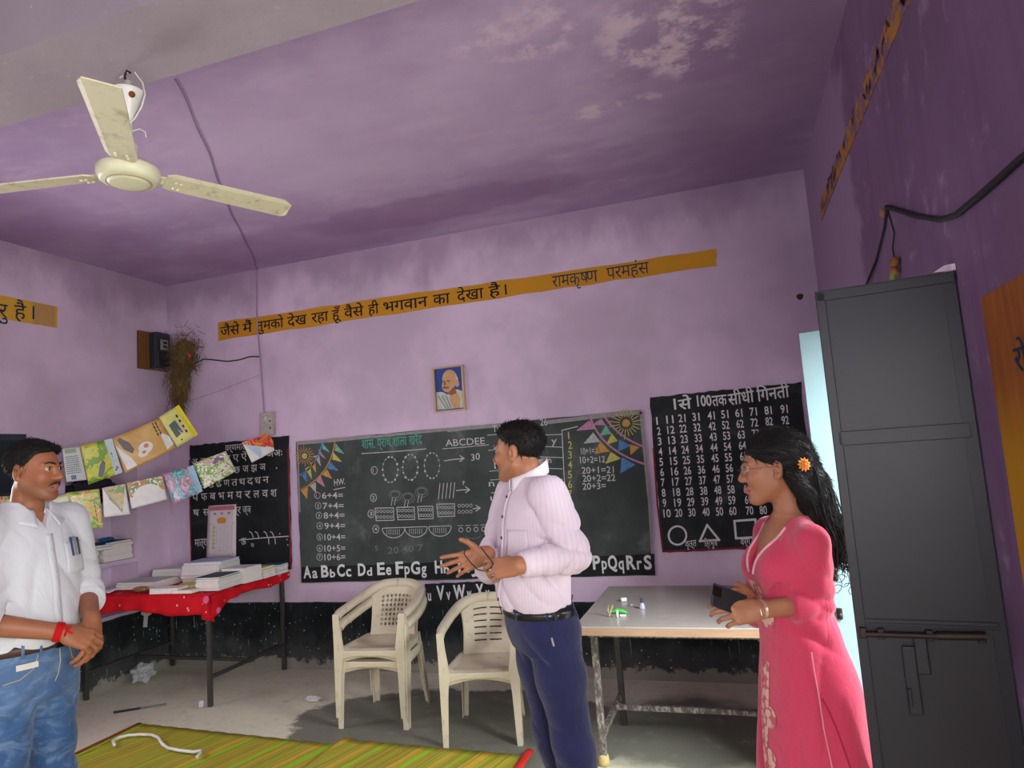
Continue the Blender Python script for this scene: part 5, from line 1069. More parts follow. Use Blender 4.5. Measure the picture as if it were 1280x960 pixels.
def head(S, M, ear=1., jaw=1., nose=1., wide=1.):
    S.k = M.to_scale().x; R3 = M.to_quaternion().to_matrix(); R = np.array(R3); T = lambda x, y, z: tuple(M @ Vector((x*wide, y, z)))
    S.ell(T(0, .018, .042), (.073*wide, .094, .075), .01, R); S.ell(T(0, -.025, -.02), (.061*wide, .066, .088), .035, R)
    for sx in (-1, 1):
        S.cap(T(sx*.047*jaw, .0, -.05), T(sx*.018, -.062, -.094), .021, .019, .03); S.ell(T(sx*.037, -.062, -.026), (.022, .02, .022), .03, R)
        S.ell(T(sx*.031, -.101, .008), (.0175, .017, .0115), .011, R, 'sub'); S.cap(T(sx*.012, -.087, .0235), T(sx*.047, -.071, .0235), .0075, .006, .014)
        S.ell(T(sx*.0115, -.099, -.031), (.0085, .0105, .0075), .007, R)
        E_ = R3 @ Euler((0, 0, sx*.35)).to_matrix(); S.ell(T(sx*.0755, .014, -.004), (.008*ear, .0185*ear, .0315*ear), .008, np.array(E_)); S.ell(T(sx*.079, .009, -.004), (.0045, .010, .018), .004, np.array(E_), 'sub'); S.ell(T(sx*.074, .006, -.03), (.006, .01, .009), .008, R)
    S.cap(T(0, -.083, .016), T(0, -.108*nose, -.024), .0078, .0112, .012); S.ell(T(0, -.109*nose, -.028), (.0115, .0105, .0095), .006, R)
    S.ell(T(0, -.075, -.098), (.02, .017, .016), .02, R)
    S.cap(T(-.019, -.084, -.0625), T(0, -.0965, -.0595), .0055, .007, .006); S.cap(T(.019, -.084, -.0625), T(0, -.0965, -.0595), .0055, .007, .006)
    S.cap(T(-.015, -.083, -.0712), T(0, -.0935, -.072), .005, .006, .006); S.cap(T(.015, -.083, -.0712), T(0, -.0935, -.072), .005, .006, .006)
    S.cap(T(-.024, -.088, -.0665), T(.024, -.088, -.0665), .0022, .0022, .005, None, 'sub'); S.k = 1.
def skin_mat(name, rough=.5):
    t = NT(name, rough, .4); c = t.attr('Col')[0]; n = t.noise(34, 4, .6); m = t.new('Mix', data_type='RGBA', blend_type='MULTIPLY'); t.put(m.inputs[0], .5); t.put(m.inputs[6], c); t.put(m.inputs[7], t.mix(n, (205, 200, 196), (255, 255, 255))); t.col(m.outputs[2]); t.b.inputs['Subsurface Weight'].default_value = .06; t.b.inputs['Subsurface Radius'].default_value = (.012, .005, .003); t.bump(t.noise(220, 3), .06, .002); return t.m
M_skin = skin_mat('skin')
M_eyew = plain('eye_white', (186, 174, 162), .25, .5, 0, .03); M_iris = plain('dark_iris', (40, 26, 20), .15, .6, 0, .05)
t = NT('black_hair', .55, .3); t.col(t.mix(t.noise(90, 3, .6), (14, 12, 12), (34, 29, 27))); t.bump(t.noise(120, 4, .7), .5, .003); M_hair = t.m
def skin_col(M, base, lips, stubble=0., palm=None):
    bl = np.array(lin(base)[:3]); ll = np.array(lin(lips)[:3]); Mi = np.array(M.inverted())
    def f(p):
        q = p @ Mi[:3, :3].T+Mi[:3, 3]; c = np.repeat(bl[None], len(p), 0); hd = (np.abs(q[:, 0]) < .09) & (q[:, 2] > -.13) & (q[:, 2] < .14) & (q[:, 1] > -.14) & (q[:, 1] < .12)
        lm = np.exp(-((q[:, 0]/.021)**4+((q[:, 2]+.0665)/.0115)**4))*(q[:, 1] < -.08)*hd; c = c*(1-lm[:, None])+ll*lm[:, None]
        if stubble:
            st = (1/(1+np.exp((q[:, 2]+.04+.25*np.maximum(0, q[:, 1]+.05))/.008)))*(q[:, 1] < .005)*(q[:, 2] > -.135)*hd*(1-lm); st = st*np.clip((q[:, 2]+.135)/.02, 0, 1); c = c*(1-stubble*st[:, None]*np.array([.5, .45, .4]))
        ck = np.exp(-(((np.abs(q[:, 0])-.04)/.025)**2+((q[:, 2]+.03)/.025)**2))*(q[:, 1] < -.03)*hd; c = c*(1+ck[:, None]*np.array([.12, .0, -.02]))
        return np.clip(c, 0, 1)
    return f
def eyes(M, parent, look=(0, 0)):
    for sx in (-1, 1):
        c = Vector((sx*.031, -.0757, .007)); b = MB(); bm = bmesh.new(); bmesh.ops.create_uvsphere(bm, u_segments=24, v_segments=16, radius=.0122*M.to_scale().x); R = (M.to_quaternion().to_matrix() @ Euler((math.radians(90)+look[1], 0, look[0])).to_matrix()).to_4x4(); b.bm(bm, Matrix.Translation(M @ c) @ R, 0, True)
        o = b.build('eye', [M_eyew, M_iris], parent); d = (M.to_quaternion().to_matrix() @ Euler((0, 0, look[0])).to_matrix()) @ Vector((0, -1, 0)); ctr = M @ c
        for p in o.data.polygons:
            if (Vector(p.center)-ctr).normalized().dot(d) > .82: p.material_index = 1
        # upper lid crease / lashes
        b = MB(); b.tube([M @ (c+Vector((.0145*math.cos(a)*1.0, -.0065-.0085*math.sin(a)**.7, .0032+.0042*math.sin(a)))) for a in [math.pi*k/8+1e-3 for k in range(9)] if math.sin(a) >= 0], .0011, 0, 6); b.build('eyelash', M_hair, parent)
def brows(M, parent, th=.0034, rise=.004):
    for sx in (-1, 1):
        b = MB(); b.tube([M @ Vector((sx*x, y, z)) for x, y, z in ((.011, -.0955, .0255), (.022, -.0935, .0265+rise), (.036, -.0855, .028+rise), (.05, -.0735, .0235))], [th*.8, th, th*.8, th*.3], 0, 8); b.build('eyebrow', M_hair, parent)
def band(bv, z0, z1, c, off, a0=0, a1=2*math.pi, n=72, tilt=lambda a: 0., rmax=.5):
    """strip hugging a surface between heights z0 and z1"""
    rows = [[], []]
    for i in range(n+1):
        a = a0+(a1-a0)*i/n; d = Vector((math.cos(a), math.sin(a), 0))
        for j, z in enumerate((z0, z1)):
            o = Vector((c[0], c[1], z+tilt(a)))+d*rmax; h = bv.ray_cast(o, -d); rows[j].append((h[0] if h[0] else Vector((c[0], c[1], z))+d*.15)+d*off)
    return rows
def band_mesh(rows, th, closed=True):
    b = MB(); n = len(rows[0]); b.grid(lambda u, v: rows[round(v)][min(n-1, round(u*(n-1)))], n, 2); return b
def hit(bv, x, z, off=.002, y0=-1.): h = bv.ray_cast(Vector((x, y0, z)), Vector((0, 1, 0))); return (h[0]+h[1]*off if h[1].dot(Vector((0, -1, 0))) > 0 else h[0]-h[1]*off) if h[0] else None
def fabric(name, c1, c2, sc=6, rough=.8, weave=700, fn=None, sheen=.2, crease=.3):
    t = NT(name, rough, .15); c = t.mix(t.noise(sc, 4, .55), c1, c2)
    if fn: c = fn(t, c)
    t.col(c); t.b.inputs['Sheen Weight'].default_value = sheen; cr = t.noise(5, 2, .5, t.scale(None, (1, 1, .7)), 1.6); cr = t.math('ABSOLUTE', t.add(cr, -.5)); cr2 = t.math('ABSOLUTE', t.add(t.noise(11, 2, .5, t.scale(None, (1, 1, .55), (3, 2, 1)), 1.2), -.5)); t.bump(t.add(t.add(t.math('SQRT', cr), t.mul(t.math('SQRT', cr2), .5)), t.mul(t.noise(weave, 2), .05)), crease, .016); return t.m
# ------------------------------------------------------------------ the man in the white shirt (left)
SDF_FOLD = 1.7
def frame_at(loc, rz):
    M = Matrix.Translation(loc) @ Matrix.Rotation(rz, 4, 'Z'); Mi = M.inverted(); return lambda px, py, dep: Mi @ (CAMP+ray(px, py)*dep)
def hm(z, x, y, yaw, pitch=0., roll=0., s=1.): return Matrix.Translation((x, y, z)) @ Matrix.Rotation(yaw, 4, 'Z') @ Matrix.Rotation(pitch, 4, 'X') @ Matrix.Rotation(roll, 4, 'Y') @ Matrix.Scale(s, 4)
A0 = (-2.63, 1.92, 0); AR = math.radians(92); AS = 1.025
pa = empty('person', A0, AR, 'man in a white shirt and blue jeans standing at left with clasped hands', 'person'); LA = frame_at(A0, AR); pa.scale = (AS, AS, AS)
HA = hm(1.638, 0, -.03, math.radians(13), math.radians(2), 0, .95); SH = 1.435
rS, lS = V3(-.172, .0, SH), V3(.172, .0, SH)
rE, rW = V3(-.225, -.07, 1.13), V3(-.05, -.235, 1.055); lE, lW = V3(.21, -.045, 1.13), V3(.075, -.225, 1.07)
S = SDF((-.36, -.42, 0), (.36, .2, 1.8), .0035)
head(S, HA, nose=1.03); S.cap(HA @ V3(0, .02, -.07), (0, .012, 1.43), .052, .058, .02)
S.col([(.8, 0, .005, .14, .1), (.95, 0, 0, .145, .1), (1.1, 0, -.005, .145, .1), (1.3, 0, 0, .16, .105), (1.42, 0, .01, .13, .08), (1.47, 0, .012, .07, .06)], .03)
for s_, e_, w_ in ((rS, rE, rW), (lS, lE, lW)): S.cap(s_, e_, .052, .042, .03); S.cap(e_, w_, .041, .027, .015)
for sx in (-1, 1): S.chain([(sx*.085, 0, .88), (sx*.095, -.01, .48), (sx*.1, .015, .09)], [.085, .055, .042], .03); S.cap((sx*.1, .03, .04), (sx*.115, -.15, .03), .038, .032, .02)
fcl = [(38, 45, 25)]*4
hand(S, rW, (.62, -.42, -.35), (-.1, -.6, .8), (.35, -.85, .1), [(30, 40, 20), (32, 42, 22), (35, 45, 25), (38, 45, 25)], [(.045, .042, -.012), (.07, .05, -.02), (.092, .05, -.026)])
hand(S, lW+V3(0, 0, -.0), (-.33, -.42, -.8), (-.75, -.1, .55), (.1, -.95, .25), [(28, 38, 20), (30, 40, 22), (33, 42, 22), (36, 42, 25)], [(.035, .045, -.012), (.06, .058, -.02), (.08, .058, -.028)])
S.build('body', M_skin, pa, skin_col(HA, (168, 108, 76), (150, 88, 74), .55))
eyes(HA, pa, (.15, 0)); brows(HA, pa, .0036)
b = MB()
for sx in (-1, 1): b.tube([HA @ V3(sx*x, y, z) for x, y, z in ((.002, -.1045, -.047), (.012, -.1, -.0495), (.024, -.0905, -.0555), (.03, -.084, -.063))], [.0024, .0028, .0022, .001], 0, 8)
b.build('moustache', M_hair, pa)
def short_hair(M, parent, hy, side=0., top=.0, name='hair', thick=1.):
    lo = M @ V3(0, 0, .03); S = SDF((lo.x-.15, lo.y-.15, lo.z-.14), (lo.x+.15, lo.y+.15, lo.z+.14), .0032); R = np.array(M.to_quaternion().to_matrix()); S.k = M.to_scale().x; S.ell(M @ V3(0, .02, .044), (.0775*thick, .0985*thick, .0805*thick), .01, R); S.ell(M @ V3(0, -.01, .08+top), (.058, .06, .034), .03, R); S.ell(M @ V3(side, -.05, .08+top), (.04, .022, .015), .02, R)
    Mi = np.array(M.inverted()); ys = np.array([h[0] for h in hy]); zs = np.array([h[1] for h in hy])
    def f(X, Y, Z):
        q = [Mi[i, 0]*X+Mi[i, 1]*Y+Mi[i, 2]*Z+Mi[i, 3] for i in range(3)]; h = np.interp(q[1], ys, zs)+.004*np.sin(90*q[0])+.004*np.sin(130*q[1]+40*q[0]); S.D += (.0016*np.sin(210*q[0]+60*np.sin(20*q[1]))*np.sin(40*q[1]+30*q[2])).astype(np.float32); return (h-q[2])*.8
    S.cutf(f); o = S.build(name, M_hair, parent, None, 1)
    comb(o, M, 4200, .024, lambda q, rr: (.5*(1 if q.x > side*.6 else -1)*(q.z > .07)+rr.gauss(0, .25), .9*(q.z > .03)-.25*(q.z <= .03)+rr.gauss(0, .25), (.6 if q.y < -.04 else -.9)*(q.z <= .085)+rr.gauss(0, .2)), .0011, 3)
    return o
short_hair(HA, pa, [(-.11, .085), (-.07, .079), (-.045, .066), (-.03, .036), (-.018, -.012), (.0, -.012), (.012, .02), (.03, .0), (.045, -.05), (.12, -.07)], .025, .004)
# shirt
S = SDF((-.36, -.34, .93), (.36, .22, 1.56), .005)
S.col([(1.0, 0, -.01, .17, .128), (1.045, 0, -.015, .172, .136), (1.12, 0, -.015, .166, .132), (1.25, 0, -.008, .17, .126), (1.34, 0, 0, .175, .118), (1.425, 0, .006, .155, .1), (1.475, 0, .01, .1, .078), (1.515, 0, .01, .07, .066)], .02, 2.2)
for sx, s_, e_, w_ in ((-1, rS, rE, rW), (1, lS, lE, lW)):
    S.cap((sx*.06, .005, 1.465), (sx*.165, .0, 1.438), .055, .058, .05); S.cap(s_, e_, .067, .062, .045); c_ = Vector(e_).lerp(Vector(w_), .16); S.cap(e_, c_, .061, .057, .02); d_ = (Vector(w_)-Vector(e_)).normalized(); c2 = Vector(e_).lerp(Vector(w_), .12); S.cap(c2-d_*.014, c2+d_*.02, .06, .058, .006, (tuple(d_), .5)) if False else None
    S.fold(Vector(s_).lerp(Vector(e_), .75), (.09, .09, .12), (sx*.3, .2, 1), 95, .006, (1, 1, 0)); S.fold(Vector(s_).lerp(Vector(e_), .2), .1, (sx*1, -.2, .5), 70, .005, (.5, 1, .5))
    S.fold(c_, .06, tuple(d_), 190, .0045, (.4, .4, .4))
S.fold((.0, -.12, 1.06), (.2, .1, .1), (1, 0, .5), 52, .005, (0, 1, 1)); S.fold((-.05, -.12, 1.2), (.16, .1, .16), (1, 0, -.4), 42, .005, (1, 0, 1)); S.fold((.09, -.12, 1.22), (.12, .1, .2), (1, 0, .5), 48, .0045, (1, 0, 1)); S.fold((0, .1, 1.15), (.2, .1, .2), (1, 0, .3), 40, .005)
# cut sleeves clean behind the rolled cuff
for e_, w_ in ((rE, rW), (lE, lW)):
    d_ = (Vector(w_)-Vector(e_)).normalized(); cpt = Vector(e_)+d_*.055
    X, Y, Z = S.ax[0][:, None, None], S.ax[1][None, :, None], S.ax[2][None, None, :]; near = np.sqrt((X-cpt.x)**2+(Y-cpt.y)**2+(Z-cpt.z)**2) < .085
    pl_ = (X-cpt.x)*d_.x+(Y-cpt.y)*d_.y+(Z-cpt.z)*d_.z; inside_t = (np.abs(X)/.18)**2+((Y+.01)/.135)**2 > 1.0; S.D = np.where(near & inside_t, np.maximum(S.D, pl_), S.D).astype(np.float32)
# open collar notch at the throat
S.cutf(lambda X, Y, Z: -np.maximum(np.abs(X)*1.0-(Z-1.43)*.62, (Y+.0)))
M_shw = fabric('white_cotton', (200, 203, 208), (222, 224, 228), 5)
sh = S.build('shirt', M_shw, pa); bv = bvh_of(sh)
for side, e_, w_ in ((-1, rE, rW), (1, lE, lW)):
    e_, w_ = Vector(e_), Vector(w_); d_ = (w_-e_).normalized(); b = MB(); b.tube([e_+d_*q for q in (.018, .022, .04, .058, .062)], [.058, .0625, .0635, .062, .05], 0, 36, False); b.build('rolled_cuff', M_shw, sh)
def collar(parent, m, ctr, r0, r1, z0, flare, a0, a1, drop, point, nm='collar', lean=.0):
    # stand band and turned-down flap; angles from the front opening (-pi/2) round the back
    def f(u, v):
        a = a0+(a1-a0)*u; e = abs(2*u-1)**3; rr = r0+(r1-r0)*min(1, v*2) if v < .5 else r1+flare*(v-.5)*2*(1+.3*e); z = z0+(.032 if v < .5 else 0)*v*2 if v < .5 else z0+.032-(drop+point*e)*(v-.5)*2
        return V3(ctr[0]+rr*math.cos(a), ctr[1]+rr*math.sin(a)*.95+lean*e, z-.02*max(0, -math.sin(a))*1.0)
    b = MB(); b.grid(f, 49, 9); o = b.build(nm, m, parent); s2 = o.modifiers.new('t', 'SOLIDIFY'); s2.thickness = .003; return o
collar(sh, M_shw, (0, .01), .066, .075, 1.482, .042, -math.pi/2+.32, 1.5*math.pi-.32, .035, .035)
b = MB(); ps = [hit(bv, .004*math.sin(z*9), z, .0012) for z in np.linspace(1.015, 1.40, 40)]; ps = [p for p in ps if p]; n = len(ps)
b.grid(lambda u, v: ps[min(n-1, round(v*(n-1)))]+V3((u-.5)*.03, .0, 0), 3, n); o = b.build('placket', M_shw, sh); s2 = o.modifiers.new('t', 'SOLIDIFY'); s2.thickness = .001; s2.offset = 1
for z in (1.07, 1.16, 1.25, 1.34):
    p = hit(bv, 0, z, .006); b = MB(); b.lathe([(0, .0022), (.0045, .002), (.005, 0)], p, Matrix.Rotation(math.pi/2, 3, 'X'), 12); b.build('button', plain('white_button', (200, 200, 196), .3, .5), sh)
def pocket(parent, bv, x0, x1, z0, z1, m, off=.0035):
    N = 10; g = [[hit(bv, x0+(x1-x0)*i/(N-1), z0+(z1-z0)*j/(N-1)+(-.008*(1-abs(2*i/(N-1)-1)) if j == 0 else 0), off) for i in range(N)] for j in range(N)]
    b = MB(); b.grid(lambda u, v: g[round(v*(N-1))][round(u*(N-1))], N, N); o = b.build('chest_pocket', m, parent); s2 = o.modifiers.new('t', 'SOLIDIFY'); s2.thickness = .0025; s2.offset = 1; return g
g = pocket(sh, bv, .05, .145, 1.245, 1.36, M_shw)
def top_of(bv, x, z, off): return hit(bv, x, z, off)
for x, c, lb_, dz in ((.085, (44, 52, 84), 'dark blue pen clipped in the white shirt pocket, nearest the buttons', .0), (.105, (120, 130, 150), 'grey blue pen, middle of the three in the white shirt pocket', .002), (.128, (30, 30, 34), 'black pen with long clip at the outer end of the white shirt pocket', -.004)):
    p0 = hit(bv, x-.006, 1.305, .0075); p1 = hit(bv, x-.004, 1.375+dz, .0085); b = MB(); b.tube([p0, p1], .0042, 0, 10); b.tube([p1+V3(0, -.005, .0), p1+V3(0, -.0065, -.045)], .0013, 0, 6)
    o = b.build('pen', plain('pen_%d' % int(x*1000), c, .35, .5)); o.matrix_world = Matrix.Translation(A0) @ Matrix.Rotation(AR, 4, 'Z') @ Matrix.Scale(AS, 4); tag(o, lb_, 'pen')
b = MB(); pp = hit(bv, .12, 1.345, .009); b.tube([pp, pp+V3(.002, -.002, -.06), pp+V3(-.002, 0, -.1)], .0012, 0, 6); b.build('dark_cord', M_wire, sh)
# jeans, belt
def jean_fn(t, c):
    o = t.xyz(); fade = t.ramp(t.noise(9, 5, .65, t.scale(None, (1.2, 1.2, 2.2)), .8), .45, .7); c = t.mix(t.mul(fade, .5), c, (136, 162, 192)); leg = t.ramp(t.noise(2.2, 2, .5), .4, .65); c = t.mix(t.mul(leg, .4), c, (124, 152, 186)); return c
M_jean = fabric('blue_denim', (44, 72, 116), (70, 104, 150), 7, .85, 500, jean_fn)
S = SDF((-.26, -.24, 0.05), (.26, .22, 1.06), .005)
S.col([(.81, 0, 0, .16, .122), (.91, 0, -.002, .172, .134), (1.0, 0, -.008, .167, .128), (1.037, 0, -.01, .165, .126)], .02, 2.2)
for sx in (-1, 1): S.chain([(sx*.084, -.002, .87), (sx*.097, -.015, .48), (sx*.105, .01, .08)], [.096, .07, .06], .035); S.fold((sx*.1, -.06, .6), (.1, .12, .2), (.35*sx, 0, 1), 55, .005, (1, 1, 0)); S.fold((sx*.09, -.1, .8), (.1, .1, .1), (1, 0, .8*sx), 70, .005)
S.fold((0, -.12, .82), (.14, .1, .08), (.2, 0, 1), 80, .005, (1.5, 0, 0)); S.cut((0, 0, 1), 1.037); S.cut((0, 0, -1), -.085)
je = S.build('jeans', M_jean, pa); bj = bvh_of(je)
M_belt = plain('brown_leather', (78, 56, 46), .45, .4, 0, .2, 30)
ro = band(bj, .99, 1.025, (0, 0), .006); be = band_mesh(ro, 0).build('belt', M_belt, pa); s2 = be.modifiers.new('t', 'SOLIDIFY'); s2.thickness = .005
p = hit(bj, .02, 1.007, .012); b = MB(); b.box(p, (.05, .006, .042), 0, None, .003); b.build('buckle', plain('dark_buckle', (60, 52, 44), .3, .5, .8), be)
for a in (-2.3, -1.95, -1.15, -.75, .3, 2.6):
    r2 = band(bj, .98, 1.035, (0, 0), .0115, a-.028, a+.028, 3); o = band_mesh(r2, 0).build('belt_loop', M_jean, je); s2 = o.modifiers.new('t', 'SOLIDIFY'); s2.thickness = .003
M_stitch = plain('tan_stitch', (196, 176, 130), .7, .1)
for sx in (-1, 1):
    q = [hit(bj, sx*x, z, .002) for x, z in ((.06, .98), (.075, .935), (.11, .91), (.15, .903))]; b = MB(); b.tube([v for v in q if v], .0016, 0, 6); b.build('pocket_stitch', M_stitch, je)
q = [hit(bj, x, z, .002) for x, z in ((.018, .98), (.02, .935), (.014, .895), (.002, .87))]; b = MB(); b.tube([v for v in q if v], .0016, 0, 6); b.build('fly_stitch', M_stitch, je)
N = 6; g = [[hit(bj, -.12+.06*i/(N-1), .94+.02*j/(N-1), .0035) for i in range(N)] for j in range(N)]; b = MB(); b.grid(lambda u, v: g[round(v*(N-1))][round(u*(N-1))], N, N); b.build('paper_tag', plain('paper_tag', (220, 218, 206), .6, .2), je)
# red thread at the wrist
def wristband(parent, E, W_, off, r, th, m, nm, extra=None):
    E, W_ = Vector(E), Vector(W_); d = (W_-E).normalized(); c = W_-d*off; u = d.orthogonal().normalized(); v = d.cross(u); b = MB()
    for q in th: b.tube([c+d*q+(u*math.cos(a)+v*math.sin(a))*r for a in [2*math.pi*i/24 for i in range(24)]], .0035, 0, 6, False, True, True)
    if extra: extra(b, c, d, u, v)
    return b.build(nm, m, parent)
M_thr = plain('red_thread', (206, 26, 34), .7, .15)
wristband(pa, rE, rW, .012, .0315, (-.012, -.006, 0, .006), M_thr, 'wrist_thread', lambda b, c, d, u, v: [b.tube([c+V3(.0, -.03, .005), c+V3(random.uniform(-.015, .02), -.042, random.uniform(-.02, .03))], .0035, 0, 6) for _ in range(7)])
M_shoe = plain('black_shoe', (30, 28, 28), .4, .4)
def shoes(parent, sxs, foot, m):
    for (x, y, rz) in sxs:
        S = SDF((x-.12, y-.3, 0), (x+.12, y+.18, .14), .006); d = V3(math.sin(rz), -math.cos(rz), 0); p = V3(x, y+.03, .045); S.cap(p, p+d*.17, .045, .042, .02, ((0, 0, 1), .8)); S.cap(p+V3(0, 0, .0), p+V3(0, 0, .05), .043, .045, .02); S.cut((0, 0, -1), -.004); S.build('shoe', m, parent)
shoes(pa, ((-.1, 0, -.12), (.1, 0, .12)), 0, M_shoe)
# ------------------------------------------------------------------ the man in pink shirt and navy trousers (middle)
B0 = (-.80, 2.62, 0); BR = math.radians(-50)
pb_ = empty('person', B0, BR, 'man in a pale pink striped shirt and navy trousers, seen from his left side, gesturing', 'person'); LB = frame_at(B0, BR)
HB = hm(1.622, .0, -.035, math.radians(-50), math.radians(0), 0)
rS, lS = V3(-.175, .0, 1.455), V3(.175, .0, 1.455)
lE = LB(717, 694, 2.50); lW = LB(648, 707, 2.38); rE = V3(-.25, -.10, 1.14); rW = LB(607, 693, 2.62)
S = SDF((-.5, -.62, 0), (.36, .24, 1.8), .0035)
head(S, HB, nose=1.0, wide=1.03); S.cap(HB @ V3(0, .03, -.07), (0, .015, 1.43), .058, .066, .02)
S.col([(.9, 0, .012, .11, .085), (.97, 0, .0, .13, .1), (1.1, 0, -.008, .14, .11), (1.3, 0, 0, .155, .11), (1.42, 0, .01, .13, .08), (1.47, 0, .012, .075, .065)], .03)
for s_, e_, w_ in ((rS, rE, rW), (lS, lE, lW)): S.cap(s_, e_, .054, .044, .03); S.cap(e_, w_, .043, .03, .015)
for sx in (-1, 1): S.chain([(sx*.075, .03, .9), (sx*.095, .075, .48), (sx*.1, .15, .09)], [.06, .048, .042], .03); S.cap((sx*.1, .17, .04), (sx*.115, -.01, .03), .038, .032, .02)
fw_ = V3(0, -1, 0)
def dirpx(L, p0, p1): return (L(*p1)-L(*p0)).normalized()
# right hand: open, palm turned to the camera, fingers pointing to the left of the picture, thumb up
Xr = dirpx(LB, (600, 693, 2.62), (556, 706, 2.60)); toc = (LB(580, 700, 2.2)-LB(580, 700, 2.62)).normalized(); up_ = V3(0, 0, 1)
hand(S, rW, Xr, up_, -toc*.92+up_*.1, [(12, 14, 8), (16, 18, 10), (22, 22, 12), (26, 24, 14)], [(.042, .05, -.022), (.06, .072, -.028), (.082, .086, -.026)], .98, (9, 2, -5, -12))
# left hand: back of the hand to the camera, fingers closed on the cord
Xl = dirpx(LB, (646, 706, 2.38), (617, 708, 2.40)); toc2 = ((LB(630, 705, 2.0)-LB(630, 705, 2.4)).normalized()+V3(0, 0, .35)).normalized()
hand(S, lW, Xl, up_, toc2, [(18, 36, 24), (26, 44, 28), (32, 50, 30), (38, 54, 30)], [(.045, .036, -.02), (.072, .04, -.034), (.096, .03, -.042)], .93, (7, 2, -5, -12))
S.build('body', M_skin, pb_, skin_col(HB, (176, 118, 86), (150, 90, 76), .3))
eyes(HB, pb_); brows(HB, pb_)
b = MB()
for sx in (-1, 1): b.tube([HB @ V3(sx*x, y, z) for x, y, z in ((.001, -.104, -.046), (.012, -.101, -.0485), (.025, -.0905, -.054), (.033, -.082, -.06))], [.0042, .0046, .0035, .0015], 0, 8)
b.build('moustache', M_hair, pb_)
short_hair(HB, pb_, [(-.11, .072), (-.07, .064), (-.045, .055), (-.03, .03), (-.018, -.01), (.0, -.01), (.012, .02), (.03, .0), (.045, -.045), (.12, -.062)], .0, .006, 'hair', 1.0)
def stripe(t, c):
    o = t.xyz(); g = t.new('TexGradient', gradient_type='RADIAL'); t.put(g.inputs[0], t.pos()); s_ = t.math('SINE', t.mul(g.outputs[1], 560.)); return t.mix(t.ramp(s_, .2, .9, 0., .2), c, (190, 160, 190))
M_shp = fabric('pink_stripe_cotton', (212, 194, 207), (228, 213, 223), 5, .75, 600, stripe)
S = SDF((-.52, -.56, .9), (.4, .26, 1.56), .005)
S.col([(1.018, 0, -.008, .162, .131), (1.05, 0, -.014, .166, .136), (1.14, 0, -.012, .166, .136), (1.26, 0, -.004, .168, .126), (1.37, 0, 0, .172, .118), (1.445, 0, .006, .152, .1), (1.495, 0, .012, .1, .08), (1.525, 0, .014, .074, .07)], .02, 2.2)
for sx, s_, e_, w_, fr in ((-1, rS, rE, rW, .9), (1, lS, lE, lW, .93)):
    S.cap((sx*.06, .005, 1.485), (sx*.16, .0, 1.455), .056, .06, .05); S.cap(s_, e_, .071, .06, .035); c_ = Vector(e_).lerp(Vector(w_), fr); S.cap(e_, c_, .06, .043, .018)
    d_ = (Vector(w_)-Vector(e_)).normalized(); S.fold(Vector(s_).lerp(Vector(e_), .78), (.1, .1, .13), (sx*.2, .2, 1), 85, 0.0105, (1, 1, 0)); S.fold(Vector(s_).lerp(Vector(e_), .25), .11, (sx*1, -.2, .4), 62, 0.0090, (.5, 1, .5)); S.fold(Vector(e_).lerp(Vector(w_), .2), .09, tuple(d_+V3(0, 0, .6)), 105, 0.0090, (.6, .6, .6)); S.fold(Vector(e_).lerp(Vector(w_), .65), .09, tuple(d_), 90, 0.0045, (.6, .6, .6))
    c2 = Vector(e_).lerp(Vector(w_), fr)
    X, Y, Z = S.ax[0][:, None, None], S.ax[1][None, :, None], S.ax[2][None, None, :]; near = (np.sqrt((X-c2.x)**2+(Y-c2.y)**2+(Z-c2.z)**2) < .075); pl_ = (X-c2.x)*d_.x+(Y-c2.y)*d_.y+(Z-c2.z)*d_.z; ot = (np.abs(X)/.168)**2+((Y+.01)/.136)**2 > 1; S.D = np.where(near & ot, np.maximum(S.D, pl_), S.D).astype(np.float32)
S.fold((.05, -.1, 1.06), (.2, .14, .1), (1, .5, .6), 48, .006, (0, 1, 1)); S.fold((.12, 0, 1.15), (.12, .14, .16), (.2, 1, .5), 45, 0.0090, (1, 0, 1)); S.fold((.1, .1, 1.28), (.14, .12, .14), (1, .4, .9), 50, 0.0090, (1, 0, 1)); S.fold((.17, .02, 1.33), (.1, .1, .12), (.2, 1, -.7), 60, 0.0090)
S.cut((0, 0, 1), 1.522)
sp_ = S.build('shirt', M_shp, pb_); bv = bvh_of(sp_)
for sx, e_, w_, fr in ((-1, rE, rW, .9), (1, lE, lW, .93)):
    e_, w_ = Vector(e_), Vector(w_); d_ = (w_-e_).normalized(); c2 = e_.lerp(w_, fr); b = MB(); b.tube([c2-d_*.055, c2-d_*.05, c2-d_*.01, c2+d_*.004, c2+d_*.004], [.047, .0485, .046, .045, .036], 0, 32, False); b.build('cuff', M_shp, sp_)
def band_collar(parent, m, ctr, r, z0, h, a0, a1, tilt=.42, nm='collar'):
    b = MB(); b.grid(lambda u, v: V3(ctr[0]+(r-.004*v)*math.cos(a0+(a1-a0)*u), ctr[1]+(r-.004*v)*math.sin(a0+(a1-a0)*u), z0+h*v+tilt*r*math.sin(a0+(a1-a0)*u)), 41, 4); o = b.build(nm, m, parent); s2 = o.modifiers.new('t', 'SOLIDIFY'); s2.thickness = .005; return o
band_collar(sp_, fabric('white_collar', (226, 216, 224), (240, 232, 238), 5), (.006, .0), .084, 1.503, .052, -math.pi/2+.12, 1.5*math.pi-.12)
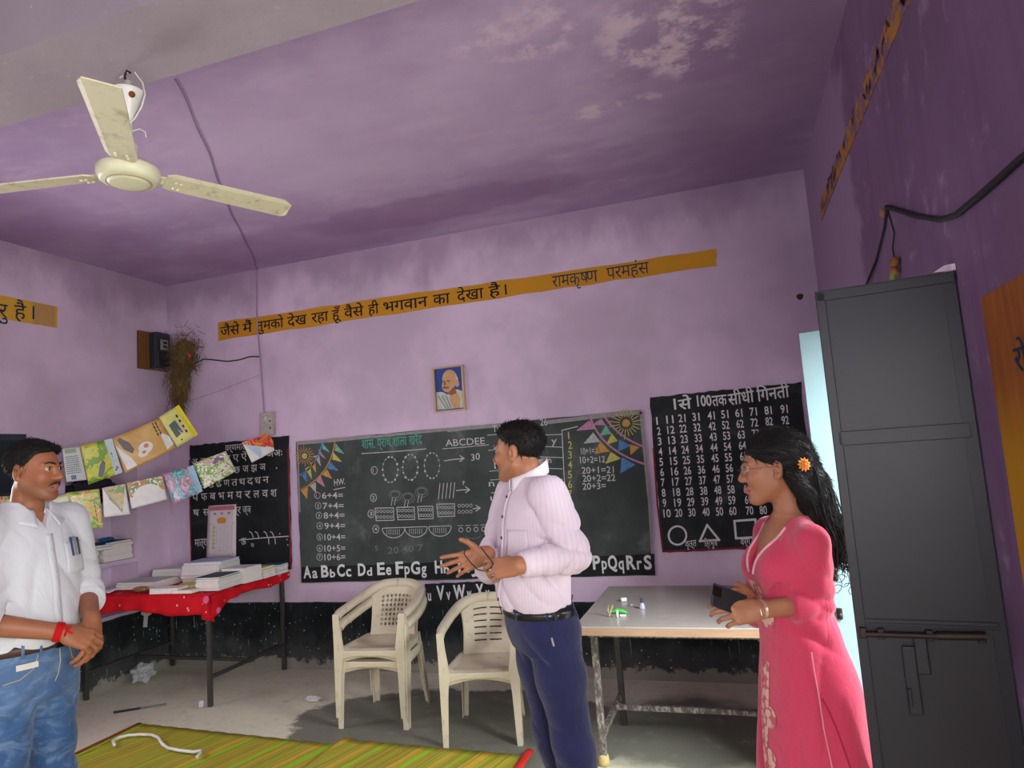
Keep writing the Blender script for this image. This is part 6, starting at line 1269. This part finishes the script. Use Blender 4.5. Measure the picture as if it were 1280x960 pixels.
ps = [hit(bv, 0, z, .003) for z in np.linspace(1.03, 1.47, 46)]; ps = [p for p in ps if p]; n = len(ps); b = MB(); b.grid(lambda u, v: ps[min(n-1, round(v*(n-1)))]+V3((u-.5)*.034, .0, 0), 3, n); o = b.build('placket', M_shp, sp_); s2 = o.modifiers.new('t', 'SOLIDIFY'); s2.thickness = .002; s2.offset = 1
M_btn = plain('dark_button', (40, 34, 38), .3, .5)
for z in (1.06, 1.135, 1.21, 1.29, 1.37, 1.445):
    p = hit(bv, 0.004, z, .0065); b = MB(); b.lathe([(0, .003), (.0062, .0026), (.0068, 0)], p, Matrix.Rotation(math.pi/2, 3, 'X'), 12); b.build('button', M_btn, sp_)
pocket(sp_, bv, .05, .145, 1.20, 1.325, M_shp)
M_navy = fabric('navy_cloth', (34, 36, 72), (44, 46, 88), 5, .7, 600)
S = SDF((-.27, -.26, 0.04), (.27, .3, 1.05), .005)
S.col([(.86, 0, .02, .15, .12), (.93, 0, .016, .166, .138), (1.0, 0, .0, .158, .126), (1.03, 0, -.003, .155, .122)], .02, 2.2)
for sx in (-1, 1): S.chain([(sx*.078, .02, .93), (sx*.085, .04, .75), (sx*.095, .07, .48), (sx*.1, .15, .07)], [.1, .092, .072, .06], .04); S.fold((sx*.1, -.02, .5), (.12, .14, .12), (.3*sx, .4, 1), 55, .005, (1, 1, 0)); S.fold((sx*.1, -.02, .28), (.12, .14, .14), (.3*sx, .5, 1), 50, .005, (1, 1, 0)); S.fold((sx*.12, -.04, .84), (.12, .14, .1), (.6, .6, .7), 60, .0045)
S.cut((0, 0, 1), 1.028); S.cut((0, 0, -1), -.07)
tr = S.build('trousers', M_navy, pb_); bj = bvh_of(tr)
be = band_mesh(band(bj, .988, 1.024, (0, 0), .006), 0).build('belt', plain('black_leather', (26, 26, 28), .3, .5), pb_); s2 = be.modifiers.new('t', 'SOLIDIFY'); s2.thickness = .005
for a in (-2.2, -1.0, -.2, .6, 1.6): o = band_mesh(band(bj, .98, 1.03, (0, 0), .0115, a-.025, a+.025, 3), 0).build('belt_loop', M_navy, tr); s2 = o.modifiers.new('t', 'SOLIDIFY'); s2.thickness = .003
r_ = band(bj, .9, .97, (0, 0), .003, -.4, -.1, 8); b = MB(); b.tube([rr for rr in r_[0]][:1]+[r_[1][-1]], .0016, 0, 6); b.build('pocket_seam', M_wire, tr)
pk = band(bj, .9, .93, (0, 0), .006, -.16, -.1, 2); b = MB(); b.tube([pk[1][0], pk[0][1]], .004, 0, 8); b.build('key_tag', plain('silver_tag', (190, 194, 200), .3, .5, .6), tr)
shoes(pb_, ((-.1, .14, -.12), (.1, .14, .12)), 0, M_shoe)
# cord held between both hands
cord = [LB(*q) for q in ((583, 685, 2.585), (580, 692, 2.565), (588, 703, 2.55), (597, 712, 2.5), (607, 714, 2.45), (613, 710, 2.40), (616, 706, 2.37))]; cord2 = [LB(*q) for q in ((601, 684, 2.57), (607, 692, 2.5), (614, 701, 2.40), (617, 705, 2.37))]
MBm = Matrix.Translation(B0) @ Matrix.Rotation(BR, 4, 'Z')
b = MB(); b.tube(cord, .0022, 0, 6); b.tube(cord2, .0022, 0, 6); b.v = [tuple(MBm @ Vector(v)) for v in b.v]; tag(b.build('cord', M_wire), 'thin dark looped cord held between the hands of the man in the pink shirt', 'cord')
# ------------------------------------------------------------------ the woman in the pink kurta (right)
C0 = (.145, 2.40, 0); CRZ = math.radians(-68)
pw_ = empty('person', C0, CRZ, 'woman in a bright pink kurta with long black hair, facing left and holding a phone', 'person'); LC = frame_at(C0, CRZ)
HC = hm(1.508, 0, -.03, math.radians(-22), math.radians(4), 0, .98)
lS, rS = V3(.15, -.002, 1.278), V3(-.15, -.002, 1.278); lE = LC(1021, 754, 2.08); lW = LC(948, 762, 2.02); rE = V3(-.2, -.05, 1.0); rW = LC(938, 748, 2.2)
S = SDF((-.36, -.45, 0), (.4, .26, 1.7), .0035)
head(S, HC, nose=.97, jaw=.9, ear=.95, wide=.97); S.cap(HC @ V3(0, .025, -.07), (0, .015, 1.3), .043, .052, .02)
S.col([(.75, 0, .01, .13, .1), (.95, 0, 0, .12, .09), (1.1, 0, -.01, .125, .1), (1.2, 0, -.015, .135, .105), (1.3, 0, .005, .115, .07), (1.35, 0, .012, .06, .052)], .03)
S.ell((0, -.03, 1.26), (.09, .06, .07), .03)
for s_, e_, w_ in ((rS, rE, rW), (lS, lE, lW)): S.cap(s_, e_, .042, .037, .03); S.cap(e_, w_, .036, .024, .015)
for sx in (-1, 1): S.chain([(sx*.08, 0, .82), (sx*.085, -.01, .45), (sx*.08, .015, .08)], [.085, .055, .04], .03); S.cap((sx*.08, .03, .035), (sx*.09, -.14, .028), .032, .028, .02)
Xl = dirpx(LC, (948, 762, 2.02), (903, 762, 2.0)); tc = (LC(925, 760, 1.6)-LC(925, 760, 2.02)).normalized()
hand(S, lW, Xl+V3(0, 0, -.05), V3(0, 0, 1), tc+V3(0, 0, .25), [(20, 40, 28), (28, 46, 30), (38, 50, 30), (46, 52, 30)], [(.045, .036, -.02), (.068, .044, -.03), (.09, .046, -.032)], .9)
Xr = dirpx(LC, (940, 748, 2.2), (906, 752, 2.1)); hand(S, rW, Xr, V3(0, 0, 1), -tc, [(20, 30, 25)]*4, [(.045, .036, -.012), (.07, .05, -.012), (.092, .052, -.01)], .9)
S.build('body', M_skin, pw_, skin_col(HC, (172, 116, 86), (158, 84, 78), 0))
eyes(HC, pw_); brows(HC, pw_, .0024)
# hair: cap + tied length
def long_hair(M, parent):
    lo = M @ V3(0, .06, -.1); S = SDF((lo.x-.17, lo.y-.22, lo.z-.38), (lo.x+.17, lo.y+.24, lo.z+.27), .004); R = np.array(M.to_quaternion().to_matrix()); S.k = M.to_scale().x; S.ell(M @ V3(0, .022, .045), (.083, .103, .085), .01, R); S.ell(M @ V3(0, .075, .0), (.065, .06, .075), .03, R)
    Mi = np.array(M.inverted()); ys = np.array([-.115, -.09, -.055, -.03, -.005, .008, .02, .035, .06, .12]); zs = np.array([.075, .062, .04, .022, .012, .026, .02, -.03, -.075, -.1])
    def f(X, Y, Z):
        q = [Mi[i, 0]*X+Mi[i, 1]*Y+Mi[i, 2]*Z+Mi[i, 3] for i in range(3)]; S.D += (.0014*np.sin(260*q[0]+50*q[2])).astype(np.float32)*(q[2] > -.1); return (np.interp(q[1], ys, zs)-q[2])*.8
    S.cutf(f); T = lambda x, y, z: M @ V3(x, y, z)
    path = [(0, .09, -.01), (.005, .105, -.06), (.012, .11, -.12), (.016, .118, -.18), (.012, .135, -.23), (.008, .14, -.28), (.0, .135, -.33)]; rs = [.05, .05, .048, .044, .04, .032, .012]
    for i in range(len(path)-1): S.cap(T(*path[i]), T(*path[i+1]), rs[i], rs[i+1], .02)
    for sx in (-1, 1): S.cap(T(sx*.062, .04, -.02), T(sx*.05, .085, -.1), .022, .03, .02)
    S.fold(T(0, .12, -.2), (.09, .09, .22), (1, .6, .1), 260, .004, (0, 0, 3)); o = S.build('hair', M_hair, parent, None, 1)
    rr = random.Random(5); b = MB()
    for i in range(150):
        a = rr.uniform(0, 2*math.pi); ph = rr.uniform(0, 6); am = rr.uniform(.003, .012); pts = []; e = rr.uniform(.85, 1.12)
        for j, (p, r_) in enumerate(zip(path, rs)):
            rad = r_*(.95+.12*rr.random())+(.012*rr.random() if j > 3 else 0)+.004*j*rr.random(); pts.append(T(p[0]+rad*math.cos(a)+am*math.sin(ph+j*1.3), p[1]+rad*math.sin(a)+am*math.cos(ph+j*1.1), p[2]*e-(.0 if j else 0)))
        sp = []
        for j in range(len(pts)-1):
            for q in (0, .5): sp.append(pts[j].lerp(pts[j+1], q))
        b.tube(sp+[pts[-1]], [.0014]*(len(sp))+[.0006], 0, 4, False)
    for i in range(9):
        a = rr.uniform(0, 2*math.pi); p = T(.01+.03*math.cos(a), .14+.03*math.sin(a), -.33+rr.uniform(-.06, .08)); cr = rr.uniform(.012, .022); b.tube([p+V3(0, cr*math.sin(u*5)+.012*u, -.03*u+cr*math.cos(u*5)) for u in [k/9*1.4 for k in range(10)]], .0012, 0, 4, False)
    b.build('hair_strands', M_hair, o); return o
hr = long_hair(HC, pw_)
comb(hr, HC, 5200, .034, lambda q, rr: (rr.gauss(0, .12), 1.0+rr.gauss(0, .1), -.35-.5*(q.y > .05)+rr.gauss(0, .1)), .001, 9, .0007)
M_flow = plain('orange_flower', (226, 140, 60), .6, .3, 0, .2, 60); b = MB(); fc = HC @ V3(.076, .088, .0); nx_ = (HC.to_3x3() @ V3(.9, .45, .05)).normalized(); ux = nx_.orthogonal().normalized(); vx = nx_.cross(ux)
for ring, (n, r0, lift) in enumerate(((11, .024, .006), (9, .016, .011))):
    for i in range(n):
        a = 2*math.pi*(i+.5*ring)/n; d = ux*math.cos(a)+vx*math.sin(a); s_ = nx_.cross(d); c = fc+nx_*lift; b.addm([c+d*.003, c+d*r0*.6+s_*r0*.22+nx_*.003, c+d*r0+nx_*.001, c+d*r0*.6-s_*r0*.22+nx_*.003, c+d*r0*.55+nx_*.0055], [(0, 1, 4), (1, 2, 4), (2, 3, 4), (3, 0, 4)])
bm = bmesh.new(); bmesh.ops.create_icosphere(bm, subdivisions=2, radius=.007); b.bm(bm, Matrix.Translation(fc+nx_*.012), 0, True); b.build('hair_flower', M_flow, pw_)
# glasses
M_gl = plain('thin_metal_rim', (150, 130, 120), .25, .5, .8); b = MB(); TH = lambda x, y, z: HC @ V3(x, y, z)
for sx in (-1, 1):
    ct = (sx*.032, -.103, .0); pts = []
    for i in range(22):
        a = 2*math.pi*i/22; sgn = lambda v: math.copysign(abs(v)**.65, v); x = ct[0]+.0235*sgn(math.cos(a)); z = ct[2]+.0165*sgn(math.sin(a)); pts.append(TH(x, ct[1]+abs(x)*.16*abs(x)/.03, z))
    b.tube(pts, .0011, 0, 6, False, True, True); b.tube([TH(sx*.0555, -.0935, .006), TH(sx*.069, -.075, .008), TH(sx*.0745, -.02, .006), TH(sx*.0765, .004, .004)], .0012, 0, 6)
b.tube([TH(-.009, -.108, .003), TH(0, -.112, .006), TH(.009, -.108, .003)], .0012, 0, 6); gl = b.build('eyeglasses', M_gl, pw_)
# kurta
def kurta_fn(t, c): return t.mix(t.mul(t.noise(160, 3, .6), .12), c, (255, 150, 170))
M_kur = fabric('pink_cotton', (190, 46, 80), (208, 60, 94), 4, .75, 500, kurta_fn, .3)
S = SDF((-.36, -.4, .2), (.4, .32, 1.4), .005)
S.col([(.22, 0, .03, .27, .215), (.45, 0, .022, .232, .185), (.7, 0, .012, .195, .152), (.82, 0, .008, .18, .138), (.96, 0, -.006, .148, .112), (1.08, 0, -.018, .136, .104), (1.19, 0, -.024, .138, .106), (1.26, 0, -.012, .126, .088), (1.31, 0, .002, .096, .068), (1.35, 0, .012, .066, .056)], .02, 2.15)
for sx in (-1, 1): S.ell((sx*.066, -.088, 1.185), (.058, .05, .06), .045)
for sx, s_, e_, w_ in ((-1, rS, rE, rW), (1, lS, lE, lW)):
    S.cap((sx*.05, .008, 1.325), (sx*.13, .0, 1.288), .034, .044, .04); m_ = Vector(s_).lerp(Vector(e_), .35); S.cap(s_, m_, .05, .05, .03); S.cap(m_, e_, .05, .047, .006); c_ = Vector(e_).lerp(Vector(w_), .5); S.cap(e_, c_, .05, .046, .008); d_ = (Vector(w_)-Vector(e_)).normalized()
    S.fold(Vector(s_).lerp(Vector(e_), .8), (.08, .08, .1), (0, .3, 1), 95, .006, (1, 1, 0)); S.fold(Vector(e_).lerp(Vector(w_), .15), .08, tuple(d_+V3(0, 0, .5)), 90, .0035, (.5, .5, .5)); S.fold(Vector(s_).lerp(Vector(e_), .2), .08, (sx, .3, .3), 70, .004)
    X, Y, Z = S.ax[0][:, None, None], S.ax[1][None, :, None], S.ax[2][None, None, :]; near = np.sqrt((X-c_.x)**2+(Y-c_.y)**2+(Z-c_.z)**2) < .075; pl_ = (X-c_.x)*d_.x+(Y-c_.y)*d_.y+(Z-c_.z)*d_.z; ot = (np.abs(X)/.152)**2+((Y+.005)/.125)**2 > 1; S.D = np.where(near & ot, np.maximum(S.D, pl_), S.D).astype(np.float32)
for (c, r, d, f_, a_) in (((.12, 0, .8), (.14, .2, .2), (.3, 1, -.35), 42, .008), ((.15, .03, .5), (.2, .25, .28), (.2, 1, .12), 38, .01), ((.0, -.12, .55), (.25, .12, .35), (1, .2, .1), 36, .01), ((.12, -.02, 1.02), (.1, .14, .1), (.2, .7, .9), 60, .006), ((.08, .1, 1.15), (.12, .1, .14), (.8, .3, .8), 48, .005), ((0, .15, .6), (.25, .14, .35), (1, .1, .05), 34, .01)): S.fold(c, r, d, f_, a_, (1, 1, .6))
S.cutf(lambda X, Y, Z: -np.maximum(np.abs(X)*1.0-(Z-1.17)*.42, Y-.0))   # V neck
S.cut((0, 0, 1), 1.352); S.cut((0, 0, -1), -.24)
ku = S.build('kurta', M_kur, pw_); bv = bvh_of(ku)
def emb_mat():
    t = NT('beige_embroidery', .7, .2); v = t.voro(46, None, 'F1'); w2 = t.noise(90, 3); t.col(t.mix(t.ramp(t.add(v, t.mul(w2, .3)), .62, .8), (216, 176, 158), (196, 96, 108))); t.bump(v, .4, .003); return t.m
M_emb = emb_mat()
def surf_patch(nm, fx, N, NZ, z0, z1, off, parent, m):
    g = [[hit(bv, fx(i/(N-1), j/(NZ-1)), z0+(z1-z0)*j/(NZ-1), off) for i in range(N)] for j in range(NZ)]
    b = MB(); vs = []; ok = {}
    for j in range(NZ):
        for i in range(N):
            if g[j][i] is not None: ok[(i, j)] = len(vs); vs.append(g[j][i])
    fs = [tuple(ok[q] for q in ((i, j), (i+1, j), (i+1, j+1), (i, j+1))) for j in range(NZ-1) for i in range(N-1) if all(q in ok for q in ((i, j), (i+1, j), (i+1, j+1), (i, j+1))) and max((vs[ok[(i, j)]]-vs[ok[q]]).length for q in ((i+1, j), (i, j+1))) < .03]
    b.addm(vs, fs, 0, True); o = b.build(nm, m, parent); return o
surf_patch('embroidered_yoke', lambda u, v: -.03+.075*u, 14, 30, 1.03, 1.15, .0025, ku, M_emb)
for zc, r_ in ((1.04, .035), (.74, .032), (.62, .03), (.42, .035)): surf_patch('embroidered_motif', lambda u, v, r_=r_: .035+(2*u-1)*r_*math.sqrt(max(0, 1-(2*v-1)**2)), 10, 12, zc-r_, zc+r_, .003, ku, M_emb)
surf_patch('embroidered_border', lambda u, v: -.02+.045*u, 8, 60, .3, .9, .002, ku, M_emb)
M_lace = plain('neck_lace', (236, 170, 180), .7, .2, 0, .2, 80)
for sx in (-1, 1):
    q = [hit(bv, sx*(.008+(z-1.17)*.42+.006), z, .003) for z in np.linspace(1.175, 1.32, 16)]; q = [v for v in q if v]; b = MB(); b.tube(q, .0042, 0, 6); b.build('neck_trim', M_lace, ku)
# side slit seam and piping
def side(z, y): h = bv.ray_cast(V3(.6, y, z), V3(-1, 0, 0)); return h[0]+V3(.003, 0, 0) if h[0] else None
q = [side(z, -.045) for z in np.linspace(.27, .96, 34)]; b = MB(); b.tube([v for v in q if v], .0022, 0, 6); b.build('side_piping', plain('pale_pink_piping', (240, 150, 170), .6, .2), ku)
q = [side(z, -.035+.09*(1-(z-.27)/.56)**.8) for z in np.linspace(.27, .83, 26)]; b = MB(); b.tube([v for v in q if v], .0022, 0, 6); b.build('slit_hem', plain('deep_pink_hem', (190, 36, 74), .6, .2), ku)
# watch bracelet
M_gold = plain('rose_gold', (226, 186, 166), .25, .5, .7)
def wextra(b, c, d, u, v):
    o_ = (tc+V3(0, 0, .1)).normalized(); b.box(c+o_*.0265+V3(0, 0, -.012), (.012, .018, .024), 0, Matrix((d, o_, d.cross(o_))).transposed(), .002)
wristband(pw_, lE, lW, .012, .0265, (-.002, .003), M_gold, 'wrist_watch', wextra)
shoes(pw_, ((-.08, 0, -.1), (.08, 0, .1)), 0, plain('tan_sandal', (120, 84, 60), .6, .3))
M_leg = fabric('pink_legging', (190, 50, 80), (206, 60, 90), 5); S = SDF((-.2, -.12, .04), (.2, .14, .5), .006)
for sx in (-1, 1): S.chain([(sx*.082, 0, .5), (sx*.082, .01, .07)], [.068, .05], .02)
S.cut((0, 0, -1), -.07); S.build('leggings', M_leg, pw_)
# phone
c = [LC(*q) for q in ((889, 757, 1.99), (899, 731, 2.02), (934, 745, 2.04), (922, 769, 2.0))]
ph = (c[0]+c[1]+c[2]+c[3])/4; ex = ((c[2]-c[1])+(c[3]-c[0])).normalized(); ey = ((c[1]-c[0])+(c[2]-c[3])); ey = (ey-ex*ey.dot(ex)).normalized(); ez = ex.cross(ey); R = Matrix((ex, ey, ez)).transposed(); MCm = Matrix.Translation(C0) @ Matrix.Rotation(CRZ, 4, 'Z'); toward = (LC(910, 750, 1.5)-ph).normalized(); sg = 1 if ez.dot(toward) > 0 else -1
phn = empty('smartphone', MCm @ ph, 0, 'black smartphone held in the hands of the woman in the pink kurta', 'phone'); phn.rotation_euler = (MCm.to_3x3() @ R).to_euler()
lw, lh = ((c[2]-c[1]).length+(c[3]-c[0]).length)/2, .074
b = MB(); b.box((0, 0, 0), (max(.118, lw*1.02), lh*.93, .009), 0, None, .0038); b.build('phone_case', plain('black_case', (30, 32, 38), .4, .5), phn)
b = MB(); b.box((-.045, .012, sg*.005), (.03, .032, .002), 0, None, .0009); b.build('camera_bump', plain('black_glass', (12, 13, 16), .1, .6), phn)
